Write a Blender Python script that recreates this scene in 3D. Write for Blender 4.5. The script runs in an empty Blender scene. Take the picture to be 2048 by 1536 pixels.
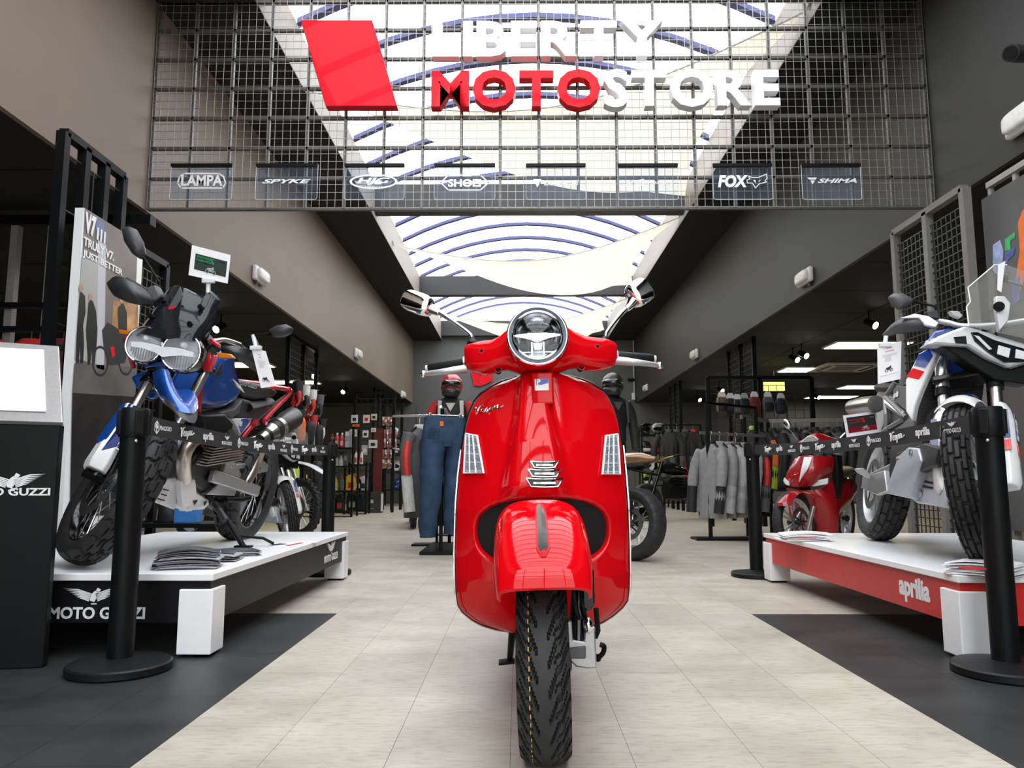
import bpy, math, random
from mathutils import Vector as V, Matrix as Mx
PI = math.pi
R = math.radians
random.seed(7)
scene = bpy.context.scene
col = scene.collection

# ------------------------------------------------------------------ camera
FPX, PITCH, YAW = 1540.0, R(7.034), R(0.443)
CAM = V((0, 0, 0.69))
cam_d = bpy.data.cameras.new('camera')
cam_d.sensor_width = 36.0
cam_d.lens = FPX * 36.0 / 2048.0
cam_d.clip_start, cam_d.clip_end = 0.05, 300
cam_o = bpy.data.objects.new('camera', cam_d)
cam_o.location = CAM
cam_o.rotation_euler = (PI / 2 + PITCH, 0, YAW)
col.objects.link(cam_o)
scene.camera = cam_o

# ------------------------------------------------------------------ daylight and exposure
world = bpy.data.worlds.new('overcast_sky')
scene.world = world
world.use_nodes = True
_bg = world.node_tree.nodes['Background']
_bg.inputs[0].default_value = (0.96, 0.98, 1.0, 1)
_bg.inputs[1].default_value = 5.4


def portal(name, loc, rot, sx, sy):
    d = bpy.data.lights.new(name, 'AREA')
    d.shape = 'RECTANGLE'
    d.size, d.size_y = sx, sy
    d.energy = 1
    d.cycles.is_portal = True
    o = bpy.data.objects.new(name, d)
    o.location, o.rotation_euler = loc, rot
    col.objects.link(o)


for _k in range(5):
    portal('skylight_portal', (0.17, -1.94 + 5.4 * _k, 5.9), (0, 0, 0), 5.2, 5.4)
portal('entrance_portal', (0.2, -4.6, 2.3), (PI / 2, 0, 0), 8.6, 4.6)

vs = scene.view_settings
vs.view_transform = 'Standard'
vs.look = 'None'
vs.exposure = 0.0
vs.gamma = 1.0
vs.use_curve_mapping = False
try:
    scene.cycles.max_bounces = 8
    scene.cycles.diffuse_bounces = 4
    scene.cycles.glossy_bounces = 4
    scene.cycles.transparent_max_bounces = 16
    scene.cycles.sample_clamp_indirect = 6.0
    scene.cycles.caustics_reflective = False
    scene.cycles.caustics_refractive = False
except Exception:
    pass

# ------------------------------------------------------------------ from the picture to the place
_F = V((-math.sin(YAW) * math.cos(PITCH), math.cos(YAW) * math.cos(PITCH), math.sin(PITCH)))
_R = V((math.cos(YAW), math.sin(YAW), 0))
_U = _R.cross(_F)


def ray(px, py):
    return _F + _R * ((px - 1024) / FPX) - _U * ((py - 768) / FPX)


def at(px, py, x=None, y=None, z=None, m=None):
    """the point of the sight line through a pixel that lies on a plane x=, y= or z= (of a thing's own axes, if m is its matrix)"""
    o, d = CAM, ray(px, py)
    if m is not None:
        mi = m.inverted()
        o, d = mi @ o, mi.to_3x3() @ d
    if x is not None:
        t = (x - o.x) / d.x
    elif y is not None:
        t = (y - o.y) / d.y
    else:
        t = (z - o.z) / d.z
    return o + d * t


# ------------------------------------------------------------------ materials
_mats = {}


def mat(name, c=(0.5, 0.5, 0.5), rough=0.5, metal=0.0, coat=0.0, var=0.06, scale=30.0, bump=0.0, bscale=None,
        trans=0.0, ior=1.45, emit=None, es=1.0, alpha=1.0, spec=None, fn=None):
    if name in _mats:
        return _mats[name]
    m = bpy.data.materials.new(name)
    m.use_nodes = True
    nt = m.node_tree
    b = nt.nodes['Principled BSDF']
    b.inputs['Roughness'].default_value = rough
    b.inputs['Metallic'].default_value = metal
    b.inputs['Coat Weight'].default_value = coat
    b.inputs['Coat Roughness'].default_value = 0.03
    b.inputs['Transmission Weight'].default_value = trans
    b.inputs['IOR'].default_value = ior
    b.inputs['Alpha'].default_value = alpha
    if spec is not None:
        b.inputs['Specular IOR Level'].default_value = spec
    tc = nt.nodes.new('ShaderNodeTexCoord')
    nz = nt.nodes.new('ShaderNodeTexNoise')
    nz.inputs['Scale'].default_value = scale
    nz.inputs['Detail'].default_value = 4
    nt.links.new(tc.outputs['Object'], nz.inputs['Vector'])
    rp = nt.nodes.new('ShaderNodeValToRGB')
    rp.color_ramp.elements[0].position = 0.3
    rp.color_ramp.elements[1].position = 0.7
    rp.color_ramp.elements[0].color = tuple(min(1, max(0, k * (1 - var))) for k in c) + (1,)
    rp.color_ramp.elements[1].color = tuple(min(1, max(0, k * (1 + var))) for k in c) + (1,)
    nt.links.new(nz.outputs['Fac'], rp.inputs['Fac'])
    nt.links.new(rp.outputs['Color'], b.inputs['Base Color'])
    if bump:
        n2 = nt.nodes.new('ShaderNodeTexNoise')
        n2.inputs['Scale'].default_value = bscale or scale * 4
        n2.inputs['Detail'].default_value = 3
        nt.links.new(tc.outputs['Object'], n2.inputs['Vector'])
        bp = nt.nodes.new('ShaderNodeBump')
        bp.inputs['Strength'].default_value = bump
        bp.inputs['Distance'].default_value = 0.01
        nt.links.new(n2.outputs['Fac'], bp.inputs['Height'])
        nt.links.new(bp.outputs['Normal'], b.inputs['Normal'])
    if emit is not None:
        b.inputs['Emission Color'].default_value = tuple(emit) + (1,)
        b.inputs['Emission Strength'].default_value = es
    if fn:
        fn(nt, b, tc)
    _mats[name] = m
    return m


def clear_mat(name, tint=(1, 1, 1), gloss=0.08, rough=0.05, haze=0.0, hazecol=(0.8, 0.82, 0.85), milk=False):
    """thin clear sheet: mostly see-through, with a faint gloss and a little milky haze"""
    if name in _mats:
        return _mats[name]
    m = bpy.data.materials.new(name)
    m.use_nodes = True
    nt = m.node_tree
    nt.nodes.remove(nt.nodes['Principled BSDF'])
    out = nt.nodes['Material Output']
    tr = nt.nodes.new('ShaderNodeBsdfTransparent')
    tr.inputs[0].default_value = tuple(tint) + (1,)
    gl = nt.nodes.new('ShaderNodeBsdfGlossy')
    gl.inputs['Roughness'].default_value = rough
    df = nt.nodes.new('ShaderNodeBsdfTranslucent' if milk else 'ShaderNodeBsdfDiffuse')
    df.inputs[0].default_value = tuple(hazecol) + (1,)
    nz = nt.nodes.new('ShaderNodeTexNoise')
    nz.inputs['Scale'].default_value = 9
    mr = nt.nodes.new('ShaderNodeMapRange')
    mr.inputs['To Min'].default_value = haze * 0.8
    mr.inputs['To Max'].default_value = haze * 1.2
    nt.links.new(nz.outputs['Fac'], mr.inputs['Value'])
    m1 = nt.nodes.new('ShaderNodeMixShader')
    nt.links.new(mr.outputs['Result'], m1.inputs[0])
    nt.links.new(tr.outputs[0], m1.inputs[1])
    nt.links.new(df.outputs[0], m1.inputs[2])
    fr = nt.nodes.new('ShaderNodeFresnel')
    fr.inputs['IOR'].default_value = 1.2 + gloss * 3
    ge = nt.nodes.new('ShaderNodeNewGeometry')
    sb = nt.nodes.new('ShaderNodeMath')
    sb.operation = 'SUBTRACT'
    sb.use_clamp = True
    nt.links.new(fr.outputs[0], sb.inputs[0])
    nt.links.new(ge.outputs['Backfacing'], sb.inputs[1])
    m2 = nt.nodes.new('ShaderNodeMixShader')
    nt.links.new(sb.outputs[0], m2.inputs[0])
    nt.links.new(m1.outputs[0], m2.inputs[1])
    nt.links.new(gl.outputs[0], m2.inputs[2])
    nt.links.new(m2.outputs[0], out.inputs['Surface'])
    _mats[name] = m
    return m


BLACK = mat('black_powder_coat', (0.005, 0.0055, 0.006), 0.42, spec=0.18)
BLACKG = mat('black_gloss', (0.008, 0.008, 0.009), 0.12)
PLASTIC = mat('black_plastic', (0.008, 0.0085, 0.009), 0.45, bump=0.05, scale=60, spec=0.25)
RUBBER = mat('tyre_rubber', (0.022, 0.022, 0.023), 0.62, var=0.12, scale=25, bump=0.08, bscale=180)
GREYP = mat('grey_plastic', (0.085, 0.085, 0.09), 0.45, bump=0.05)
DGREY = mat('dark_grey_plastic', (0.028, 0.029, 0.032), 0.4, bump=0.05)
CHROME = mat('chrome', (0.86, 0.87, 0.88), 0.06, 1.0, var=0.02)
STEEL = mat('brushed_steel', (0.62, 0.61, 0.59), 0.28, 1.0, bump=0.03)
ALU = mat('cast_aluminium', (0.42, 0.42, 0.43), 0.42, 0.8, bump=0.06, scale=80)
SILVER = mat('silver_paint', (0.62, 0.63, 0.64), 0.35, 0.3)
WHITE = mat('white_laminate', (0.88, 0.88, 0.89), 0.3, var=0.02)
WPAINT = mat('white_paint', (0.85, 0.85, 0.85), 0.2, coat=0.5, var=0.01)
PAPER = mat('paper', (0.82, 0.81, 0.83), 0.7, var=0.02)
RED = mat('red_lacquer', (0.60, 0.002, 0.006), 0.4, coat=0.7, var=0.02, scale=8, spec=0.0)
REDSIGN = mat('red_sign_acrylic', (0.74, 0.006, 0.018), 0.4, coat=0.12, var=0.02, spec=0.1)
WSIGN = mat('white_sign_acrylic', (0.86, 0.86, 0.87), 0.35, var=0.01)
REDF = mat('red_frame_paint', (0.50, 0.008, 0.02), 0.28, coat=0.8)
BLUE = mat('blue_metallic_lacquer', (0.010, 0.085, 0.42), 0.3, 0.35, coat=1.0, var=0.05)
DBLUE = mat('navy_decal', (0.012, 0.025, 0.16), 0.25, coat=0.6)
ORANGE = mat('amber_lens', (0.55, 0.16, 0.01), 0.15, coat=0.6)
INK = mat('black_ink', (0.015, 0.015, 0.016), 0.6)
WINK = mat('white_print', (0.80, 0.80, 0.80), 0.5, var=0.02)
GINK = mat('grey_print', (0.35, 0.35, 0.36), 0.5, var=0.02)
RINK = mat('red_print', (0.60, 0.02, 0.025), 0.5)
LENS = clear_mat('clear_lens', (0.97, 0.98, 1.0), 0.12, 0.02)
DARKGLASS = mat('smoked_glass', (0.01, 0.011, 0.013), 0.03, coat=1.0)

# ------------------------------------------------------------------ mesh builder
X3, Y3, Z3 = V((1, 0, 0)), V((0, 1, 0)), V((0, 0, 1))


def frame(d, up=None):
    d = d.normalized()
    u = V(up) if up is not None else (Z3 if abs(d.z) < 0.95 else Y3)
    a = u.cross(d)
    if a.length < 1e-6:
        a = X3.cross(d)
    a.normalize()
    return a, d.cross(a)


class MB:
    def __init__(s):
        s.v, s.f = [], []

    def add(s, vs_, fs):
        n = len(s.v)
        s.v += [V(p) for p in vs_]
        s.f += [[i + n for i in f] for f in fs]
        return s

    def box(s, c, d, m=None):
        c = V(c)
        x, y, z = d[0] / 2, d[1] / 2, d[2] / 2
        ps = [V((sx * x, sy * y, sz * z)) for sz in (-1, 1) for sy in (-1, 1) for sx in (-1, 1)]
        if m is not None:
            ps = [m @ p for p in ps]
        return s.add([c + p for p in ps], [[0, 2, 3, 1], [4, 5, 7, 6], [0, 1, 5, 4], [2, 6, 7, 3], [0, 4, 6, 2], [1, 3, 7, 5]])

    def span(s, a, b):
        a, b = V(a), V(b)
        return s.box((a + b) / 2, [abs(k) for k in (b - a)])

    def bar(s, a, b, w, h, up=None):
        a, b = V(a), V(b)
        u, v = frame(b - a, up)
        return s.loft([[p + u * w / 2 + v * h / 2, p - u * w / 2 + v * h / 2, p - u * w / 2 - v * h / 2, p + u * w / 2 - v * h / 2] for p in (a, b)])

    def loft(s, rings, caps=True, closed=True):
        n, k = len(rings[0]), len(rings)
        vs_ = [p for r in rings for p in r]
        fs = []
        for i in range(k - 1):
            for j in range(n if closed else n - 1):
                j2 = (j + 1) % n
                fs.append([i * n + j, i * n + j2, (i + 1) * n + j2, (i + 1) * n + j])
        if caps and closed:
            fs.append(list(range(n))[::-1])
            fs.append([(k - 1) * n + j for j in range(n)])
        return s.add(vs_, fs)

    def tube(s, pts, r, n=8, caps=True):
        pts = [V(p) for p in pts]
        rr = r if isinstance(r, (list, tuple)) else [r] * len(pts)
        rings, u = [], None
        for i, p in enumerate(pts):
            d = pts[min(i + 1, len(pts) - 1)] - pts[max(i - 1, 0)]
            if d.length < 1e-9:
                d = V((0, 0, 1))
            d.normalize()
            if u is None:
                u, _ = frame(d)
            else:
                u = (u - d * u.dot(d))
                if u.length < 1e-6:
                    u, _ = frame(d)
                u.normalize()
            w = d.cross(u)
            rings.append([p + (u * math.cos(t) + w * math.sin(t)) * rr[i] for t in (2 * PI * j / n for j in range(n))])
        return s.loft(rings, caps)

    def cyl(s, a, b, r, n=16, r2=None):
        return s.tube([a, b], [r, r if r2 is None else r2], n)

    def lathe(s, prof, o=(0, 0, 0), ax=(0, 0, 1), n=24, closed=False, a0=0.0, a1=2 * PI, ref=None):
        o, ax = V(o), V(ax).normalized()
        u, w = frame(ax, ref)
        full = abs(a1 - a0 - 2 * PI) < 1e-6
        k = n if full else n + 1
        rings = []
        for j in range(k):
            t = a0 + (a1 - a0) * j / n
            e = u * math.cos(t) + w * math.sin(t)
            rings.append([o + e * max(q[0], 1e-5) + ax * q[1] for q in prof])
        m = len(prof)
        fs = []
        for j in range(n):
            j2 = (j + 1) % k
            for i in range(m if closed else m - 1):
                i2 = (i + 1) % m
                fs.append([j * m + i, j2 * m + i, j2 * m + i2, j * m + i2])
        return s.add([p for r in rings for p in r], fs)

    def torus(s, o, ax, R_, r, n=32, k=8, sy=1.0):
        return s.lathe([(R_ + r * math.cos(2 * PI * i / k), r * sy * math.sin(2 * PI * i / k)) for i in range(k)], o, ax, n, True)

    def prism(s, poly, o, ex, ey, ez, d):
        o, ex, ey, ez = V(o), V(ex), V(ey), V(ez)
        b = [o + ex * p[0] + ey * p[1] for p in poly]
        return s.loft([b, [p + ez * d for p in b]])

    def slab(s, pts, d):
        """closed outline of 3D points given thickness along vector d"""
        pts = [V(p) for p in pts]
        return s.loft([pts, [p + V(d) for p in pts]])

    def ball(s, c, r, n=16, k=10, m=None):
        c = V(c)
        rr = (r, r, r) if isinstance(r, (int, float)) else r
        rings = []
        for i in range(1, k):
            a = PI * i / k
            ring = []
            for j in range(n):
                t = 2 * PI * j / n
                p = V((rr[0] * math.sin(a) * math.cos(t), rr[1] * math.sin(a) * math.sin(t), -rr[2] * math.cos(a)))
                ring.append(c + (m @ p if m is not None else p))
            rings.append(ring)
        return s.loft(rings)

    def sheet(s, grid, d):
        """a grid of points made into a sheet, thickness vector d (or a function of i, j)"""
        nu, nv = len(grid), len(grid[0])
        top = [V(p) for r in grid for p in r]
        g = d if callable(d) else (lambda i, j: V(d))
        bot = [V(grid[i][j]) + g(i, j) for i in range(nu) for j in range(nv)]
        N = nu * nv
        fs = []
        for i in range(nu - 1):
            for j in range(nv - 1):
                a, b, c, e = i * nv + j, i * nv + j + 1, (i + 1) * nv + j + 1, (i + 1) * nv + j
                fs.append([a, b, c, e])
                fs.append([a + N, e + N, c + N, b + N])
        edge = [(i, 0) for i in range(nu)] + [(nu - 1, j) for j in range(1, nv)] + [(i, nv - 1) for i in range(nu - 2, -1, -1)] + [(0, j) for j in range(nv - 2, 0, -1)]
        for q in range(len(edge)):
            a = edge[q][0] * nv + edge[q][1]
            e2 = edge[(q + 1) % len(edge)]
            b = e2[0] * nv + e2[1]
            fs.append([a, a + N, b + N, b][::-1])
        return s.add(top + bot, fs)

    def xf(s, m):
        s.v = [m @ p for p in s.v]
        return s

    def build(s, name, m, parent=None, smooth=40, bevel=0, seg=2, world=False, sub=0, label=None):
        me = bpy.data.meshes.new(name)
        me.from_pydata([tuple(p) for p in s.v], [], s.f)
        me.materials.append(m)
        return finish(name, me, parent, smooth, bevel, seg, world, sub, label)


WM = {}


def finish(name, me, parent=None, smooth=40, bevel=0, seg=2, world=False, sub=0, label=None):
    fix_normals(me)
    if smooth:
        me.polygons.foreach_set('use_smooth', [True] * len(me.polygons))
        me.set_sharp_from_angle(angle=R(smooth))
    o = bpy.data.objects.new(name, me)
    col.objects.link(o)
    if bevel:
        b = o.modifiers.new('bevel', 'BEVEL')
        b.width, b.segments, b.limit_method, b.angle_limit = bevel, seg, 'ANGLE', R(40)
    if sub:
        b = o.modifiers.new('sub', 'SUBSURF')
        b.levels = b.render_levels = sub
    if parent is not None:
        put(o, parent, world)
    if label:
        o['label'] = label
    return o


def fix_normals(me):
    import bmesh
    bm = bmesh.new()
    bm.from_mesh(me)
    bmesh.ops.recalc_face_normals(bm, faces=bm.faces)
    bm.to_mesh(me)
    bm.free()


def wm(o):
    m = o.matrix_basis.copy()
    if o.parent is not None:
        m = wm(o.parent) @ o.matrix_parent_inverse @ m
    return m


def put(o, parent, world=False):
    o.parent = parent
    if world:
        o.matrix_parent_inverse = wm(parent).inverted()
    return o


def tag(o, label, cat, group=None):
    o['label'], o['category'] = label, cat
    if group:
        o['group'] = group
    return o


def thing(name, label, cat, loc=(0, 0, 0), rot=(0, 0, 0), group=None):
    o = bpy.data.objects.new(name, None)
    o.empty_display_size = 0.1
    o.location = loc
    o.rotation_euler = rot
    col.objects.link(o)
    return tag(o, label, cat, group)


def part(name, parent, world=False):
    o = bpy.data.objects.new(name, None)
    o.empty_display_size = 0.05
    col.objects.link(o)
    return put(o, parent, world)


def struct(o):
    o['kind'] = 'structure'
    return o


def stuff(o):
    o['kind'] = 'stuff'
    return o


def copy_tree(o, parent=None):
    c = o.copy()
    col.objects.link(c)
    if parent is not None:
        c.parent = parent
    for ch in [q for q in o.children]:
        copy_tree(ch, c)
    return c


# ------------------------------------------------------------------ lettering
_glyph = {}


def glyphs(s_, bold=0.0, shear=0.0, space=1.0):
    """outline mesh of a string, as (verts, faces) of flat faces, cached"""
    k = (s_, bold, shear, space)
    if k not in _glyph:
        c = bpy.data.curves.new('lettering', 'FONT')
        c.body = s_
        c.offset = bold
        c.shear = shear
        c.space_character = space
        c.fill_mode = 'FRONT'
        c.resolution_u = 3
        o = bpy.data.objects.new('lettering', c)
        me = bpy.data.meshes.new_from_object(o)
        _glyph[k] = ([v.co.copy() for v in me.vertices], [list(p.vertices) for p in me.polygons])
        bpy.data.objects.remove(o)
        bpy.data.meshes.remove(me)
        bpy.data.curves.remove(c)
    return _glyph[k]


def text(mb, s_, o, ex, ey, w=None, h=None, d=0.0, bold=0.0, shear=0.0, space=1.0, align='L', vfit=True):
    """lay a string into mb: o is the lower left corner (or lower centre), ex, ey unit axes, w, h the size it fills"""
    vs_, fs = glyphs(s_, bold, shear, space)
    x0, x1 = min(p.x for p in vs_), max(p.x for p in vs_)
    y0, y1 = min(p.y for p in vs_), max(p.y for p in vs_)
    sy = h / (y1 - y0) if h else w / (x1 - x0)
    sx = w / (x1 - x0) if w else sy
    o, ex, ey = V(o), V(ex), V(ey)
    off = -(x1 - x0) * sx / 2 if align == 'C' else 0
    pts = [o + ex * (off + (p.x - x0) * sx) + ey * ((p.y - y0) * sy) for p in vs_]
    if d:
        n = ex.cross(ey).normalized() * d
        edges = {}
        for f in fs:
            for i in range(len(f)):
                e = (f[i], f[(i + 1) % len(f)])
                if (e[1], e[0]) in edges:
                    del edges[(e[1], e[0])]
                else:
                    edges[e] = 1
        N = len(pts)
        mb.add(pts + [p + n for p in pts],
               [list(f)[::-1] for f in fs] + [[i + N for i in f] for f in fs] + [[a, b, b + N, a + N] for a, b in edges])
    else:
        mb.add(pts, fs)
    return mb


def lettering(name, s_, m, parent, o, ex, ey, world=True, **k):
    mb = MB()
    text(mb, s_, o, ex, ey, **k)
    return mb.build(name, m, parent, smooth=0, world=world)


def smoothstep(a, b, x):
    t = max(0.0, min(1.0, (x - a) / (b - a)))
    return t * t * (3 - 2 * t)


def lerp(a, b, t):
    return a + (b - a) * t


def interp(tab, x):
    """piecewise linear table [(x, y), ...]"""
    if x <= tab[0][0]:
        return tab[0][1]
    for (x0, y0), (x1, y1) in zip(tab, tab[1:]):
        if x <= x1:
            return y0 + (y1 - y0) * (x - x0) / (x1 - x0)
    return tab[-1][1]


def spline(pts, n=6):
    """smooth curve through points (Catmull-Rom)"""
    p = [V(q) for q in pts]
    out = []
    for i in range(len(p) - 1):
        a, b, c, d = p[max(i - 1, 0)], p[i], p[i + 1], p[min(i + 2, len(p) - 1)]
        for k in range(n):
            t = k / n
            out.append(0.5 * ((2 * b) + (c - a) * t + (2 * a - 5 * b + 4 * c - d) * t * t + (3 * b - a - 3 * c + d) * t ** 3))
    out.append(p[-1])
    return out
# ------------------------------------------------------------------ the setting
WL, WR, ZB, ZC, YB, YF = -3.03, 3.38, 2.86, 4.68, 22.0, -4.5
SL, SR, ZW = -2.2, 2.56, 5.2


def m_wall(name, c):
    return mat(name, c, 0.55, var=0.05, scale=1.2, bump=0.04, bscale=120)


WALL_L = m_wall('taupe_wall', (0.195, 0.150, 0.114))  # left wall toned warmer and lighter than the right
WALL_R = m_wall('charcoal_wall', (0.031, 0.030, 0.0285))  # right wall toned darker, nearly neutral
WALL_B = m_wall('slate_wall_paint', (0.12, 0.122, 0.12))
WELL = m_wall('sand_well_paint', (0.25, 0.22, 0.185))
BEAM = m_wall('beam_grey_paint', (0.035, 0.035, 0.035))
CEIL = mat('black_ceiling_board', (0.0065, 0.0064, 0.006), 0.75, var=0.15, scale=6)


def floor_fn(light):
    def fn(nt, b, tc):
        oi = nt.nodes.new('ShaderNodeObjectInfo')
        geo = nt.nodes.new('ShaderNodeNewGeometry')
        n1 = nt.nodes.new('ShaderNodeTexNoise')
        n1.inputs['Scale'].default_value = 2.3
        n1.inputs['Detail'].default_value = 8
        n1.inputs['Roughness'].default_value = 0.62
        mp = nt.nodes.new('ShaderNodeMapping')
        mp.inputs['Scale'].default_value = (1.0, 1.6, 1)
        nt.links.new(geo.outputs['Position'], mp.inputs['Vector'])
        nt.links.new(mp.outputs['Vector'], n1.inputs['Vector'])
        rp = nt.nodes.new('ShaderNodeValToRGB')
        e = rp.color_ramp.elements
        e[0].position, e[1].position = 0.28, 0.72
        if light:
            e[0].color, e[1].color = (0.34, 0.303, 0.25, 1), (0.52, 0.485, 0.415, 1)
        else:
            e[0].color, e[1].color = (0.016, 0.018, 0.019, 1), (0.040, 0.041, 0.040, 1)
        nt.links.new(n1.outputs['Fac'], rp.inputs['Fac'])
        n2 = nt.nodes.new('ShaderNodeTexNoise')
        n2.inputs['Scale'].default_value = 26
        n2.inputs['Detail'].default_value = 6
        mp2 = nt.nodes.new('ShaderNodeMapping')
        mp2.inputs['Scale'].default_value = (0.7, 2.4, 1)
        nt.links.new(geo.outputs['Position'], mp2.inputs['Vector'])
        nt.links.new(mp2.outputs['Vector'], n2.inputs['Vector'])
        mr = nt.nodes.new('ShaderNodeMapRange')
        mr.inputs['From Min'].default_value, mr.inputs['From Max'].default_value = 0.34, 0.50
        mr.inputs['To Min'].default_value = 0.80 if light else 0.9
        nt.links.new(n2.outputs['Fac'], mr.inputs['Value'])
        mr2 = nt.nodes.new('ShaderNodeMapRange')
        mr2.inputs['To Min'].default_value, mr2.inputs['To Max'].default_value = 0.93, 1.07
        nt.links.new(oi.outputs['Random'], mr2.inputs['Value'])
        mu = nt.nodes.new('ShaderNodeMath')
        mu.operation = 'MULTIPLY'
        nt.links.new(mr.outputs['Result'], mu.inputs[0])
        nt.links.new(mr2.outputs['Result'], mu.inputs[1])
        vm = nt.nodes.new('ShaderNodeVectorMath')
        vm.operation = 'SCALE'
        nt.links.new(rp.outputs['Color'], vm.inputs[0])
        nt.links.new(mu.outputs['Value'], vm.inputs['Scale'])
        nt.links.new(vm.outputs['Vector'], b.inputs['Base Color'])
        rr = nt.nodes.new('ShaderNodeMapRange')
        rr.inputs['To Min'].default_value, rr.inputs['To Max'].default_value = 0.36, 0.52
        nt.links.new(n1.outputs['Fac'], rr.inputs['Value'])
        nt.links.new(rr.outputs['Result'], b.inputs['Roughness'])
    return fn


FLIGHT = mat('pale_stone_vinyl', fn=floor_fn(True), bump=0.05, bscale=150)
FDARK = mat('charcoal_stone_vinyl', fn=floor_fn(False), bump=0.05, bscale=150, spec=0.28)
GROUT = mat('floor_joint', (0.16, 0.15, 0.135), 0.8)

TW, TL = 0.305, 0.61
X0, Y1 = -0.935, 4.09
TX0, TX1, TYN, TYF = X0 - 8 * TW, X0 + 16 * TW, Y1 - 6 * TL, Y1 + 5 * TL
fb = MB()
fb.span((TX0, TYN, -0.06), (TX1, TYF, -0.0025))
floor = struct(fb.build('floor', GROUT, smooth=0))
ff = MB()
for a, b in (((-12, TYF, -0.06), (12, YB, 0)), ((-12, YF, -0.06), (TX0, TYF, 0)), ((TX1, YF, -0.06), (12, TYF, 0)), ((TX0, YF, -0.06), (TX1, TYN, 0))):
    ff.span(a, b)
ff.build('floor_field', FLIGHT, floor, smooth=0)
_tile = {}


def floor_tile(x, y, l, m):
    k = (round(l, 3), m.name)
    if k not in _tile:
        q = MB().box((0, 0, -0.001), (TW - 0.0011, l - 0.0011, 0.002))
        me = bpy.data.meshes.new('floor_tile')
        me.from_pydata([tuple(p) for p in q.v], [], q.f)
        me.materials.append(m)
        _tile[k] = me
    o = bpy.data.objects.new('floor_tile', _tile[k])
    o.location = (x + TW / 2, y + l / 2, 0)
    col.objects.link(o)
    o.parent = floor


for c in range(-8, 16):
    x = X0 + c * TW
    aisle = 0 <= c < 7
    st = TL / 2 if c % 2 else 0
    y = TYN
    while y < TYF - 0.01:
        e = y + TL if (y > TYN or not st) else y + TL / 2
        e = min(e, TYF)
        if not aisle:
            if y < Y1 < e - 0.01:
                e = Y1
        m = FLIGHT if (aisle or y >= Y1 - 0.01) else FDARK
        floor_tile(x, y, e - y, m)
        y = e

# walls
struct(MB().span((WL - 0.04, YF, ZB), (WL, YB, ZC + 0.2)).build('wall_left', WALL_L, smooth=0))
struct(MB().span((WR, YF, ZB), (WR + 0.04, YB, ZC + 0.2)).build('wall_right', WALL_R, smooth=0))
wb = MB()
wb.span((-12, YB, 0), (12, YB + 0.2, 5.2))
wall_back = struct(wb.build('wall_back', WALL_B, smooth=0))
struct(MB().span((-12.2, YF, 0), (-12, YB, ZB + 0.12)).build('wall_side_left', WALL_R, smooth=0))
struct(MB().span((12, YF, 0), (12.2, YB, ZB + 0.12)).build('wall_side_right', WALL_R, smooth=0))
# panels and dark rails of the back wall
for x0, x1 in ((-8.5, -3.4), (-3.3, -2.98), (-2.9, -0.9), (-0.8, 1.6), (1.7, 3.3), (3.75, 5.6), (5.7, 7.6), (7.7, 9.6)):
    for z0, z1 in ((0.05, 0.9), (0.95, 2.0), (2.05, 2.75)):
        MB().span((x0, YB - 0.03, z0), (x1, YB, z1)).build('wall_panel', WALL_B, wall_back, smooth=0, bevel=0.004)

# ceilings
struct(MB().span((WL, YF, ZC - 0.012), (SL - 0.001, YB, ZC)).build('ceiling', CEIL, smooth=0))
struct(MB().span((SR + 0.001, YF, ZC - 0.012), (WR, YB, ZC)).build('ceiling', CEIL, smooth=0))
for s0, s1, nm in ((-12, WL - 0.04, 'l'), (WR + 0.04, 12, 'r')):
    c = struct(MB().span((s0, YF, ZB + 0.02), (s1, YB, ZB + 0.12)).build('ceiling', CEIL, smooth=0))
    me = None
    for i in range(5):
        for j in range(20):
            xa = (s1 - 1.2 * (i + 1)) if s0 < 0 else (s0 + 1.2 * i)
            if me is None:
                q = MB().box((0, 0, 0), (1.185, 1.185, 0.016))
                me = bpy.data.meshes.new('ceiling_panel')
                me.from_pydata([tuple(p) for p in q.v], [], q.f)
                me.materials.append(CEIL)
            o = bpy.data.objects.new('ceiling_panel', me)
            o.location = (xa + 0.6, -1.4 + 1.2 * j, ZB + 0.012)
            col.objects.link(o)
            o.parent = c

# skylight: well sides, cross beams, ribs and panes of the vault
struct(MB().span((SL - 0.14, YF, ZC), (SL, YB, ZW)).build('trim_1', WELL, smooth=0))
struct(MB().span((SR, YF, ZC), (SR + 0.14, YB, ZW)).build('trim_2', WELL, smooth=0))
BY = (0.6, 6.0, 11.4, 16.8)
for y in BY[1:] + (YB - 0.3,):
    struct(MB().span((SL, y, 4.77), (SR, y + 0.22, ZW)).build('beam', BEAM, smooth=0))
RIBM = mat('vault_rib_paint', (0.06, 0.065, 0.17), 0.5)
PANE = clear_mat('polycarbonate_pane', (0.96, 0.97, 0.98), -0.06, 0.3, haze=0.12, hazecol=(0.95, 0.95, 0.95), milk=True)
sky = struct(part('window_1', None))
HALF, MID, RISE = (SR - SL) / 2, (SL + SR) / 2, 0.62


def vault(t, dz=0.0):
    return V((MID + HALF * t, 0, ZW + dz + RISE * (1 - t * t)))


N_V = 12
for k in range(31):
    y = YF + 0.2 + 0.885 * k
    q = MB()
    q.loft([[vault(-1 + 2 * i / N_V, a) + V((0, y + b, 0)) for a, b in ((0.0, -0.045), (0.0, 0.045), (0.055, 0.045), (0.055, -0.045))] for i in range(N_V + 1)])
    q.build('rib', RIBM, sky, smooth=0)
    if k < 30:
        g = MB()
        g.sheet([[vault(-1 + 2 * i / N_V, 0.06) + V((0, y + 0.05, 0)), vault(-1 + 2 * i / N_V, 0.06) + V((0, y + 0.835, 0))] for i in range(N_V + 1)], (0, 0, 0.008))
        g.build('pane', PANE, sky, smooth=30)

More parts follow.
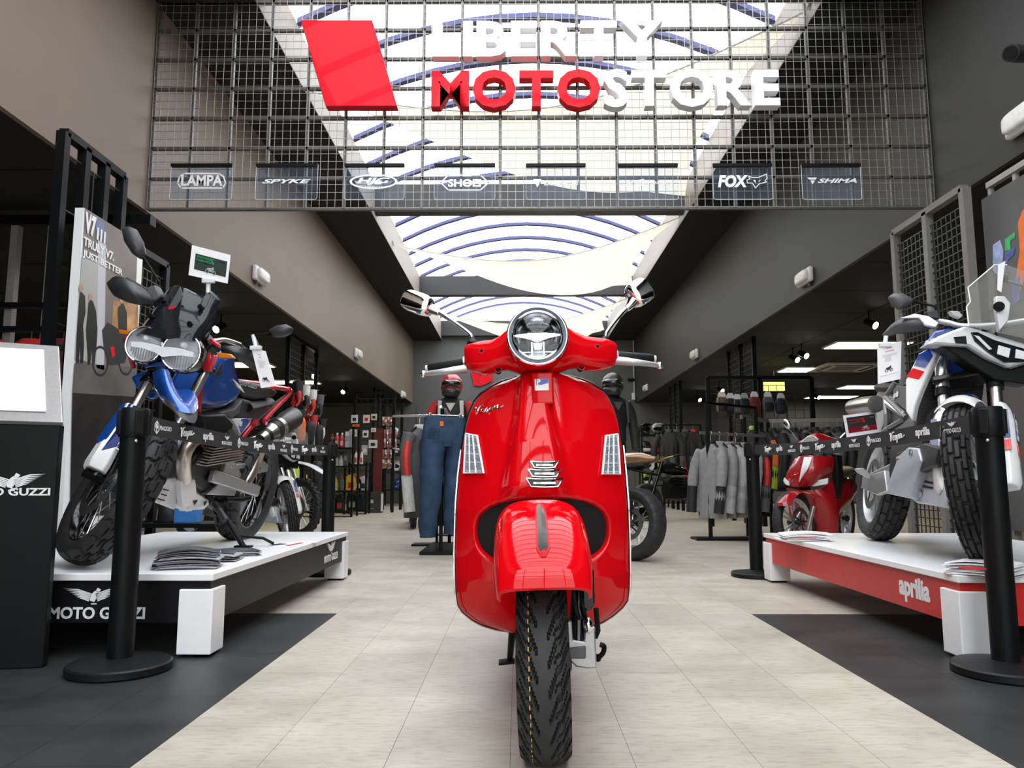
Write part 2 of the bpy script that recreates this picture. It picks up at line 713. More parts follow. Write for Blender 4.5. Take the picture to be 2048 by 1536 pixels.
# glazed entrance behind the photographer
ent = struct(part('window_2', None))
for x in (-3.0, -1.5, 0.2, 1.9, 3.35):
    MB().span((x - 0.04, YF - 0.05, 0), (x + 0.04, YF + 0.05, ZC)).build('mullion', BLACK, ent, smooth=0)
for z in (0.05, 2.4, 3.5):
    MB().span((WL, YF - 0.045, z - 0.04), (WR, YF + 0.045, z + 0.04)).build('transom', BLACK, ent, smooth=0)
GLASSP = clear_mat('entrance_glass', (0.98, 0.99, 0.99), 0.0, 0.01)
for x0, x1 in ((-3.0, -1.5), (-1.5, 0.2), (0.2, 1.9), (1.9, 3.35)):
    for z0, z1 in ((0.05, 2.4), (2.4, 3.5), (3.5, 4.66)):
        MB().span((x0 + 0.04, YF - 0.005, z0 + 0.04), (x1 - 0.04, YF + 0.005, z1 - 0.04)).build('pane', GLASSP, ent, smooth=0)
for s0, s1 in ((-12, WL), (WR, 12)):
    struct(MB().span((s0, YF - 0.2, 0), (s1, YF, 5)).build('wall_front', WALL_R, smooth=0))
struct(MB().span((-40, -40, -0.08), (40, YF, -0.06)).build('ground', mat('asphalt', (0.42, 0.42, 0.41), 0.9, var=0.2), smooth=0))

struct(MB().span((-40, -31, -0.06), (40, -30, 9)).build('added_facade', mat('added_facade_pale', (0.7, 0.69, 0.67), 0.8, var=0.1, scale=0.6), smooth=0))  # unseen building, added to set how much daylight enters the entrance
# shade sails under the vault
SAIL = mat('shade_sail_cloth', (0.62, 0.55, 0.46), 0.85, var=0.04, scale=4)
_nt = SAIL.node_tree
_tl = _nt.nodes.new('ShaderNodeBsdfTranslucent')
_tl.inputs[0].default_value = (0.80, 0.765, 0.69, 1)
_mxs = _nt.nodes.new('ShaderNodeMixShader')
_mxs.inputs[0].default_value = 0.72
_nt.links.new(_nt.nodes['Principled BSDF'].outputs[0], _mxs.inputs[1])
_nt.links.new(_tl.outputs[0], _mxs.inputs[2])
_nt.links.new(_mxs.outputs[0], _nt.nodes['Material Output'].inputs['Surface'])


def sail(y0, label):
    A, B, C = V((SL + 0.02, y0 + 1.75, 4.78)), V((SR - 0.02, y0 + 0.35, 4.78)), V((SR - 0.02, y0 + 5.25, 4.95))
    n = 22
    t_ = thing('shade_sail', label, 'shade sail', (A + B + C) / 3, group='shade sails under the skylight')
    rows = []
    G = (A + B + C) / 3
    for i in range(n + 1):
        r = []
        for j in range(n + 1):
            u = i / n
            w = j / n
            a, b, c = 1 - u, u * (1 - w), u * w
            p = A * a + B * b + C * c
            pull = 3.2 * a * b * 0.2 + 3.0 * a * c * 0.16 + 3.2 * b * c * 0.26
            e = 1 - min(1, 27 * a * b * c)
            p = p.lerp(G, pull * e)
            p.z -= 0.42 * min(1, 27 * a * b * c) ** 0.8 + 1.15 * a * c + 1.7 * a * b
            r.append(p)
        rows.append(r)
    q = MB()
    q.sheet(rows, (0, 0, -0.004))
    s_ = q.build('cloth', SAIL, t_, world=True, smooth=60)
    for k, (P, Q) in enumerate(((A, V((SL, A.y - 0.1, A.z + 0.05))), (B, V((SR, B.y - 0.12, B.z + 0.06))), (C, V((SR, C.y + 0.1, C.z + 0.05))))):
        MB().tube([P, Q], 0.012, 6).build('corner_fitting', STEEL, t_, world=True)
    MB().tube([rows[i][0] for i in range(n + 1)], 0.008, 5).build('edge_cord', PAPER, t_, world=True)


sail(6.0, 'cream shade sail hung right behind the wire screen')
sail(11.4, 'cream shade sail hung between the two cross beams beyond the wire screen')
sail(16.8, 'cream shade sail hung in the farthest bay by the back wall')

# ------------------------------------------------------------------ wire screen with the shop sign
YM = 6.0
scr = thing('wire_screen', 'dark wire mesh screen spanning the hall high between the walls', 'screen', (0.17, YM, ZB))
zt, zb = 4.70, 2.87
xl, xr = WL + 0.02, WR - 0.02
GRID = mat('galvanised_grey', (0.13, 0.125, 0.12), 0.45, 0.6, var=0.2, scale=40)
nx, nz = 20, 7
for i in range(nx + 1):
    x = lerp(xl, xr, i / nx)
    MB().span((x - 0.012, YM + 0.02, zb), (x + 0.012, YM + 0.05, zt)).build('upright_bar', GRID, scr, smooth=0, world=True)
for j in range(nz + 1):
    z = lerp(zb, zt - 0.02, j / nz)
    MB().span((xl, YM + 0.02, z - 0.012), (xr, YM + 0.05, z + 0.012)).build('cross_bar', GRID, scr, smooth=0, world=True)
q = MB()
for i in range(101):
    x = lerp(xl, xr, i / 100)
    q.bar((x, YM, zb), (x, YM, zt), 0.0036, 0.0036, up=(0, 1, 0))
for j in range(29):
    z = lerp(zb, zt, j / 28)
    q.bar((xl, YM + 0.004, z), (xr, YM + 0.004, z), 0.0036, 0.0036)
stuff(q.build('wire_mesh', mat('bright_wire', (0.30, 0.29, 0.27), 0.4, 0.7), scr, smooth=0, world=True))

sg = thing('shop_sign', 'shop sign of raised red and white letters beside a slanted red panel', 'sign', (0.2, YM - 0.06, 4.0))
YS = YM - 0.10


def P(px, py, y):
    return at(px, py, y=y)


em = [P(601, 40, YS), P(744, 40, YS), P(794, 212, YS), P(651, 212, YS)]
MB().slab(em, (0, 0.09, 0)).build('emblem_panel', REDSIGN, sg, world=True, smooth=0, bevel=0.004)


def sign_row(s_, x0, x1, y0, y1, mats_):
    p0, p1 = P(x0, y1, YS), P(x1, y0, YS)
    W, H = p1.x - p0.x, p1.z - p0.z
    ws = []
    for ch in s_:
        v_, _ = glyphs(ch, 0.035)
        ws.append((max(p.x for p in v_) - min(p.x for p in v_)) / (max(p.y for p in glyphs('E', 0.035)[0]) - min(p.y for p in glyphs('E', 0.035)[0])))
    gap = 0.09
    tot = sum(ws) + gap * (len(s_) - 1)
    k = W / tot
    x = p0.x
    for i, ch in enumerate(s_):
        mb = MB()
        ov = 0.012 if ch in 'OS' else 0
        text(mb, ch, (x, YS + 0.09, p0.z - ov), X3, Z3, w=ws[i] * k, h=H + 2 * ov, d=0.09, bold=0.035)
        mb.build('letter', mats_[i], sg, smooth=30, world=True)
        x += (ws[i] + gap) * k


sign_row('LIBERTY', 864, 1326, 40, 113, [WSIGN] * 7)
sign_row('MOTOSTORE', 862, 1558, 139, 213, [REDSIGN] * 4 + [WSIGN] * 5)

PLATE = clear_mat('acrylic_plate', (0.86, 0.89, 0.94), 0.0, 0.05, haze=0.03, hazecol=(0.75, 0.8, 0.9))


def plate(x0, x1, label, draw):
    a, b = P(x0, 331, YM - 0.03), P(x1, 399, YM - 0.03)
    t_ = thing('brand_plate', label, 'sign plate', ((a.x + b.x) / 2, YM - 0.03, a.z), group='clear brand plates along the wire screen')
    MB().span((a.x, YM - 0.045, a.z - 0.012), (b.x, YM - 0.01, a.z + 0.012)).build('hanger_rail', BLACK, t_, world=True, smooth=0)
    h = a.z - b.z
    r = 0.02
    pts = [(a.x, 0, a.z)] + [(a.x + r - r * math.cos(k * PI / 8), 0, b.z + r - r * math.sin(k * PI / 8)) for k in range(5)] + \
          [(b.x - r + r * math.sin(k * PI / 8), 0, b.z + r - r * math.cos(k * PI / 8)) for k in range(5)] + [(b.x, 0, a.z)]
    pts = [V(p) + V((0, YM - 0.032, 0)) for p in pts]
    MB().slab(pts, (0, 0.005, 0)).build('clear_pane', PLATE, t_, world=True, smooth=0)
    MB().tube(pts, 0.0022, 4).build('polished_edge', mat('edge_glow_acrylic', (0.65, 0.68, 0.72), 0.3), t_, world=True)
    draw(t_, lambda px, py: P(px, py, YM - 0.034))


def outline(mb, pts, w, closed=True):
    ps = pts + ([pts[0], pts[1]] if closed else [])
    for p, q_ in zip(ps, ps[1:] if not closed else ps[1:-1]):
        d = (q_ - p).normalized() * w * 0.35
        mb.bar(p - d, q_ + d, 0.002, w, up=(0, 1, 0)) if False else mb.slab(ribbon(p - d, q_ + d, w), (0, 0.002, 0))
    return mb


def ribbon(a, b, w):
    d = (b - a).normalized()
    n = V((-d.z, 0, d.x)) * w / 2
    return [a - n, b - n, b + n, a + n]


def lay(t_, pf, s_, x0, x1, y0, y1, m=WINK, **k):
    a, b = pf(x0, y1), pf(x1, y0)
    mb = MB()
    text(mb, s_, a, X3, Z3, w=b.x - a.x, h=b.z - a.z, d=0.002, **k)
    return mb.build('lettering', m, t_, smooth=0, world=True)


def d_lampa(t_, pf):
    lay(t_, pf, 'LAMPA', 362, 446, 350, 372, bold=0.03)
    lay(t_, pf, 'www.lampa.it', 376, 424, 373, 377)
    mb = MB()
    outline(mb, [pf(*p) for p in ((368, 347), (438, 347), (447, 353), (451, 366), (446, 376), (362, 376), (355, 366), (359, 353))], 0.012)
    mb.build('emblem_outline', WINK, t_, world=True, smooth=0)


def d_spyke(t_, pf):
    lay(t_, pf, 'SPYKE', 524, 622, 358, 367, bold=0.03, shear=0.35)


def d_hjc(t_, pf):
    lay(t_, pf, 'HJC', 714, 780, 355, 370, bold=0.04, shear=0.25)
    lay(t_, pf, 'HELMETS', 730, 765, 372, 375)
    c, e = pf(747, 363), pf(795, 363)
    rx = e.x - c.x
    rz = pf(747, 348).z - c.z
    q_ = MB()
    n = 40
    for r0, r1 in ((1.0, 0.86),):
        inner = [c + V((rx * 0.9 * math.cos(2 * PI * i / n), 0, rz * 0.78 * math.sin(2 * PI * i / n))) for i in range(n)]
        outer = [c + V((rx * math.cos(2 * PI * i / n), 0, rz * math.sin(2 * PI * i / n))) for i in range(n)]
        for i in range(n):
            j = (i + 1) % n
            q_.slab([outer[i], outer[j], inner[j], inner[i]], (0, 0.002, 0))
    q_.build('emblem_outline', WINK, t_, world=True, smooth=0)


def d_shoei(t_, pf):
    lay(t_, pf, 'SHOEI', 896, 962, 358, 374, bold=0.04)
    mb = MB()
    outline(mb, [pf(*p) for p in ((897, 350), (961, 350), (977, 365), (961, 380), (897, 380), (881, 365))], 0.01)
    mb.build('emblem_outline', WINK, t_, world=True, smooth=0)


def d_dain(t_, pf):
    lay(t_, pf, 'DAINESE', 1088, 1158, 361, 371, bold=0.03, shear=0.25)
    MB().slab([pf(1066, 358), pf(1083, 358), pf(1075, 375)], (0, 0.002, 0)).build('emblem', WINK, t_, world=True, smooth=0)


def d_alp(t_, pf):
    lay(t_, pf, 'alpinestars', 1272, 1347, 360, 371, shear=0.3)
    mb = MB()
    outline(mb, [pf(*p) for p in ((1252, 370), (1262, 361), (1258, 368), (1270, 362), (1288, 358))], 0.006, False)
    mb.build('emblem', WINK, t_, world=True, smooth=0)


def d_fox(t_, pf):
    lay(t_, pf, 'FOX', 1436, 1496, 350, 375, bold=0.05, shear=0.2)
    mb = MB()
    outline(mb, [pf(*p) for p in ((1497, 352), (1505, 355), (1516, 355), (1533, 348), (1534, 357), (1530, 361), (1533, 364), (1524, 366), (1518, 368), (1511, 376), (1505, 366), (1495, 366), (1494, 360), (1500, 358))], 0.007)
    mb.slab([pf(1506, 360), pf(1511, 360), pf(1512, 367)], (0, 0.002, 0))
    mb.slab([pf(1516, 362), pf(1523, 359), pf(1518, 363)], (0, 0.002, 0))
    mb.build('emblem', WINK, t_, world=True, smooth=0)


def d_shima(t_, pf):
    lay(t_, pf, 'SHIMA', 1635, 1713, 357, 366, bold=0.03, shear=0.35)
    mb = MB()
    mb.slab([pf(1614, 355), pf(1634, 355), pf(1631, 359), pf(1619, 359)], (0, 0.002, 0))
    mb.slab([pf(1621, 361), pf(1630, 361), pf(1625, 369)], (0, 0.002, 0))
    mb.build('emblem', WINK, t_, world=True, smooth=0)


plate(343, 463, 'clear plate with rounded outlined lettering, leftmost along the wire screen', d_lampa)
plate(513, 634, 'clear plate with slanted block lettering between outlined and oval emblem plates', d_spyke)
plate(690, 808, 'clear plate with three letters inside a white oval ring', d_hjc)
plate(869, 990, 'clear plate with white lettering in a pointed hexagon outline', d_shoei)
plate(1052, 1172, 'clear plate with white slanted lettering after a downward triangle', d_dain)
plate(1235, 1357, 'clear plate with thin pale script lettering over the bright skylight', d_alp)
plate(1425, 1546, 'clear plate with bold three letter word and animal head outline', d_fox)
plate(1602, 1724, 'clear plate with wide slanted lettering, rightmost along the wire screen', d_shima)
# ------------------------------------------------------------------ pieces that vehicles share
def sball(mb, c, r, m=None, e=0.6, n=20, k=12):
    def pw(a):
        return math.copysign(abs(a) ** e, a)
    c = V(c)
    rings = []
    for i in range(1, k):
        a = PI * i / k
        ring = []
        for j in range(n):
            t = 2 * PI * j / n
            p = V((r[0] * pw(math.sin(a)) * pw(math.cos(t)), r[1] * pw(math.sin(a)) * pw(math.sin(t)), -r[2] * pw(math.cos(a))))
            ring.append(c + (m @ p if m is not None else p))
        rings.append(ring)
    return mb.loft(rings)


def tyre_mesh(R_, w, h, groove, nth=240, ns=24, depth=0.006, arc=1.15):
    """tyre about the x axis, centre at the origin: outer radius R_, width w, section height h; groove(theta, s) -> 0..1 depth of the tread cut"""
    q = MB()
    rings = []
    for i in range(nth):
        th = 2 * PI * i / nth
        ring = []
        for j in range(ns + 1):
            s = -1 + 2 * j / ns
            a = s * arc
            x = w / 2 * math.sin(a) / math.sin(min(arc, PI / 2))
            rr = R_ - (1 - math.cos(a)) * w / 2 * 0.62
            rr -= depth * groove(th, s)
            ring.append((x, rr))
        rb = R_ - h
        x_, r_ = ring[-1]
        ring += [(w / 2 * 1.0, lerp(r_, rb, 0.35)), (w / 2 * 0.93, lerp(r_, rb, 0.7)), (w / 2 * 0.7, rb), (-w / 2 * 0.7, rb), (-w / 2 * 0.93, lerp(r_, rb, 0.7)), (-w / 2 * 1.0, lerp(r_, rb, 0.35))]
        rings.append([V((x, rr * math.sin(th), rr * math.cos(th))) for x, rr in ring])
    n = len(rings[0])
    q.loft(rings + [rings[0]], caps=False)
    return q


def wheel(parent, name, m, R_, w, h, groove, spokes=32, rimmat=None, depth=0.006, nth=240, ns=24, disc=0, hubr=0.035, hubw=0.07, mag=0, discmat=None):
    """spoked or cast wheel: a part with tyre, rim, hub, spokes and brake discs under it; m places it (axle along x)"""
    wp = part(name, parent)
    rimmat = rimmat or BLACKG
    tyre_mesh(R_, w, h, groove, nth, ns, depth).xf(m).build('tyre', RUBBER, wp, smooth=35)
    rb = R_ - h
    rw = w * 0.36
    q = MB()
    q.lathe([(rb + 0.012, -rw), (rb + 0.012, -rw * 0.86), (rb - 0.004, -rw * 0.6), (rb - 0.014, 0), (rb - 0.004, rw * 0.6), (rb + 0.012, rw * 0.86), (rb + 0.012, rw),
             (rb - 0.004, rw), (rb - 0.016, rw * 0.6), (rb - 0.024, 0), (rb - 0.016, -rw * 0.6), (rb - 0.004, -rw)], (0, 0, 0), (1, 0, 0), 48, True)
    q.xf(m).build('rim', rimmat, wp, smooth=50)
    q = MB()
    q.lathe([(0.001, -hubw), (hubr * 0.6, -hubw), (hubr, -hubw * 0.8), (hubr, -hubw * 0.55), (hubr * 0.6, -hubw * 0.4), (hubr * 0.6, hubw * 0.4), (hubr, hubw * 0.55), (hubr, hubw * 0.8), (hubr * 0.6, hubw), (0.001, hubw)], (0, 0, 0), (1, 0, 0), 20)
    q.xf(m).build('hub', DGREY, wp)
    if mag:
        for k in range(mag):
            a = 2 * PI * k / mag
            for da in (-0.16, 0.16):
                e = V((0, math.sin(a + da * 0.3), math.cos(a + da * 0.3))) * hubr * 0.8
                f = V((0, math.sin(a + da), math.cos(a + da))) * (rb - 0.01)
                MB().bar(e, f, 0.02, 0.018, up=(1, 0, 0)).xf(m).build('wheel_spoke', rimmat, wp, bevel=0.003)
    elif spokes:
        q = MB()
        for k in range(spokes):
            a = 2 * PI * k / spokes
            sd = 1 if k % 2 else -1
            cr = 0.5 if (k // 2) % 2 else -0.5
            e = V((sd * hubw * 0.62, math.sin(a + cr) * hubr, math.cos(a + cr) * hubr))
            f = V((sd * rw * 0.3, math.sin(a) * (rb - 0.012), math.cos(a) * (rb - 0.012)))
            q.tube([e, f], 0.0022, 4)
        stuff(q.xf(m).build('spokes', STEEL, wp))
    for sd in ((-1, 1) if disc == 2 else ((disc,) if disc else ())):
        q = MB()
        D, x = R_ * 0.46, sd * (hubw * 0.95)
        q.lathe([(D * 0.72, x - 0.002), (D, x - 0.002), (D, x + 0.002), (D * 0.72, x + 0.002)], (0, 0, 0), (1, 0, 0), 48, True)
        q.xf(m).build('brake_disc', discmat or mat('disc_steel', (0.30, 0.30, 0.31), 0.35, 0.9), wp, smooth=30)
        q = MB()
        for k in range(5):
            a = 2 * PI * k / 5
            q.bar(V((x, math.sin(a), math.cos(a))) * 1 if False else V((x, math.sin(a) * hubr * 0.6, math.cos(a) * hubr * 0.6)), V((x, math.sin(a + 0.3) * D * 0.76, math.cos(a + 0.3) * D * 0.76)), 0.016, 0.004, up=(1, 0, 0))
        q.xf(m).build('disc_carrier', DGREY, wp)
    return wp


def g_scooter(th, s):
    u = abs(s)
    if u < 0.16 or u > 0.97:
        return 0
    sd = 0.5 if s > 0 else 0.0
    zig = interp([(0.16, 0.0), (0.42, 1.05), (0.55, 1.15), (0.8, 1.95), (1, 2.2)], u)
    p = (th * 24 / (2 * PI) + sd - zig * 0.85) % 1.0
    if p < 0.27:
        return 1
    if 0.36 < u < 0.8 and 0.55 < p < 0.66:
        return 0.8
    return 0


def g_road(th, s):
    u = abs(s)
    n = 22
    sd = 0.5 if s > 0 else 0
    p = (th * n / (2 * PI) + sd + 0.6 * u + 0.15 * math.sin(u * 6)) % 1.0
    if u > 0.06 and p < 0.13:
        return 1
    z = 0.30 + 0.10 * (1 if (th * n / (2 * PI) + sd) % 1 < 0.5 else -1)
    if abs(u - z) < 0.042:
        return 0.9
    if abs(s - 0.05 * math.sin(th * n)) < 0.026:
        return 0.8
    return 0


def g_knob(th, s):
    n = 25
    u = abs(s)
    row = 0 if u < 0.34 else (1 if u < 0.74 else 2)
    p = (th * n / (2 * PI) + (0.5 if row == 1 else 0) + (0.25 if s > 0 else 0)) % 1.0
    if p < 0.17:
        return 1
    if abs(s) < 0.03 or abs(u - 0.34) < 0.04 or abs(u - 0.74) < 0.04:
        return 1
    return 0


def g_mx(th, s):
    n = 30
    u = abs(s)
    row = 0 if u < 0.35 else 1
    p = (th * n / (2 * PI) + (0.5 if row else 0)) % 1.0
    if p < 0.5 or abs(u - 0.35) < 0.1 or abs(s) < 0.05:
        return 1
    return 0


# ------------------------------------------------------------------ the red scooter in the middle
sc = thing('motor_scooter', 'glossy red motor scooter with round headlight standing on the pale aisle floor', 'scooter', (0.07, 2.0, 0), (0, R(-1.5), 0))
SM = wm(sc)


def S(px, py, y):
    return at(px, py, y=y, m=SM)


# leg shield
ROWS = [(752, 1050, 1118), (757, 1020, 1148), (763, 1000, 1167), (770, 985, 1183), (785, 963, 1205), (800, 950, 1217), (825, 939, 1229), (850, 932, 1236), (900, 924, 1244),
        (950, 918, 1249), (1000, 914, 1253), (1100, 911, 1257), (1180, 913, 1257), (1205, 917, 1254), (1220, 926, 1243), (1235, 944, 1225), (1248, 966, 1204), (1260, 995, 1175), (1269, 1028, 1142)]


def shield_front(z):
    return interp([(0.15, 0.36), (0.24, 0.30), (0.4, 0.255), (0.6, 0.25), (0.8, 0.285), (1.02, 0.35)], z)


rows = []
for py, a, b in ROWS:
    zz = S(1084, py, 0.40).z
    for _ in range(2):
        ye = shield_front(zz) + 0.13
        zz = S(1084, py, ye).z
    L_, R_ = S(a, py, ye), S(b, py, ye)
    rows.append((zz, L_.x, R_.x))
rows.sort()
tabL = [(r[0], r[1]) for r in rows]
tabR = [(r[0], r[2]) for r in rows]
z_lo, z_hi = rows[0][0], rows[-1][0]
AC = S(1085, 1062, 0.27)
ARX, ARZ = 0.205, 0.098


def in_arch(x, z):
    dz = (z - AC.z)
    rz = ARZ if dz > 0 else ARZ * 1.1
    return (abs((x - AC.x) / ARX) ** 2.6 + abs(dz / rz) ** 2.6) ** (1 / 2.6)


def horn_w(z):
    return interp([(0.55, 0.085), (0.66, 0.088), (0.75, 0.072), (0.88, 0.05), (1.02, 0.036)], z)


def shield_y(x, z, u, arch_on=True):
    y = shield_front(z) + 0.13 * abs(u) ** 2.3
    if z > 0.55:
        hw = horn_w(z)
        y -= 0.036 * smoothstep(hw * 1.35, hw * 0.75, abs(x)) * smoothstep(0.60, 0.68, z)
    if arch_on:
        y += 0.15 * smoothstep(1.0, 0.74, in_arch(x, z))
    # the lower front turns in towards the wheel gap
    if z < AC.z:
        y += 0.08 * smoothstep(0.22, 0.0, abs(x)) * smoothstep(AC.z, AC.z - 0.12, z)
    return y


grid = []
NU, NZ = 120, 150
for i in range(NZ + 1):
    t = i / NZ
    t = 0.5 - 0.5 * math.cos(PI * t) if False else t
    # rows closer together at both ends, where the outline turns
    t = t + 0.10 * math.sin(2 * PI * t) * -1
    z = lerp(z_lo, z_hi, t)
    xl_, xr_ = interp(tabL, z), interp(tabR, z)
    r = []
    for j in range(NU + 1):
        u = -1 + 2 * j / NU
        u = math.copysign(abs(u) ** 0.9, u)
        x = lerp(xl_, xr_, (u + 1) / 2)
        r.append(V((x, shield_y(x, z, u), z)))
    grid.append(r)
q = MB()
q.sheet(grid, (0, 0.022, 0))
ls = q.build('leg_shield', RED, sc, smooth=80)
edge = [r[0] for r in grid] + grid[-1][1:-1] + [r[-1] for r in grid[::-1]]
edge = [p + V((0, 0.016, 0)) for p in edge]
MB().tube(edge, 0.009, 8).build('edge_trim', BLACKG, sc, smooth=60)
edge2 = [p + V((math.copysign(0.004, p.x), -0.012, 0)) for p in ([r[0] for r in grid[:96]])]
MB().tube(edge2, 0.0028, 6).build('chrome_beading', CHROME, sc)
MB().tube([p + V((math.copysign(0.004, p.x), -0.012, 0)) for p in [r[-1] for r in grid[:96]]], 0.0028, 6).build('chrome_beading', CHROME, sc)
q = MB()
NA, NR = 48, 6
rg = []
for k in range(NR + 1):
    rr = 0.95 * (1 - k / NR) + 0.01
    ring = []
    for a in range(NA):
        t = 2 * PI * a / NA
        x = AC.x + ARX * rr * math.copysign(abs(math.cos(t)) ** (2 / 2.6), math.cos(t))
        z = AC.z + ARZ * rr * (1.0 if math.sin(t) > 0 else 1.1) * math.copysign(abs(math.sin(t)) ** (2 / 2.6), math.sin(t))
        xl_, xr_ = interp(tabL, z), interp(tabR, z)
        ring.append(V((x, shield_y(x, z, 2 * (x - xl_) / (xr_ - xl_) - 1, False) + (0.022 if k == 0 else 0.05), z)))
    rg.append(ring)
q.loft(rg, caps=True)
q.build('wheel_well_liner', mat('matt_black_liner', (0.006, 0.006, 0.006), 0.9), sc, smooth=30)

# grille slots of the horn cover
for k, (py, hw_, hh) in enumerate(((929, 28, 7), (946, 33, 8), (965, 37, 9))):
    def sp(px, py_, dy=0.0):
        p = S(px, py_, 0.25)
        yy = shield_y(p.x, p.z, 0.0) - 0.004 + dy
        return S(px, py_, yy)
    c = 1089
    o_ = [sp(c - hw_, py - hh), sp(c - hw_ * 0.5, py - hh + 1.5), sp(c, py - hh + 2), sp(c + hw_ * 0.5, py - hh + 1.5), sp(c + hw_, py - hh), sp(c + hw_ * 0.72, py + hh - 1), sp(c, py + hh), sp(c - hw_ * 0.72, py + hh - 1)]
    sl = MB().slab(o_, (0, 0.006, 0)).build('grille_slot', BLACKG, sc, smooth=0)
    MB().tube([p + V((0, -0.002, 0)) for p in o_ + [o_[0]]], 0.0022, 5).build('slot_rim', CHROME, sl)
    MB().bar(sp(c - hw_ * 0.6, py + 1, -0.003), sp(c + hw_ * 0.6, py + 1, -0.003), 0.004, 0.006).build('louvre', CHROME, sl)

# badge at the top of the horn cover
bd = part('badge', sc)
by_ = shield_y(0, 0.96, 0) - 0.012
a_, b_ = S(1068, 752, by_), S(1103, 800, by_)
MB().span((a_.x - 0.008, by_ - 0.002, b_.z - 0.012), (b_.x + 0.008, by_ + 0.05, a_.z + 0.012)).build('badge_mount', RED, bd, bevel=0.006)
c0, c1 = S(1069, 758, by_ - 0.004), S(1098, 781, by_ - 0.004)
MB().span((c0.x, by_ - 0.006, c1.z), (c1.x, by_ - 0.001, c0.z)).build('badge_plate', WINK, bd, bevel=0.002)
MB().slab([V((lerp(c0.x, c1.x, .1), by_ - 0.0075, c0.z - .001)), V((c1.x - .001, by_ - 0.0075, c0.z - .001)), V((c1.x - .001, by_ - 0.0075, lerp(c0.z, c1.z, .35))), V((lerp(c0.x, c1.x, .5), by_ - 0.0075, lerp(c0.z, c1.z, .5))), V((lerp(c0.x, c1.x, .1), by_ - 0.0075, lerp(c0.z, c1.z, .5)))], (0, 0.002, 0)).build('badge_field', mat('badge_blue', (0.02, 0.06, 0.38), 0.3, coat=0.5), bd, smooth=0)
lettering('badge_letter', 'P', WINK, bd, (lerp(c0.x, c1.x, .16), by_ - 0.0078, lerp(c0.z, c1.z, .5)), X3, Z3, world=False, h=(c0.z - c1.z) * 0.46, d=0.001, bold=0.04)


# script on the shield: strokes of a hand-drawn word
def script(parent, m, f, r, name='script_lettering', world=False):
    """a word in slanted handwriting; f(x, y) maps the unit square of the word onto a surface"""
    st = [[(0.0, 1.55), (0.25, 1.7), (0.3, 0.0), (0.55, 0.9), (0.95, 1.75), (1.5, 1.75)],
          [(1.0, 0.5), (1.45, 0.7), (1.5, 0.95), (1.2, 0.95), (1.05, 0.45), (1.3, 0.05), (1.75, 0.3)],
          [(1.75, 0.3), (2.1, 0.95), (2.25, 0.5), (2.15, 0.05), (1.85, 0.1), (2.5, 0.3)],
          [(2.35, -0.7), (2.65, 0.9), (2.6, 0.3), (2.95, 0.95), (3.15, 0.55), (2.85, 0.05), (2.6, 0.2)],
          [(3.85, 0.85), (3.5, 0.95), (3.3, 0.4), (3.5, 0.05), (3.8, 0.4), (3.95, 0.95), (3.9, 0.2), (4.2, 0.1), (4.9, 0.45)]]
    mb = MB()
    for s_ in st:
        mb.tube(spline([f(x / 4.9, (y + 0.7) / 2.45) for x, y in s_], 3), r, 5)
    return mb.build(name, m, parent, world=world)


def on(px, py, dy):
    p = S(px, py, 0.32)
    for _ in range(4):
        xl_, xr_ = interp(tabL, p.z), interp(tabR, p.z)
        u = 2 * (p.x - xl_) / (xr_ - xl_) - 1
        p = S(px, py, shield_y(p.x, p.z, u) + dy)
    return p


script(sc, CHROME, lambda x, y: on(949 + 58 * x, lerp(836, 820, x) - 20 * y, -0.003), 0.0019)

# front indicators
for sd, poly in ((-1, ((932, 868), (954, 872), (967, 946), (928, 946))), (1, ((1212, 872), (1235, 869), (1240, 948), (1205, 948)))):
    ind = part('indicator', sc)

    o_ = [on(x, y, -0.010) for x, y in poly]
    MB().slab(o_, (0, 0.02, 0)).build('reflector_bed', mat('lamp_reflector_grey', (0.42, 0.43, 0.46), 0.35, 0.2), ind, bevel=0.002)
    rim_ = spline(o_ + [o_[0]], 5)
    MB().tube(o_ + [o_[0], o_[1]], 0.0042, 6).build('lamp_rim', WINK, ind)
    c = sum(o_, V()) / 4
    for fx, w_ in ((0.3, 0.004), (0.62, 0.005)):
        MB().bar(o_[0].lerp(o_[1], fx) + V((0, -0.006, 0)), o_[3].lerp(o_[2], fx) + V((0, -0.006, 0)), w_, 0.004).build('light_guide', WPAINT, ind)
    for k in range(9):
        t = (k + 0.5) / 9
        l_, r_ = o_[0].lerp(o_[3], t), o_[1].lerp(o_[2], t)
        MB().bar(l_.lerp(r_, 0.1) + V((0, -0.006, 0)), l_.lerp(r_, 0.9) + V((0, -0.006, 0)), 0.0016, 0.003).build('lens_rib', GINK if k % 2 else WINK, ind)
    MB().slab([p + V((0, -0.012, 0)) for p in o_], (0, 0.003, 0)).build('lens', LENS, ind, bevel=0.001)

# front wheel
WSC = Mx.Translation((0, 0, 0.2365)) @ Mx.Rotation(R(-2.0), 4, 'Z')
wheel(sc, 'front_wheel', WSC, 0.2365, 0.122, 0.078, g_scooter, spokes=0, mag=5, rimmat=DGREY, depth=0.013, nth=460, ns=44, disc=0)
q = MB()
for k in range(70):
    a = 2 * PI * k / 70
    s_ = -0.42 + 0.012 * math.sin(k * 2.1)
    x = 0.061 * math.sin(s_ * 1.15) / math.sin(1.15)
    rr = 0.2365 - (1 - math.cos(s_ * 1.15)) * 0.061 * 0.62 + 0.0006
    pts = []
    for da in (0, 0.045):
        for dx in (-0.0012, 0.0012):
            pts.append(V((x + dx, rr * math.sin(a + da), rr * math.cos(a + da))))
    q.add(pts, [[0, 1, 3, 2]])
stuff(q.xf(WSC).build('yellow_marking_line', mat('yellow_paint_line', (0.5, 0.33, 0.06), 0.7), sc, smooth=0))

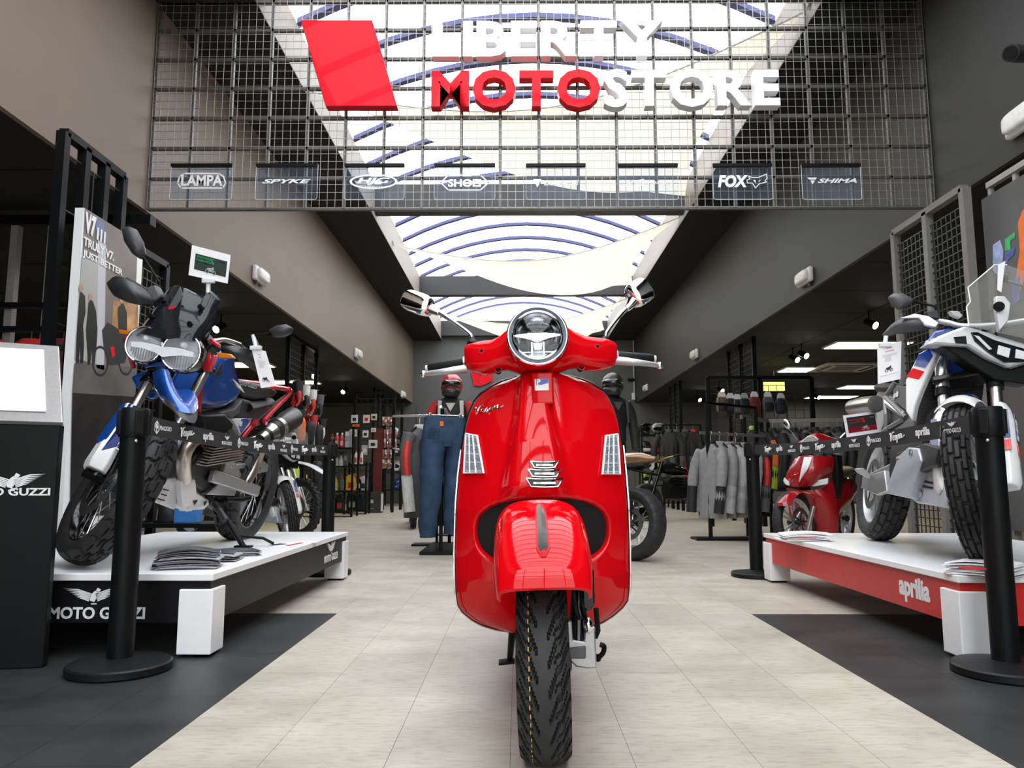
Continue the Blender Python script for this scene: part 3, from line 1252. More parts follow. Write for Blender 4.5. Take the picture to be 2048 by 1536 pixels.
# front mudguard
path = spline([(0, -0.262, 0.452), (0, -0.25, 0.50), (0, -0.205, 0.555), (0, -0.12, 0.60), (0, 0.0, 0.625), (0, 0.12, 0.615), (0, 0.2, 0.575)], 5)
g = []
for i, p in enumerate(path):
    t = i / (len(path) - 1)
    d = (path[min(i + 1, len(path) - 1)] - path[max(i - 1, 0)]).normalized()
    nrm = X3.cross(d)
    if nrm.z < 0:
        nrm = -nrm
    drop = interp([(0, 0.030), (0.2, 0.09), (0.45, 0.17), (0.7, 0.20), (1, 0.16)], t)
    hw = interp([(0, 0.104), (0.3, 0.114), (0.6, 0.118), (1, 0.112)], t)
    down = (V((0, 0.25, -1)).normalized()).lerp(-nrm, 0.35).normalized()
    r = []
    for j in range(29):
        a = -1 + 2 * j / 28
        sx = math.sin(PI * a / 2)
        x = hw * math.copysign(abs(sx) ** 0.5, sx)
        dn = drop * (1 - abs(math.cos(PI * a / 2)) ** 0.36)
        crown = 0.012 * (1 - (x / hw) ** 2)
        r.append(p + X3 * x + down * dn + nrm * crown)
    g.append(r)
q = MB()
q.sheet(g, lambda i, j: (V((0, 0.0, 0)) + (V((0, 0, 0.56)) - V((0, 0, g[i][j].z))) * 0 + V((-math.copysign(0.006 * min(1, abs(g[i][j].x) / 0.08), g[i][j].x), 0.006, -0.006))))
q.build('mudguard', RED, sc, smooth=50)
# chrome crest with its spear tip
cp = [r[14] for r in g]
pc = [p for p in spline(cp, 3)]
vis = [p + V((0, -0.003, 0.004)) for p in pc if 0.515 < p.z and p.y < -0.085][:60]
rings, bed = [], []
for i, p in enumerate(vis):
    t = i / (len(vis) - 1)
    w_ = interp([(0, 0.001), (0.14, 0.0115), (0.5, 0.0105), (0.9, 0.0095), (1, 0.0085)], t)
    rings.append([p + V((-w_, 0, 0)), p + V((0, -0.007, 0.007)), p + V((w_, 0, 0)), p + V((0, 0.004, -0.006))])
    bed.append([p + V((-w_ - 0.004, 0, -0.0015)), p + V((w_ + 0.004, 0, -0.0015))])
cr = MB().loft(rings).build('crest', mat('satin_chrome', (0.9, 0.9, 0.91), 0.22, 0.9), sc, smooth=30)
MB().sheet(bed, (0, 0.004, -0.005)).build('crest_bed', REDSIGN, cr)

# trailing link, damper and stands
ln = part('suspension_link', sc)
o_ = [S(x, y, -0.02) for x, y in ((1131, 1243), (1144, 1241), (1146, 1280), (1168, 1283), (1170, 1256), (1190, 1254), (1194, 1336), (1176, 1338), (1152, 1334), (1140, 1322), (1133, 1300))]
MB().slab(o_, (0, 0.07, 0)).build('link_arm', ALU, ln, bevel=0.004)
MB().slab([S(x, y, -0.024) for x, y in ((1136, 1296), (1172, 1292), (1172, 1318), (1140, 1318))], (0, 0.01, 0)).build('link_web', GREYP, ln, bevel=0.003)
e_ = S(1176, 1250, -0.02)
MB().ball(e_, (0.013, 0.016, 0.02)).build('domed_nut', CHROME, ln)
MB().cyl(S(1138, 1320, 0.0), V((0.05, 0, 0.2365)), 0.022, 14).build('axle_boss', ALU, ln)
MB().tube([S(1160, 1150, 0.03), S(1157, 1230, 0.02), S(1156, 1284, 0.0)], [0.02, 0.022, 0.02], 12).build('damper', BLACKG, ln)
for dx in (0, 14):
    MB().tube(spline([S(1146 + dx, 1150, 0.0), S(1150 + dx, 1200, -0.01), S(1158 + dx, 1240, 0.0), S(1160 + dx, 1275, 0.02)], 4), 0.005, 6).build('brake_hose', BLACK, ln)
fl = [S(x, y, -0.06) for x, y in ((1164, 1155), (1178, 1140), (1188, 1138), (1190, 1205), (1186, 1218), (1176, 1223), (1166, 1216))]
MB().slab(fl, (0, 0.02, 0)).build('side_reflector', BLACKG, ln, bevel=0.004)
MB().tube([S(1192, 1216, 0.06), S(1196, 1262, 0.06), S(1190, 1276, 0.06)], 0.007, 8).build('brake_hose', BLACK, ln)
ss = part('side_stand', sc)
MB().tube([S(1025, 1262, 0.52), S(1019, 1326, 0.52)], [0.012, 0.009], 8).build('stand_leg', BLACK, ss)
_p = S(1017, 1327, 0.52)
MB().bar(_p + V((-0.03, 0, 0.004)), _p + V((0.02, 0, 0.008)), 0.05, 0.008).build('stand_foot', BLACK, ss)
cs = part('centre_stand', sc)
MB().tube(spline([S(1196, 1316, 0.45), S(1206, 1306, 0.45), S(1208, 1293, 0.45), S(1200, 1289, 0.45)], 4), 0.008, 8).build('stand_pedal', BLACK, cs)
MB().tube([S(1196, 1316, 0.45), V((0.12, 0.62, 0.12)), V((0.12, 0.66, 0.2))], 0.012, 8).build('stand_leg', BLACK, cs)

# headset
HS = [(930, 694, 734, .42), (936, 690, 740, .415), (948, 687, 746, .41), (965, 684, 750, .405), (985, 682, 747, .40), (1000, 675, 741, .395), (1015, 662, 740, .39), (1032, 645, 745, .38), (1050, 634, 750, .375), (1076, 628, 752, .37),
      (1102, 633, 749, .375), (1120, 644, 744, .38), (1136, 658, 738, .39), (1152, 667, 736, .395), (1170, 674, 741, .40), (1192, 677, 742, .405), (1212, 679, 739, .41), (1226, 684, 733, .415), (1232, 689, 727, .42)]
HS2 = []
for k_ in range(len(HS) - 1):
    for t_ in (0, 0.5):
        HS2.append(tuple(lerp(a_, b_, t_) for a_, b_ in zip(HS[k_], HS[k_ + 1])))
HS2.append(HS[-1])
rings = []
for px, y0, y1, yc in HS2:
    a_, b_ = S(px, y0, yc), S(px, y1, yc)
    h_ = (a_.z - b_.z) / 2
    c = (a_ + b_) / 2
    dpt = interp([(930, 0.034), (948, 0.05), (985, 0.06), (1030, 0.064), (1076, 0.062), (1120, 0.064), (1170, 0.06), (1212, 0.05), (1232, 0.034)], px)
    r = []
    for k in range(28):
        t = 2 * PI * k / 28
        cy, sz = math.cos(t), math.sin(t)
        r.append(V((c.x, c.y + dpt * math.copysign(abs(cy) ** 0.62, cy), c.z + h_ * math.copysign(abs(sz) ** 0.62, sz))))
    rings.append(r)
hs = MB().loft(rings).build('headset', RED, sc, smooth=50)
for px, py, r_ in ((963, 702, 0.0065), (1195, 693, 0.0065), (996, 738, 0.0105), (1163, 733, 0.0105)):
    st_ = min(HS2, key=lambda h_: abs(h_[0] - px))
    a_, b_ = S(px, st_[1], st_[3]), S(px, st_[2], st_[3])
    zc_, hh_ = (a_.z + b_.z) / 2, (a_.z - b_.z) / 2
    dp_ = interp([(930, 0.034), (948, 0.05), (985, 0.06), (1030, 0.064), (1076, 0.062), (1120, 0.064), (1170, 0.06), (1212, 0.05), (1232, 0.034)], px)
    p = S(px, py, 0.35)
    for _ in range(3):
        sn = min(0.98, abs((p.z - zc_) / hh_)) ** (1 / 0.62)
        p = S(px, py, st_[3] - dp_ * math.sqrt(1 - sn * sn) ** 0.62 - 0.0015)
    MB().cyl(p, p + V((0, 0.05, 0)), r_, 16).build('fixing_hole', mat('deep_black', (0.002, 0.002, 0.002), 0.9), hs)
    MB().torus(p, Y3, r_, 0.0012, 20, 6).build('hole_rim', RED, hs)
# headlight
hl = part('headlight', sc)
HC = S(1075, 671, 0.245)
HA = V((0.0, -1, 0.10)).normalized()
HR = 0.087


def hp(r, d):
    return (HR * r, d)


MB().lathe([hp(1.03, -0.10), hp(1.07, -0.05), hp(1.06, -0.01), hp(1.0, 0.0)], HC, HA, 48).build('headlight_shell', RED, hl)
MB().torus(HC, HA, HR * 1.0, 0.0055, 56, 10).build('headlight_rim', CHROME, hl)
MB().lathe([hp(0.99, 0.0), hp(0.985, 0.006), hp(0.86, 0.004), hp(0.85, -0.004)], HC, HA, 56).build('bezel', mat('blue_grey_bezel', (0.05, 0.06, 0.075), 0.15, 0.6), hl)
MB().torus(HC + HA * 0.004, HA, HR * 0.84, 0.004, 56, 8).build('inner_rim', CHROME, hl)
MB().lathe([hp(0.83, 0.0), hp(0.8, -0.02), hp(0.6, -0.045), hp(0.0, -0.06)], HC, HA, 40).build('reflector', mat('reflector_silver', (0.55, 0.57, 0.6), 0.12, 1.0), hl)
u_, w_ = frame(HA)
if w_.z < 0:
    u_, w_ = -u_, -w_
u_ = X3


def hq(x, z, d):
    return HC + u_ * (HR * x) + w_ * (HR * z) + HA * d


MB().slab([hq(-0.8, 0.06, -0.01), hq(-0.3, 0.1, -0.008), hq(0.3, 0.1, -0.008), hq(0.8, 0.06, -0.01), hq(0.8, -0.03, -0.01), hq(0.35, -0.12, -0.008), hq(0.12, -0.2, -0.008), hq(-0.12, -0.2, -0.008), hq(-0.35, -0.12, -0.008), hq(-0.8, -0.03, -0.01)], HA * 0.008).build('light_bar', CHROME, hl, bevel=0.002)
for sx in (-1, 1):
    MB().cyl(hq(0.42 * sx, -0.38, -0.025), hq(0.42 * sx, -0.38, -0.012), HR * 0.26, 20).build('low_beam_lens', BLACKG, hl)
    MB().bar(hq(0.2 * sx, -0.7, -0.012), hq(0.2 * sx, -0.2, -0.012), 0.004, 0.004).build('divider', CHROME, hl)
MB().slab([hq(-0.18, -0.22, -0.012), hq(0.18, -0.22, -0.012), hq(0.13, -0.5, -0.012), hq(-0.13, -0.5, -0.012)], HA * 0.006).build('centre_lamp', SILVER, hl, bevel=0.002)
MB().bar(hq(-0.6, -0.55, -0.012), hq(0.6, -0.55, -0.012), 0.003, 0.003).build('divider', CHROME, hl)
MB().lathe([hp(0.83, 0.002), hp(0.7, 0.012), hp(0.45, 0.02), hp(0.0, 0.024)], HC, HA, 48).build('headlight_lens', LENS, hl, smooth=60)

# grips, levers, mirrors
for sd in (-1, 1):
    if sd < 0:
        g0, g1, l0, l1, l2 = S(934, 724, 0.45), S(857, 737, 0.47), S(932, 738, 0.40), S(890, 743, 0.39), S(847, 748, 0.41)
        m0, m1, m2, m3 = S(945, 690, 0.42), S(944, 676, 0.43), S(893, 634, 0.47), S(872, 622, 0.48)
        mc, mrx, mrz, tilt = S(835, 606, 0.50), 0.058, 0.036, R(24)
    else:
        g0, g1, l0, l1, l2 = S(1228, 712, 0.45), S(1306, 718, 0.47), S(1230, 721, 0.40), S(1275, 725, 0.39), S(1319, 731, 0.41)
        m0, m1, m2, m3 = S(1207, 688, 0.42), S(1212, 674, 0.43), S(1240, 630, 0.47), S(1259, 612, 0.48)
        mc, mrx, mrz, tilt = S(1279, 585, 0.50), 0.042, 0.044, R(-32)
    gp = MB().tube([g0, g0.lerp(g1, 0.1), g1.lerp(g0, 0.04), g1], [0.015, 0.0165, 0.0165, 0.014], 16).build('grip', PLASTIC, sc)
    MB().cyl(g1, g1 + (g1 - g0).normalized() * 0.008, 0.012, 12).build('grip_end', SILVER, gp)
    lv = MB().tube(spline([l0, l1, l2], 5), [0.014, 0.014, 0.0135, 0.013, 0.0115, 0.0105, 0.0098, 0.009, 0.0085, 0.008, 0.008], 10).build('brake_lever', ALU, sc)
    MB().ball(l2, 0.0115).build('lever_ball', CHROME, lv)
    MB().tube([g0 + V((0.012 * sd, 0, 0)), g0 + V((-0.02 * sd, 0, 0))], 0.018, 14).build('grip_collar', STEEL, gp)
    mi = part('mirror', sc)
    MB().lathe([(0.019, 0), (0.018, 0.008), (0.010, 0.022), (0.009, 0.026)], m0, (m1 - m0).normalized(), 16).build('mirror_boot', PLASTIC, mi)
    MB().tube(spline([m1 + V((0, 0, -0.01)), m1.lerp(m2, 0.15) + V((-0.004 * sd, 0, 0.004)), m2, m3], 4), [0.006] * 8 + [0.009] * 5, 10).build('mirror_stem', CHROME, mi)
    MB().tube([m3.lerp(m2, 0.3), m3, m3.lerp(mc, 0.35)], [0.011, 0.014, 0.02], 12).build('mirror_socket', CHROME, mi)
    rot = Mx.Rotation(tilt, 4, 'Y').to_3x3() @ Mx.Rotation(R(18 * sd), 4, 'Z').to_3x3()
    q = MB()
    sball(q, mc, (mrx, 0.03, mrz), rot, 0.62, 28, 16)
    q.build('mirror_head', CHROME, mi, smooth=60)
    MB().slab([mc + rot @ V((mrx * 0.86 * math.copysign(abs(math.cos(t)) ** 0.6, math.cos(t)), 0.026, mrz * 0.84 * math.copysign(abs(math.sin(t)) ** 0.6, math.sin(t)))) for t in (2 * PI * k / 24 for k in range(24))], rot @ V((0, 0.006, 0))).build('mirror_glass', mat('mirror_silvering', (0.9, 0.9, 0.9), 0.02, 1.0), mi)

# what stands behind the shield: tunnel, floor, tail, seat, rear wheel
bo = MB()
rings = []
for y, zc, hw, hh in ((0.34, 0.60, 0.10, 0.30), (0.40, 0.52, 0.13, 0.30), (0.48, 0.30, 0.19, 0.08), (0.62, 0.27, 0.21, 0.06), (0.80, 0.30, 0.20, 0.10), (0.9, 0.45, 0.21, 0.24), (1.05, 0.52, 0.235, 0.26), (1.25, 0.56, 0.24, 0.24), (1.45, 0.60, 0.20, 0.2), (1.62, 0.66, 0.12, 0.12), (1.70, 0.68, 0.05, 0.05)):
    rings.append([V((hw * math.copysign(abs(math.cos(t)) ** 0.7, math.cos(t)), y, zc + hh * math.copysign(abs(math.sin(t)) ** 0.7, math.sin(t)))) for t in (2 * PI * k / 20 for k in range(20))])
bo.loft(rings)
bo.build('rear_body', RED, sc, smooth=50)
st = MB()
rings = []
for y, zt_, hw in ((0.84, 0.70, 0.10), (0.90, 0.77, 0.13), (1.05, 0.79, 0.15), (1.25, 0.83, 0.15), (1.45, 0.85, 0.12), (1.55, 0.82, 0.07)):
    rings.append([V((hw * math.cos(t), y, zt_ - 0.02 + 0.045 * math.sin(t))) for t in (2 * PI * k / 16 for k in range(16))])
st.loft(rings)
st.build('seat', mat('black_vinyl', (0.015, 0.015, 0.016), 0.45, bump=0.1), sc, smooth=60)
wheel(sc, 'rear_wheel', Mx.Translation((0, 1.36, 0.2365)), 0.2365, 0.13, 0.078, g_scooter, spokes=0, mag=5, rimmat=DGREY, nth=160, ns=16)
# ------------------------------------------------------------------ display platforms, barriers, lectern
ZP = 0.32


def eagle(mb, o, ex, ey, w):
    """spread eagle: two wings of feather strips, body, head and tail"""
    o, ex, ey = V(o), V(ex), V(ey)
    n = ex.cross(ey).normalized() * 0.0015

    def pl(pts):
        mb.slab([o + ex * (x * w) + ey * (y * w) for x, y in pts], n)
    for sd, ln in ((-1, 1.0), (1, 0.92)):
        for k in range(6):
            x1, y1 = (0.50 - 0.045 * k) * ln, 0.135 - 0.028 * k
            x0, y0 = 0.03 + 0.008 * k, 0.055 - 0.022 * k
            mx_, my = lerp(x0, x1, 0.5), lerp(y0, y1, 0.5) + 0.035 - 0.004 * k
            w_ = 0.016
            pl([(sd * x0, y0), (sd * mx_, my), (sd * x1, y1), (sd * mx_, my - w_ * 1.3), (sd * x0, y0 - w_)])
    pl([(-0.06, 0.02), (0.02, 0.1), (0.09, 0.09), (0.07, 0.02), (0.02, -0.08), (-0.05, -0.06)])
    pl([(0.03, 0.09), (0.06, 0.15), (0.12, 0.12), (0.09, 0.08)])
    pl([(-0.03, -0.10), (0.06, -0.10), (0.06, -0.12), (-0.03, -0.12)])


def display_platform(label, x0, x1, y0, y1, side_mat, inner, zt_=ZP):
    t_ = thing('display_platform', label, 'platform', ((x0 + x1) / 2, (y0 + y1) / 2, 0))
    MB().span((x0, y0, zt_ - 0.028), (x1, y1, zt_)).build('platform_top', WHITE, t_, world=True, smooth=0, bevel=0.003)
    k = 0.012
    MB().span((x0 + k, y0 + k, 0.13), (x1 - k, y0 + k + 0.03, zt_ - 0.028)).build('apron_panel', side_mat, t_, world=True, smooth=0)
    MB().span((x0 + k, y1 - k - 0.03, 0.13), (x1 - k, y1 - k, zt_ - 0.028)).build('apron_panel', side_mat, t_, world=True, smooth=0)
    MB().span((x0 + k, y0 + k + 0.03, 0.13), (x0 + k + 0.03, y1 - k - 0.03, zt_ - 0.028)).build('apron_panel', side_mat, t_, world=True, smooth=0)
    MB().span((x1 - k - 0.03, y0 + k + 0.03, 0.13), (x1 - k, y1 - k - 0.03, zt_ - 0.028)).build('apron_panel', side_mat, t_, world=True, smooth=0)
    for cx in (x0, x1):
        for cy in (y0, y1):
            dx, dy = (1 if cx == x0 else -1), (1 if cy == y0 else -1)
            MB().span((cx - dx * 0.004, cy - dy * 0.004, 0.012), (cx + dx * 0.13, cy + dy * 0.13, zt_ - 0.06)).build('corner_leg', WHITE, t_, world=True, smooth=0, bevel=0.004)
            MB().span((cx + dx * 0.02, cy + dy * 0.02, 0), (cx + dx * 0.11, cy + dy * 0.11, 0.012)).build('leg_glide', BLACK, t_, world=True, smooth=0)
    return t_


PX0, PX1, PY0, PY1 = -2.5, -1.2, 3.09, 5.52
APB = mat('black_apron_foil', (0.008, 0.008, 0.009), 0.4, spec=0.2)
pl = display_platform('low white topped platform with black sides under the blue motorcycle', PX0, PX1, PY0, PY1, APB, 1)
q = MB()
_y = PY0 + 0.0105
eagle(q, at(187, 1194, y=_y), X3, Z3, at(247, 1200, y=_y).x - at(127, 1200, y=_y).x)
q.build('eagle_emblem', WINK, pl, world=True, smooth=0)
a_, b_ = at(97, 1238, y=_y), at(291, 1214, y=_y)
lettering('lettering', 'MOTO GUZZI', WINK, pl, a_, X3, Z3, w=b_.x - a_.x, h=b_.z - a_.z, d=0.0015, bold=0.03)
_x = PX1 - 0.0105
a_, b_, c_ = at(648, 1133, x=_x), at(675, 1112, x=_x), at(660, 1101, x=_x)
lettering('lettering', 'MOTO GUZZI', WINK, pl, V((_x, a_.y, 0.165)), Y3, Z3, w=b_.y - a_.y, h=0.045, d=0.0015, bold=0.03)
q = MB()
eagle(q, V((_x, (a_.y + b_.y) / 2, 0.245)), Y3, Z3, (b_.y - a_.y) * 0.75)
q.build('eagle_emblem', WINK, pl, world=True, smooth=0)

QX0, QX1, QY0, QY1 = 1.695, 3.05, 3.05, 5.42
APR = mat('red_apron_foil', (0.55, 0.025, 0.022), 0.35)
pr = display_platform('low white topped platform with red sides under the white motorcycle', QX0, QX1, QY0, QY1, APR, 0)
_x = QX0 + 0.0105
a_, b_ = at(1799, 1180, x=_x), at(1862, 1220, x=_x)
lettering('lettering', 'aprilia', WINK, pr, V((_x, a_.y, 0.155)), -Y3, Z3, w=a_.y - b_.y, h=0.115, d=0.0015, bold=0.04)


# belt barriers
def barrier(label, x, y, belt_to=None, near=True, words=(), inner=1):
    t_ = thing('barrier_post', label, 'barrier post', (x, y, 0), group='black belt barrier posts')
    MB().lathe([(0.001, 0), (0.172, 0), (0.178, 0.006), (0.178, 0.028), (0.172, 0.034), (0.07, 0.048), (0.05, 0.05), (0.001, 0.05)], (x, y, 0), Z3, 48).build('base_plate', PLASTIC, t_, world=True, smooth=35)
    MB().cyl((x, y, 0.045), (x, y, 0.86), 0.046, 24).build('post', BLACK, t_, world=True)
    MB().lathe([(0.001, 0.845), (0.051, 0.845), (0.053, 0.85), (0.053, 0.945), (0.048, 0.955), (0.001, 0.955)], (x, y, 0), Z3, 24).build('head', BLACK, t_, world=True, smooth=35)
    for k in range(4):
        a = PI / 4 + k * PI / 2
        c = V((x + 0.053 * math.cos(a), y + 0.053 * math.sin(a), 0.9))
        MB().box(c, (0.03, 0.012, 0.09), Mx.Rotation(a + PI / 2, 3, 'Z')).build('belt_slot', PLASTIC, t_, world=True, bevel=0.002)
    MB().ball((x + 0.03 * inner, y - 0.04, 0.83), 0.007, 8, 6).build('rivet', STEEL, t_, world=True)
    if belt_to is None:
        return t_
    A, B = V((x, y, 0)), V(belt_to)
    d = (B - A).normalized()
    A, B = A + d * 0.05, B - d * 0.05
    L = (B - A).length
    n = 24
    sid = V((d.y, -d.x, 0)) * (1 if inner > 0 else -1)
    hz = 0.036

    def bp(s, z):
        return A + d * s + V((0, 0, 0.90 - 0.03 * math.sin(PI * s / L) + z))
    q = MB()
    q.sheet([[bp(L * i / n, -hz) + sid * 0.001, bp(L * i / n, hz) + sid * 0.001] for i in range(n + 1)], -sid * 0.002)
    be = q.build('belt', mat('black_webbing', (0.022, 0.021, 0.024), 0.7, bump=0.2, bscale=400), t_, world=True, smooth=0)
    MB().box(B, (0.03, 0.03, 0.09), None).build('belt_end_clip', PLASTIC, t_, world=True, bevel=0.003)
    ex = d if inner > 0 else -d
    for k in range(12):
        s = 0.18 + 0.218 * k
        if s > L - 0.1:
            break
        w = words[k % 4]
        o = bp(s, 0) + sid * 0.003
        if w == 'v':
            script(t_, WINK, lambda u, v: o + ex * (0.13 * (u - 0.5)) + Z3 * (0.052 * (v - 0.5) + 0.014 * (u - 0.5)), 0.0028, 'belt_print', True)
        elif w == 'p':
            mb = MB()
            text(mb, 'PIAGGIO', o - ex * 0.035 - Z3 * 0.009, ex, Z3, w=0.10, h=0.018, d=0.001)
            c = o - ex * 0.06
            hexa = [c + ex * (0.021 * math.sin(PI / 3 * j)) + Z3 * (0.027 * math.cos(PI / 3 * j)) for j in range(6)]
            ins = [c + (p - c) * 0.8 for p in hexa]
            for j in range(6):
                mb.slab([hexa[j], hexa[(j + 1) % 6], ins[(j + 1) % 6], ins[j]], sid * 0.001)
            mb.slab([c + ex * 0.003 + Z3 * 0.02, c - ex * 0.003 + Z3 * 0.02, c - ex * 0.003 - Z3 * 0.02, c + ex * 0.003 - Z3 * 0.02], sid * 0.001)
            mb.torus(c + Z3 * 0.004, sid, 0.008, 0.002, 14, 4)
            mb.build('belt_print', WINK, t_, smooth=0, world=True)
        elif w == 'a':
            lettering('belt_print', 'aprilia', WINK, t_, o - Z3 * 0.022, ex, Z3, w=0.115, h=0.046, d=0.001, bold=0.03, align='C')
        else:
            mb = MB()
            text(mb, 'MOTO GUZZI', o - Z3 * 0.02, ex, Z3, w=0.12, h=0.017, d=0.001, align='C')
            eagle(mb, o + Z3 * 0.012, ex, Z3, 0.075)
            mb.build('belt_print', WINK, t_, smooth=0, world=True)
    return t_


SA, SB = at(254, 1340, z=0), at(656, 1152, z=0)
SA = V((-1.445, 2.885, 0))
SB = V((-1.395, 5.72, 0))
SC, SD = V((1.74, 2.86, 0)), V((1.70, 5.62, 0))
barrier('black belt barrier post in front of the black sided platform beside its white leg', SA.x, SA.y, SB, True, 'pvam', 1)
barrier('black belt barrier post at the far end of the black sided platform', SB.x, SB.y, None, False, (), 1)
barrier('black belt barrier post in front of the red sided platform, cut by the frame', SC.x, SC.y, SD, True, 'mavp', -1)
barrier('black belt barrier post at the far end of the red sided platform', SD.x, SD.y, None, False, (), -1)

# lectern with slanted top, turned a little away from the aisle
k0 = V((at(88, 1333, y=2.93).x, 2.93, 0))
k_ = thing('info_lectern', 'black info lectern with slanted grey top and a white sheet', 'lectern', k0, (0, 0, R(13)))
KM = wm(k_)
kz = at(128, 845, y=0, m=KM).z
kx = at(128, 845, y=0, m=KM).x
MB().span((-0.58, 0, 0.0), (-0.004, 0.05, kz - 0.01)).build('lectern_body', BLACK, k_, smooth=0, bevel=0.004)
DT = 0.26
tb, tb0 = at(117, 692, y=DT, m=KM), at(0, 676, y=DT, m=KM)
tl = [V((kx, -0.015, kz)), V((tb.x, DT, tb.z)), V((-0.60, DT, tb.z + 0.02)), V((-0.60, -0.015, kz + 0.01))]
sl = tl[1] - tl[0]
e2 = sl.normalized()
e1 = (tl[3] - tl[0]).normalized()
nn = e1.cross(e2).normalized()
if nn.y > 0:
    nn = -nn
MB().slab(tl, -nn * 0.02).build('slanted_top', mat('brushed_grey_metal', (0.50, 0.49, 0.49), 0.35, 0.6, scale=90), k_, smooth=0, bevel=0.002)
MB().span((-0.5, 0.05, kz - 0.12), (-0.08, 0.09, kz + 0.06)).build('top_bracket', BLACK, k_, smooth=0)
o_ = [tl[0] + e1 * 0.055 + e2 * 0.05 + nn * 0.002]
o_ += [o_[0] + e1 * 0.36, o_[0] + e1 * 0.36 + e2 * (sl.length - 0.085), o_[0] + e2 * (sl.length - 0.085)]
MB().slab(o_, nn * 0.004).build('info_sheet', WSIGN, k_, smooth=0, label='white sheet')
a_, b_ = at(100, 991, y=-0.001, m=KM), at(-60, 976, y=-0.001, m=KM)
lettering('lettering', 'MOTO GUZZI', WINK, k_, V((b_.x - 0.03, -0.001, a_.z)), X3, Z3, world=False, w=a_.x - b_.x + 0.03, h=b_.z - a_.z, d=0.0015, bold=0.03)
q = MB()
eagle(q, at(22, 966, y=-0.001, m=KM), X3, Z3, 0.25)
q.build('eagle_emblem', WINK, k_, smooth=0)


# leaflets on the platforms
def leaflet_pile(label, pts, z0, n, dh, cover, seed, edge=PAPER, group='leaflet piles on the platforms'):
    rnd = random.Random(seed)
    t_ = thing('leaflet_pile', label, 'leaflets', (pts[0] + pts[1]) / 2 + V((0, 0, ZP)), group=group)
    a, b, w = V(pts[0]), V(pts[1]), pts[2]
    ex = (b - a).normalized()
    ey = V((-ex.y, ex.x, 0))
    L = (b - a).length
    for k in range(n):
        z = z0 + dh * k
        o = a + ex * rnd.uniform(-0.02, 0.02) + ey * rnd.uniform(-0.012, 0.012)
        an = rnd.uniform(-0.12, 0.12)
        fx = (ex * math.cos(an) + ey * math.sin(an))
        fy = V((-fx.y, fx.x, 0))
        bow = rnd.uniform(0.0, 0.006) + 0.0009 * k
        g = [[o + fx * (L * u) + fy * (w * v) + V((0, 0, z + bow * math.sin(PI * u) - bow * 0.0)) for v in (0, 0.5, 1)] for u in (0, 0.17, 0.33, 0.5, 0.67, 0.83, 1)]
        lf = MB().sheet(g, (0, 0, dh * 0.72)).build('leaflet', cover if (k == n - 1 or k % 3 == 2) else edge, t_, world=True, smooth=0)
    return t_


DCOV = mat('leaflet_cover_grey', (0.10, 0.105, 0.115), 0.3, coat=0.3, var=0.5, scale=14)
GEDG = mat('leaflet_paper_grey', (0.36, 0.36, 0.39), 0.5, var=0.2, scale=30)
RCOV = mat('leaflet_cover_red', (0.62, 0.03, 0.035), 0.3, coat=0.3, var=0.05)


def leaf_at(px0, py0, px1, py1, w, **k):
    a, b = at(px0, py0, z=ZP), at(px1, py1, z=ZP)
    a.z = b.z = 0
    return (a, b, w)


leaflet_pile('fanned pile of grey leaflets lying near the platform corner', leaf_at(308, 1141, 432, 1137, 0.15), ZP, 16, 0.0042, DCOV, 3, GEDG)
leaflet_pile('second pile of grey leaflets overlapping behind the fanned one', leaf_at(335, 1126, 470, 1123, 0.16), ZP, 9, 0.004, DCOV, 5, GEDG)
leaflet_pile('small pile of dark leaflets on the platform towards the side stand', leaf_at(425, 1116, 520, 1112, 0.17), ZP, 6, 0.004, DCOV, 6, GEDG)
leaflet_pile('pile of red and white leaflets by the far corner of the red platform', leaf_at(1573, 1083, 1660, 1084, 0.22), ZP, 9, 0.005, WSIGN, 8)
leaflet_pile('pile of red and white leaflets beside the front wheel on the red platform', leaf_at(1894, 1148, 2025, 1158, 0.2), ZP, 9, 0.005, WSIGN, 9)
for px, py, s in ((1615, 1076, 1.0), (1945, 1137, 0.9)):
    c = at(px, py, z=ZP + 0.052)
    t_ = tag(MB().lathe([(0.001, 0), (0.05 * s, 0), (0.05 * s, 0.0015), (0.001, 0.0015)], c, Z3, 20).build('round_sticker', RCOV, None), 'round red print lying on the %s leaflet pile' % ('far' if px < 1700 else 'near'), 'leaflet', 'red prints on leaflets')
# flat flyers
q = MB().slab([at(528, 1091, z=ZP), at(600, 1082, z=ZP), at(640, 1084, z=ZP), at(570, 1094, z=ZP)], (0, 0, 0.0015))
fl_ = tag(q.build('flyer', PAPER, smooth=0), 'single white flyer with dark and red print lying flat on the platform', 'flyer')
MB().slab([at(535, 1090, z=ZP + .002), at(560, 1087, z=ZP + .002), at(575, 1088, z=ZP + .002), at(548, 1091, z=ZP + .002)], (0, 0, 0.0008)).build('dark_print', INK, fl_, world=True, smooth=0)
MB().slab([at(570, 1091, z=ZP + .002), at(603, 1085, z=ZP + .002), at(608, 1086, z=ZP + .002), at(576, 1092, z=ZP + .002)], (0, 0, 0.0008)).build('red_print', RINK, fl_, world=True, smooth=0)
# ------------------------------------------------------------------ the two touring enduros
def steer_matrix(phi, rake, trail):
    a = V((0, math.sin(rake), math.cos(rake)))
    o = V((0, -trail, 0))
    return Mx.Translation(o) @ Mx.Rotation(phi, 4, a) @ Mx.Translation(-o), a


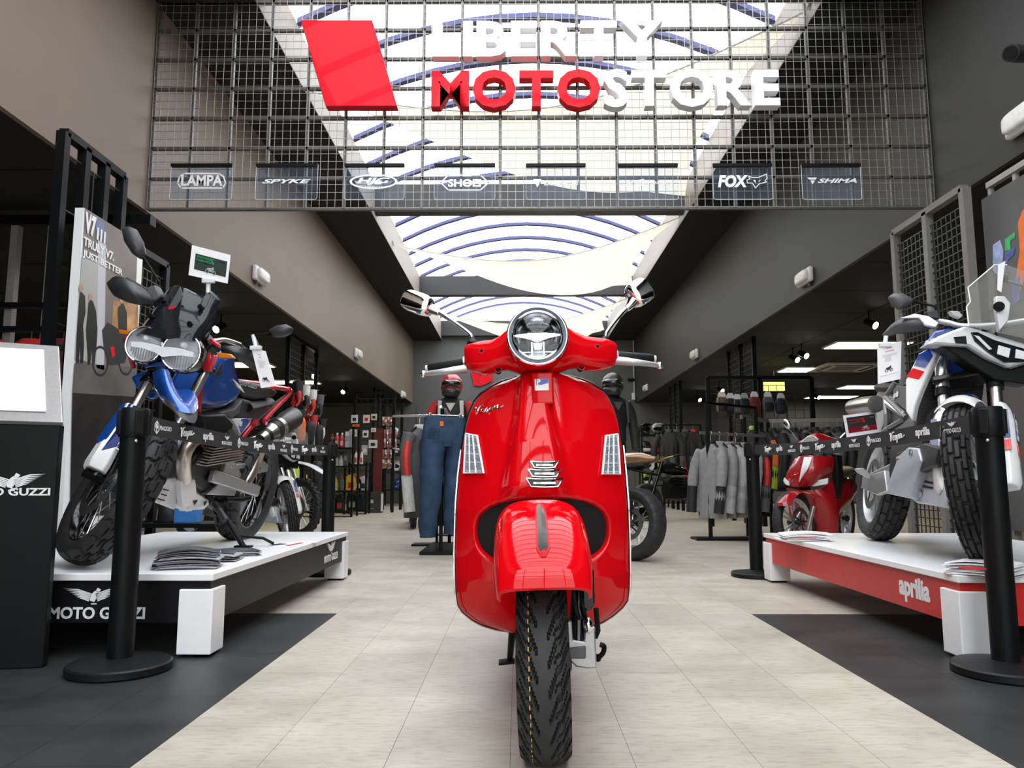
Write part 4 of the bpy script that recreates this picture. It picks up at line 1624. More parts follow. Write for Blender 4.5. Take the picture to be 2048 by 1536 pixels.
class Bike:
    kx = 1.0

    def __init__(s, root, steer=None):
        s.root = root
        s.m = wm(root)
        s.st = steer
        s.ms = s.m @ steer if steer is not None else s.m

    def p(s, px, py, steered=False, **k):
        if 'x' in k:
            k['x'] *= s.kx
        return at(px, py, m=s.ms if steered else s.m, **k)

    def pts(s, pxs, steered=False, **k):
        return [s.p(x, y, steered, **k) for x, y in pxs]

    def slab(s, name, pxs, m, d, parent=None, bevel=0.004, steered=False, smooth=40, label=None, **k):
        q = MB().slab(s.pts(pxs, steered, **k), d)
        if steered:
            q.xf(s.st)
        return q.build(name, m, parent or s.root, bevel=bevel, smooth=smooth, label=label)

    def tube(s, name, pxs, r, m, parent=None, n=10, sm=4, steered=False):
        """pxs: (px, py, axis, value) with axis 'x' or 'y' of the machine"""
        ps = [s.p(a[0], a[1], steered, **{a[2]: a[3]}) for a in pxs]
        if sm and len(ps) > 2:
            ps = spline(ps, sm)
        rr = r
        if isinstance(r, (list, tuple)):
            rr = [interp([(i / (len(r) - 1), v) for i, v in enumerate(r)], j / (len(ps) - 1)) for j in range(len(ps))]
        q = MB().tube(ps, rr, n)
        if steered:
            q.xf(s.st)
        return q.build(name, m, parent or s.root)

    def add(s, name, mb, m, parent=None, steered=False, **k):
        if steered:
            mb.xf(s.st)
        return mb.build(name, m, parent or s.root, **k)


def fin_set(b, name, p0, p1, n, size, m, parent=None):
    for k in range(n):
        c = p0.lerp(p1, k / (n - 1))
        MB().box(c, size, Mx.Rotation(R(-35), 3, 'Y')).build(name, m, parent or b.root, bevel=0.002)


# ---- blue machine on the black platform
rk = R(27)
gz = thing('touring_motorcycle', 'blue and white touring motorcycle with twin round headlights on the black platform', 'motorcycle',
           (at(174, 1130, z=ZP).x, at(174, 1130, z=ZP).y, ZP), (0, R(11.5), R(-2.0)))
ST, AXS = steer_matrix(R(47), rk, 0.12)
B = Bike(gz, ST)
B.kx = 0.6
RF, RR = 0.35, 0.325
wheel(gz, 'front_wheel', ST @ Mx.Translation((0, 0, RF)), RF, 0.125, 0.085, g_road, spokes=32, rimmat=BLACKG, depth=0.013, nth=420, ns=40, disc=2)
wheel(gz, 'rear_wheel', Mx.Translation((0.06, 1.47, RR)), RR, 0.15, 0.095, g_road, spokes=32, rimmat=BLACKG, depth=0.013, nth=360, ns=32, disc=-1)
# fork
for sd in (-1, 1):
    fk = part('fork_leg', gz)
    lo, hi = V((0.105 * sd, 0.0, RF)), V((0.105 * sd, 0.0, RF)) + AXS * 0.72
    MB().tube([lo, lo + AXS * 0.24], [0.03, 0.026], 14).xf(ST).build('fork_slider', BLACKG, fk)
    MB().tube([lo + AXS * 0.2, hi], 0.024, 16).xf(ST).build('fork_tube', STEEL, fk)
    MB().tube([lo + AXS * 0.5, lo + AXS * 0.56], 0.029, 16).xf(ST).build('fork_collar', BLACK, fk)
    # guard with its decal
    u = X3 * sd
    fr = AXS.cross(X3).normalized()
    if fr.y > 0:
        fr = -fr
    sec = [(-0.02, -0.03), (0.03, -0.045), (0.055, -0.01), (0.05, 0.035), (0.0, 0.045), (-0.02, 0.03)]
    rg = []
    for t, k, lift in ((0.02, 1.15, 0), (0.05, 1.25, 0), (0.14, 1.15, 0), (0.17, 0.95, 0), (0.36, 0.85, 0)):
        rg.append([lo + AXS * t + u * (c[0] * k) - fr * (c[1] * k) * -1 for c in sec])
    g_ = MB().loft(rg).xf(ST).build('fork_guard', WPAINT, fk, bevel=0.004)
    dec = [lo + AXS * t + u * x + fr * f for t, x, f in ((0.10, 0.052, 0.034), (0.355, 0.03, 0.04), (0.355, 0.05, -0.01), (0.16, 0.065, -0.02))]
    MB().slab(dec, u * 0.003 + fr * 0.002).xf(ST).build('guard_decal', BLUE, g_, smooth=0)
    if sd < 0:
        f0 = [lo + AXS * t + fr * f + u * x for t, f, x in ((0.10, 0.041, 0.045), (0.355, 0.041, 0.02), (0.355, 0.043, -0.016), (0.16, 0.052, -0.016))]
        MB().slab(f0, fr * 0.004).xf(ST).build('guard_decal', DBLUE, g_, smooth=0)
        mb = MB()
        text(mb, 'MOTO GUZZI', lo + AXS * 0.345 + fr * 0.052 + u * 0.0, -AXS, u * -1 if False else X3, w=0.21, h=0.024, d=0.001, bold=0.03)
        mb.xf(ST).build('guard_lettering', WINK, g_, smooth=0)
    # caliper
    MB().box(lo + AXS * 0.03 + V((sd * 0.0, 0.07, 0.03)), (0.05, 0.08, 0.11), Mx.Rotation(R(-20), 3, 'X')).xf(ST).build('brake_caliper', BLACKG, fk, bevel=0.01)
    MB().cyl(lo + V((sd * 0.05, 0, 0)), lo - V((sd * 0.05, 0, 0)), 0.022, 12).xf(ST).build('axle_clamp', BLACK, fk)
hi = V((0, 0, RF)) + AXS * 0.72
MB().box(hi, (0.27, 0.09, 0.03), Mx.Rotation(-rk, 3, 'X')).xf(ST).build('fork_yoke', BLACKG, gz, bevel=0.008)
MB().box(V((0, 0, RF)) + AXS * 0.52, (0.27, 0.09, 0.035), Mx.Rotation(-rk, 3, 'X')).xf(ST).build('fork_yoke', BLACKG, gz, bevel=0.008)
MB().tube(spline([V((0, 0.05, RF + 0.2)) + AXS * 0.3 + X3 * x for x in (-0.02, 0.0)] + [V((0.1, -0.06, 0.6)), V((0.11, -0.05, 0.42))], 4), 0.006, 6).xf(ST).build('brake_hose', BLACK, gz)

# cockpit: screen, lamps
hd = part('headlight_cluster', gz)
for (px, py, r_) in ((288, 689, 0.082), (362, 704, 0.086)):
    c = B.p(px, py, y=0.03)
    ax = V((0.06, -1, 0.05)).normalized()
    MB().lathe([(r_ * 1.05, -0.07), (r_ * 1.1, -0.02), (r_ * 1.04, 0.004), (r_ * 0.97, 0.006), (r_ * 0.95, -0.004)], c, ax, 40).build('lamp_housing', BLACKG, hd)
    MB().torus(c + ax * 0.002, ax, r_, 0.005, 40, 8).build('lamp_ring', CHROME, hd)
    MB().lathe([(r_ * 0.95, -0.004), (r_ * 0.8, -0.03), (r_ * 0.4, -0.05), (0.001, -0.055)], c, ax, 32).build('lamp_reflector', mat('lamp_silver', (0.72, 0.73, 0.75), 0.45, 0.35), hd)
    for k in range(-5, 6):
        x = r_ * 0.15 * k
        h_ = math.sqrt(max(0, (r_ * 0.88) ** 2 - x * x))
        MB().bar(c + V((x, 0.012, -h_)), c + V((x, 0.012, -h_ * 0.05)), 0.004, 0.006).build('reflector_flute', SILVER, hd)
    MB().ball(c + V((0, 0.01, r_ * 0.4)), r_ * 0.2, 12, 8).build('lamp_bulb', WPAINT, hd)
    MB().lathe([(r_ * 0.96, 0.003), (r_ * 0.7, 0.014), (r_ * 0.35, 0.02), (0.001, 0.022)], c, ax, 32).build('lamp_lens', LENS, hd, smooth=60)
rg = []
for px, py, h_ in ((262, 688, 5), (285, 690, 6), (310, 697, 8), (325, 704, 10), (340, 703, 9), (362, 704, 7), (386, 709, 5)):
    a, b = B.p(px, py - h_, y=0.0), B.p(px, py + h_, y=0.0)
    rg.append([a, a + V((0, 0.012, 0)), b + V((0, 0.012, 0)), b])
MB().loft(rg).build('daylight_strip', mat('frosted_white', (0.72, 0.74, 0.76), 0.4), hd, smooth=50)
MB().slab(B.pts([(262, 720), (290, 735), (330, 730), (352, 745), (380, 742), (392, 722), (365, 740), (330, 722), (292, 727)], y=0.06), (0, 0.05, 0)).build('lamp_underside', BLUE, hd, bevel=0.004)

SCR = mat('smoked_screen', (0.012, 0.013, 0.015), 0.06, coat=0.0, spec=0.35)
_b = SCR.node_tree.nodes['Principled BSDF']
_b.inputs['Alpha'].default_value = 0.93
def screen(name, cols, m, parent, th=0.004):
    """cols: list of columns; each column is a list of (px, py, y)"""
    g = []
    for c in cols:
        g.append(spline([B.p(px, py, y=y) for px, py, y in c], 4))
    gg = [[None] * len(g[0]) for _ in range((len(g) - 1) * 4 + 1)]
    for j in range(len(g[0])):
        line = spline([g[i][j] for i in range(len(g))], 4)
        for i, p in enumerate(line):
            gg[i][j] = p
    return MB().sheet(gg, (0, th, 0)).build(name, m, parent, smooth=60)


ws = screen('windscreen', [
    [(256, 690, 0.12), (275, 662, 0.14), (300, 632, 0.17), (312, 610, 0.20)],
    [(280, 668, 0.03), (300, 645, 0.06), (325, 600, 0.12), (340, 575, 0.18)],
    [(325, 678, 0.0), (338, 640, 0.03), (352, 605, 0.09), (362, 572, 0.16)],
    [(360, 676, 0.0), (372, 650, 0.03), (388, 620, 0.09), (398, 588, 0.16)],
    [(392, 682, 0.03), (402, 652, 0.06), (414, 622, 0.12), (422, 582, 0.18)],
    [(416, 676, 0.12), (424, 652, 0.14), (432, 625, 0.17), (440, 600, 0.20)]], SCR, gz)
ws2 = MB().slab(B.pts([(328, 632), (342, 605), (360, 572), (366, 592), (350, 618), (334, 636)], y=0.07), (0, 0.006, 0)).build('screen_vane', GREYP, ws, bevel=0.002)
MB().slab(B.pts([(336, 618), (343, 612), (350, 616), (342, 620)], y=0.065), (0, 0.004, 0)).build('screen_badge', REDSIGN, ws, smooth=0)
for px, py in ((301, 632), (324, 600), (380, 648), (401, 614)):
    p = B.p(px, py, y=0.035 if py > 620 else 0.085)
    MB().cyl(p + V((0, -0.008, 0)), p + V((0, 0.02, 0)), 0.012, 14).build('screen_screw', BLACKG, ws)
MB().slab(B.pts([(300, 655), (400, 660), (425, 690), (395, 720), (330, 735), (262, 700)], y=0.14), (0, 0.12, 0)).build('cockpit_shell', BLACK, gz, bevel=0.01)
for pxs in ([(236, 658), (262, 662), (262, 670), (238, 668)], [(432, 704), (462, 708), (468, 716), (436, 716)]):
    B.slab('turn_signal', pxs, ORANGE, (0, 0.03, 0), bevel=0.004, y=0.1)
MB().ball(B.p(258, 681, y=0.1), 0.024, 12, 8).build('red_bracket', REDF, gz)
B.tube('red_bracket', [(258, 683, 'y', 0.12), (258, 700, 'y', 0.14), (268, 735, 'y', 0.2)], 0.012, REDF, sm=3)
B.slab('red_bracket', [(398, 686), (422, 676), (438, 688), (436, 694), (424, 688), (416, 696), (420, 720), (426, 708), (432, 712), (420, 742), (404, 740), (400, 715)], REDF, (0, 0.03, 0), bevel=0.005, y=0.16)
# beak mudguard
B.slab('front_mudguard', [(257, 752), (300, 736), (325, 742), (316, 790), (296, 800), (272, 778)], BLUE, (0, 0.06, 0), bevel=0.02, y=0.24)
mgd = screen('front_mudguard', [
    [(305, 745, 0.02), (308, 770, 0.0), (318, 795, -0.02), (326, 805, -0.03)],
    [(322, 738, -0.03), (326, 765, -0.07), (335, 798, -0.10), (342, 815, -0.11)],
    [(336, 742, -0.02), (343, 772, -0.07), (356, 805, -0.11), (364, 824, -0.12)],
    [(348, 775, 0.02), (358, 790, -0.03), (374, 808, -0.08), (384, 826, -0.09)],
    [(372, 776, 0.06), (384, 782, 0.04), (392, 796, 0.02), (394, 815, 0.0)]], BLUE, gz, 0.012)
screen('mudguard_lip', [
    [(318, 787, -0.025), (322, 797, -0.03), (326, 806, -0.035)],
    [(335, 799, -0.105), (340, 812, -0.11), (346, 822, -0.115)],
    [(357, 812, -0.115), (362, 826, -0.12), (366, 838, -0.125)],
    [(376, 816, -0.085), (382, 832, -0.09), (385, 846, -0.09)],
    [(392, 802, 0.015), (393, 818, 0.01), (392, 836, 0.0)]], GREYP, mgd, 0.012)

# handlebar, grips, guards, mirrors
hb = part('handlebar', gz)
B.tube('bar_tube', [(300, 590, 'y', 0.16), (330, 640, 'y', 0.26), (395, 668, 'y', 0.34), (425, 682, 'y', 0.36), (450, 680, 'y', 0.40), (480, 690, 'y', 0.48)], 0.013, STEEL, hb)
B.tube('grip', [(310, 594, 'y', 0.16), (250, 560, 'y', 0.10)], 0.018, PLASTIC, hb, sm=0)
B.tube('grip', [(472, 690, 'y', 0.47), (505, 712, 'y', 0.60)], 0.018, PLASTIC, hb, sm=0)
B.slab('clutch_housing', [(292, 574), (310, 568), (322, 592), (308, 604), (290, 596)], GREYP, (0, 0.06, 0), hb, 0.01, y=0.12)
screen('hand_guard', [
    [(213, 566, 0.06), (218, 578, 0.04), (228, 592, 0.05)],
    [(232, 552, 0.02), (240, 574, 0.0), (252, 603, 0.02)],
    [(262, 562, 0.02), (272, 586, 0.0), (282, 610, 0.03)],
    [(296, 584, 0.08), (302, 598, 0.07), (306, 610, 0.09)]], DGREY, hb, 0.012)
screen('hand_guard', [
    [(438, 690, 0.40), (440, 698, 0.40), (444, 706, 0.42)],
    [(470, 692, 0.42), (472, 706, 0.40), (478, 722, 0.44)],
    [(505, 700, 0.52), (506, 718, 0.50), (508, 742, 0.55)],
    [(512, 712, 0.58), (516, 726, 0.58), (514, 742, 0.60)]], DGREY, hb, 0.012)
B.slab('switch_box', [(488, 682), (505, 672), (514, 690), (500, 704)], BLACK, (0, 0.05, 0), hb, 0.006, y=0.46)
for pts, stem in (([(243, 458, .02), (256, 451, 0), (272, 458, -.01), (286, 484, 0), (290, 508, .02), (281, 519, .03), (264, 507, .03), (248, 482, .03)], [(284, 512, 'y', 0.10), (300, 535, 'y', 0.12), (318, 564, 'y', 0.13)]),
                  ([(537, 661, .3), (552, 651, .29), (572, 648, .29), (585, 655, .3), (583, 666, .31), (566, 674, .31), (546, 675, .31)], [(540, 668, 'y', 0.42), (520, 670, 'y', 0.44), (498, 670, 'y', 0.46)])):
    mi = part('mirror', hb)
    y0 = 0.08 if pts[0][0] < 300 else 0.42
    o_ = [B.p(px, py, y=y0) for px, py, _ in pts]
    c = sum(o_, V()) / len(o_)
    rg = [[c + (p - c) * k + V((0, d, 0)) for p in o_] for k, d in ((0.35, -0.028), (0.75, -0.02), (1.0, 0.0), (0.97, 0.018))]
    MB().loft(rg).build('mirror_shell', DGREY, mi, smooth=70, bevel=0.006)
    MB().slab([c + (p - c) * 0.9 + V((0, 0.019, 0)) for p in o_], (0, 0.002, 0)).build('mirror_glass', _mats['mirror_silvering'], mi, smooth=0)
    B.tube('mirror_stem', stem, [0.009, 0.006, 0.005], BLACK, mi, sm=3)

# tank, seat, side panels
def body(name, pxs, m, xs, parent=None, taper=0.0, bevel=0.03, seg=4, both=True):
    """a closed body whose near side outline is given on the plane x=xs, narrowing to both flanks"""
    near = B.pts(pxs, x=xs)
    xs = xs * B.kx
    c = sum(near, V()) / len(near)
    k = 1 - taper
    inn = [V((xs * 0.55, 0, 0)) + V((0, p.y, p.z)) for p in near]
    side = [V((xs, c.y + (p.y - c.y) * k, c.z + (p.z - c.z) * k)) for p in near]
    rg = [side, inn] + ([[V((-p.x, p.y, p.z)) for p in inn], [V((-p.x, p.y, p.z)) for p in side]] if both else [])
    return MB().loft(rg).build(name, m, parent or B.root, smooth=30, bevel=bevel, seg=seg)


tk = body('fuel_tank', [(397, 820), (402, 788), (430, 735), (448, 702), (458, 697), (470, 706), (474, 730), (484, 770), (490, 788), (478, 806), (455, 820), (420, 826)], BLUE, 0.17, taper=0.16)
B.slab('knee_panel', [(424, 757), (440, 726), (444, 729), (440, 750)], DGREY, (0.006, 0, 0), tk, 0.002, x=0.175)
B.slab('tank_decal', [(458, 700), (466, 706), (470, 745), (484, 785), (470, 775), (462, 742)], DBLUE, (0.005, 0, 0), tk, 0.001, x=0.168)
B.slab('tank_badge', [(464, 757), (480, 772), (488, 786), (474, 774)], WPAINT, (0.006, 0, 0), tk, 0.001, x=0.176)
B.slab('tank_lower_fairing', [(440, 826), (470, 818), (486, 800), (480, 825), (464, 838)], GREYP, (-0.05, 0, 0), gz, 0.006, x=0.17)
VIN = mat('black_vinyl_seat', (0.03, 0.03, 0.031), 0.5, bump=0.1)
se = body('seat', [(470, 758), (500, 764), (545, 774), (560, 785), (548, 796), (510, 802), (488, 795)], VIN, 0.13, taper=0.05, bevel=0.02)
body('rider_seat', [(486, 796), (520, 806), (548, 812), (530, 838), (505, 850), (474, 846), (474, 828)], VIN, 0.14, taper=0.05, bevel=0.02)
a_, b_ = B.p(474, 769, x=0.136), B.p(512, 778, x=0.136)
lettering('seat_lettering', 'MOTO GUZZI', GINK, se, a_, (b_ - a_).normalized(), Z3, world=False, w=(b_ - a_).length, h=0.028, d=0.001, bold=0.02)
B.slab('seat_flank', [(548, 812), (578, 790), (572, 800), (520, 852), (506, 850)], DGREY, (-0.03, 0, 0), gz, 0.006, x=0.15)
for pxs in ([(545, 774, 'x', .16), (572, 778, 'x', .16), (580, 785, 'x', .16), (552, 815, 'x', .16), (527, 842, 'x', .16)], [(468, 762, 'x', .0), (520, 768, 'x', .0), (560, 776, 'x', .1), (572, 780, 'x', .16)],
            [(508, 846, 'x', .15), (490, 868, 'x', .14), (476, 888, 'x', .12)], [(402, 760, 'x', .12), (396, 830, 'x', .14), (404, 890, 'x', .12)]):
    B.tube('frame_tube', pxs, 0.016, REDF)
for px, py in ((527, 843), (508, 845), (574, 779)):
    p = B.p(px, py, x=0.165)
    MB().cyl(p, p + V((0.02, 0, 0)), 0.02, 12).build('frame_boss', REDF, gz)
B.slab('side_panel', [(462, 838), (505, 836), (500, 850), (480, 872), (470, 860)], WPAINT, (-0.03, 0, 0), gz, 0.006, x=0.15)
B.slab('side_panel', [(484, 838), (506, 836), (482, 868), (478, 852)], BLUE, (-0.01, 0, 0), gz, 0.002, x=0.155)
lettering('panel_lettering', '85', WINK, gz, B.p(478, 852, x=0.16), (B.p(487, 853, x=0.16) - B.p(478, 852, x=0.16)).normalized(), Z3, world=False, h=0.03, d=0.001, bold=0.04)

# engine
body('crankcase', [(398, 905), (430, 900), (462, 905), (470, 945), (455, 985), (410, 990), (385, 970), (384, 930)], mat('engine_black', (0.02, 0.02, 0.022), 0.4, 0.4), 0.16, bevel=0.02)
hcv = part('cylinder', gz)
p0, p1 = B.p(402, 885, x=0.20), B.p(440, 868, x=0.20)
cc = B.p(448, 866, x=0.17)
MB().lathe([(0.001, -0.10), (0.075, -0.10), (0.08, 0.0), (0.06, 0.05), (0.001, 0.055)], cc, (0.8, -0.1, 0.6), 20).build('cylinder_barrel', BLACK, hcv)
for k in range(9):
    c = cc + V((0.8, -0.1, 0.6)).normalized() * (-0.085 + 0.016 * k)
    MB().lathe([(0.05, -0.002), (0.082, -0.002), (0.082, 0.002), (0.05, 0.002)], c, (0.8, -0.1, 0.6), 24, True).build('cooling_fin', DGREY if k > 2 else ALU, hcv, smooth=20)
pa, pb = B.p(430, 893, x=0.20), B.p(462, 925, x=0.20)
for k in range(8):
    a, b = B.p(402 + k * 3.0, 930 - k * 5.6, x=0.24), B.p(476 + k * 1.5, 918 - k * 5.2, x=0.26)
    MB().bar(a, b, 0.006, 0.05, up=(1, 0, 0)).build('cooling_fin', STEEL, hcv)
MB().lathe([(0.001, -0.12), (0.07, -0.12), (0.075, 0.0), (0.055, 0.05), (0.001, 0.055)], V((-cc.x, cc.y, cc.z)), (-0.8, -0.1, 0.6), 20).build('cylinder_barrel', BLACK, hcv)
B.slab('intake_cover', [(408, 832), (452, 828), (468, 846), (464, 878), (440, 886), (414, 872)], PLASTIC, (-0.08, 0, 0), gz, 0.012, x=0.24)
B.tube('exhaust_header', [(404, 872, 'x', .16), (384, 882, 'x', .17), (370, 905, 'x', .17), (367, 930, 'x', .16), (370, 960, 'x', .14)], 0.036, mat('warm_steel', (0.52, 0.47, 0.40), 0.33, 1.0), n=16)
B.tube('exhaust_pipe', [(470, 985, 'x', .17), (492, 962, 'x', .18), (510, 930, 'x', .19), (520, 900, 'x', .2), (524, 880, 'x', .2)], 0.034, _mats['warm_steel'], n=14)
mfa, mfb = B.p(520, 880, x=0.21), B.p(588, 834, x=0.23)
mf = MB().tube([mfa, mfa.lerp(mfb, 0.12), mfa.lerp(mfb, 0.3), mfa.lerp(mfb, 0.97), mfb], [0.03, 0.05, 0.068, 0.072, 0.064], 24).build('muffler', mat('dark_silencer', (0.035, 0.035, 0.036), 0.35, 0.6), gz)
dd = (mfb - mfa)
MB().tube([mfa.lerp(mfb, 0.0), mfa.lerp(mfb, 0.28)], [0.034, 0.069], 24).build('muffler_cone', STEEL, mf)
MB().tube([mfa.lerp(mfb, 0.42), mfa.lerp(mfb, 0.50)], 0.0745, 24).build('muffler_strap', STEEL, mf)
B.slab('foot_hanger', [(456, 906), (468, 904), (472, 932), (482, 958), (470, 992), (416, 990), (440, 966), (452, 936)], ALU, (-0.05, 0, 0), gz, 0.006, x=0.21)
B.slab('swing_arm', [(470, 930), (530, 922), (538, 930), (536, 944), (500, 950), (478, 958)], ALU, (-0.05, 0, 0), gz, 0.008, x=0.19)
B.slab('swing_arm_slot', [(478, 938), (520, 933), (520, 938), (482, 946)], BLACK, (0.006, 0, 0), gz, 0.001, x=0.19)
for px, py in ((462, 912), (466, 932)):
    p = B.p(px, py, x=0.21)
    MB().cyl(p, p + V((0.012, 0, 0)), 0.016, 12).build('hanger_bolt', STEEL, gz)
B.tube('foot_peg', [(452, 1000, 'x', .22), (480, 1000, 'x', .28), (500, 996, 'x', .33)], 0.015, BLACK, sm=0)
B.tube('rear_shock', [(545, 925, 'x', .14), (535, 965, 'x', .14)], 0.03, BLACKG, sm=0)
B.slab('skid_plate', [(318, 962), (353, 955), (352, 1012), (348, 1020), (300, 1002), (298, 986), (306, 978)], WPAINT, (-0.03, 0.05, 0), gz, 0.006, x=0.09)
for k in range(3):
    B.slab('skid_slot', [(304 + k * 4, 996 - k * 10), (328 + k * 4, 1002 - k * 10), (330 + k * 4, 1000 - k * 10), (306 + k * 4, 993 - k * 10)], INK, (0.004, -0.003, 0), gz, 0, x=0.093)
B.slab('skid_plate', [(362, 962), (376, 956), (392, 957), (394, 985), (418, 1000), (419, 1010), (408, 1020), (366, 1022)], WPAINT, (-0.05, 0.03, 0), gz, 0.008, x=0.16)
for pxs in ([(386, 1002), (395, 1000), (389, 1010)], [(408, 1004), (414, 1002), (408, 1012)]):
    B.slab('skid_slot', pxs, INK, (0.004, -0.003, 0), gz, 0, x=0.163)
ss = part('side_stand', gz)
p = B.m.inverted() @ at(487, 1093, z=ZP + 0.008)
MB().tube([B.p(428, 1006, x=0.2), B.p(428, 1006, x=0.2).lerp(p, 0.45) + V((0.01, 0, 0)), p], 0.015, 10).build('stand_leg', BLACK, ss)
MB().box(p, (0.09, 0.05, 0.012), Mx.Rotation(R(-11.5), 3, 'Y')).build('stand_foot', BLACK, ss, bevel=0.003)
MB().tube([B.p(432, 1012, x=0.22), B.p(428, 1006, x=0.2).lerp(p, 0.5) + V((-0.01, -0.03, 0.02))], 0.016, 10).build('stand_spring', DGREY, ss)
MB().tube([B.p(428, 1006, x=0.2).lerp(p, 0.75), p + V((0.06, 0.1, 0.05)), p + V((0.12, 0.12, 0.03))], 0.008, 8).build('stand_toe', BLACK, ss)
# tail
rg = []
for y, z, w in ((1.1, 0.82, 0.12), (1.35, 0.86, 0.10), (1.6, 0.88, 0.06), (1.8, 0.72, 0.05), (1.86, 0.6, 0.04)):
    rg.append([V((w * math.cos(t), y, z + 0.04 * math.sin(t))) for t in (2 * PI * k / 12 for k in range(12))])
MB().loft(rg).build('tail_unit', BLACK, gz, smooth=50)
for sd in (-1, 1):
    MB().bar(V((0.12 * sd, 0.75, 0.42)), V((0.12 * sd, 1.47, RR)), 0.04, 0.07).build('swing_arm', ALU, gz, bevel=0.01)


# ---- cards clipped to the machines
def card(name, label, pxs, y, stem, parts_, m=None):
    t_ = thing(name, label, 'price card', at(*pxs[3], y=y))
    c = [at(px, py, y=y) for px, py in pxs]
    MB().slab(c, (0, 0.003, 0)).build('card_sheet', PAPER, t_, world=True, smooth=0)
    ex, ey = (c[1] - c[0]), (c[0] - c[3])

    def f(u, v):
        return c[3] + ex * u + ey * v + V((0, -0.0015, 0))
    for p0, p1, mm in parts_.get('rect', ()):
        MB().slab([f(p0[0], p0[1]), f(p1[0], p0[1]), f(p1[0], p1[1]), f(p0[0], p1[1])], (0, 0.001, 0)).build('print_block', mm, t_, world=True, smooth=0)
    for s_, u, v, w, h, mm in parts_.get('text', ()):
        mb = MB()
        text(mb, s_, f(u, v) + V((0, -0.001, 0)), ex.normalized(), ey.normalized(), w=w * ex.length, h=h * ey.length, d=0.0005)
        mb.build('printed_line', mm, t_, world=True, smooth=0)
    for u, v, s, mm in parts_.get('bike', ()):
        mb = MB()
        o = f(u, v) + V((0, -0.0012, 0))
        e1, e2 = ex.normalized() * s, ey.normalized() * s
        for cx in (-0.6, 0.6):
            ring = [o + e1 * (cx + 0.36 * math.cos(k * PI / 8)) + e2 * (0.36 * math.sin(k * PI / 8)) for k in range(16)]
            inn = [o + e1 * (cx + 0.25 * math.cos(k * PI / 8)) + e2 * (0.25 * math.sin(k * PI / 8)) for k in range(16)]
            for k in range(16):
                mb.slab([ring[k], ring[(k + 1) % 16], inn[(k + 1) % 16], inn[k]], (0, 0.0005, 0))
        mb.slab([o + e1 * x + e2 * y_ for x, y_ in ((-0.75, 0.55), (-0.3, 0.7), (0.1, 0.75), (0.4, 1.0), (0.55, 0.95), (0.45, 0.6), (0.2, 0.1), (-0.3, 0.05))], (0, 0.0005, 0))
        mb.slab([o + e1 * x + e2 * y_ for x, y_ in ((0.42, 0.9), (0.5, 0.9), (0.64, 0.0), (0.56, 0.0))], (0, 0.0005, 0))
        mb.build('printed_motorcycle', mm, t_, world=True, smooth=0)
    if stem:
        MB().tube([at(*p, y=y + 0.01) for p in stem], 0.011, 8).build('clip_stem', mat('clear_plastic_clip', (0.7, 0.72, 0.74), 0.15, coat=0.5), t_, world=True)
        c2 = at(*stem[0], y=y)
        MB().box(c2, (0.06, 0.02, 0.022)).build('card_clip', _mats['clear_plastic_clip'], t_, world=True, bevel=0.004)
    return t_


GREENP = mat('green_print', (0.02, 0.42, 0.16), 0.5)
DGREEN = mat('dark_green_print', (0.012, 0.03, 0.022), 0.4)
yq = B.m @ B.p(418, 590, y=0.17)
card('price_card', 'white sale card with a dark picture clipped above the smoked windscreen', ((384, 490), (461, 510), (455, 567), (377, 550)), yq.y, ((417, 562), (416, 592)),
     dict(rect=[((0.12, 0.24), (0.94, 0.76), DGREEN), ((0.76, 0.665), (0.9, 0.685), WINK), ((0.16, 0.50), (0.5, 0.515), WINK)], text=[('Wyprzedaż', 0.16, 0.64, 0.36, 0.08, GREENP), ('rocznika 2023', 0.16, 0.54, 0.34, 0.07, GREENP), ('%', 0.5, 0.54, 0.12, 0.17, GREENP)],
          bike=[(0.55, 0.27, 0.028, GINK)]))
yq = B.m @ B.p(500, 672, y=0.46)
card('price_card', 'narrow white specification card hanging from the blue motorcycle handlebar', ((503, 697), (531, 702), (552, 772), (522, 776)), yq.y - 0.02, ((512, 696), (506, 670)),
     dict(rect=[((0.36, 0.865), (0.56, 0.875), INK), ((0.42, 0.80), (0.54, 0.812), INK)] + [((0.2 + 0.08 * (k > 2), 0.72 - 0.035 * k), (0.8 - 0.2 * (k > 2), 0.725 - 0.035 * k), GINK) for k in range(6)], bike=[(0.5, 0.22, 0.02, INK)]))

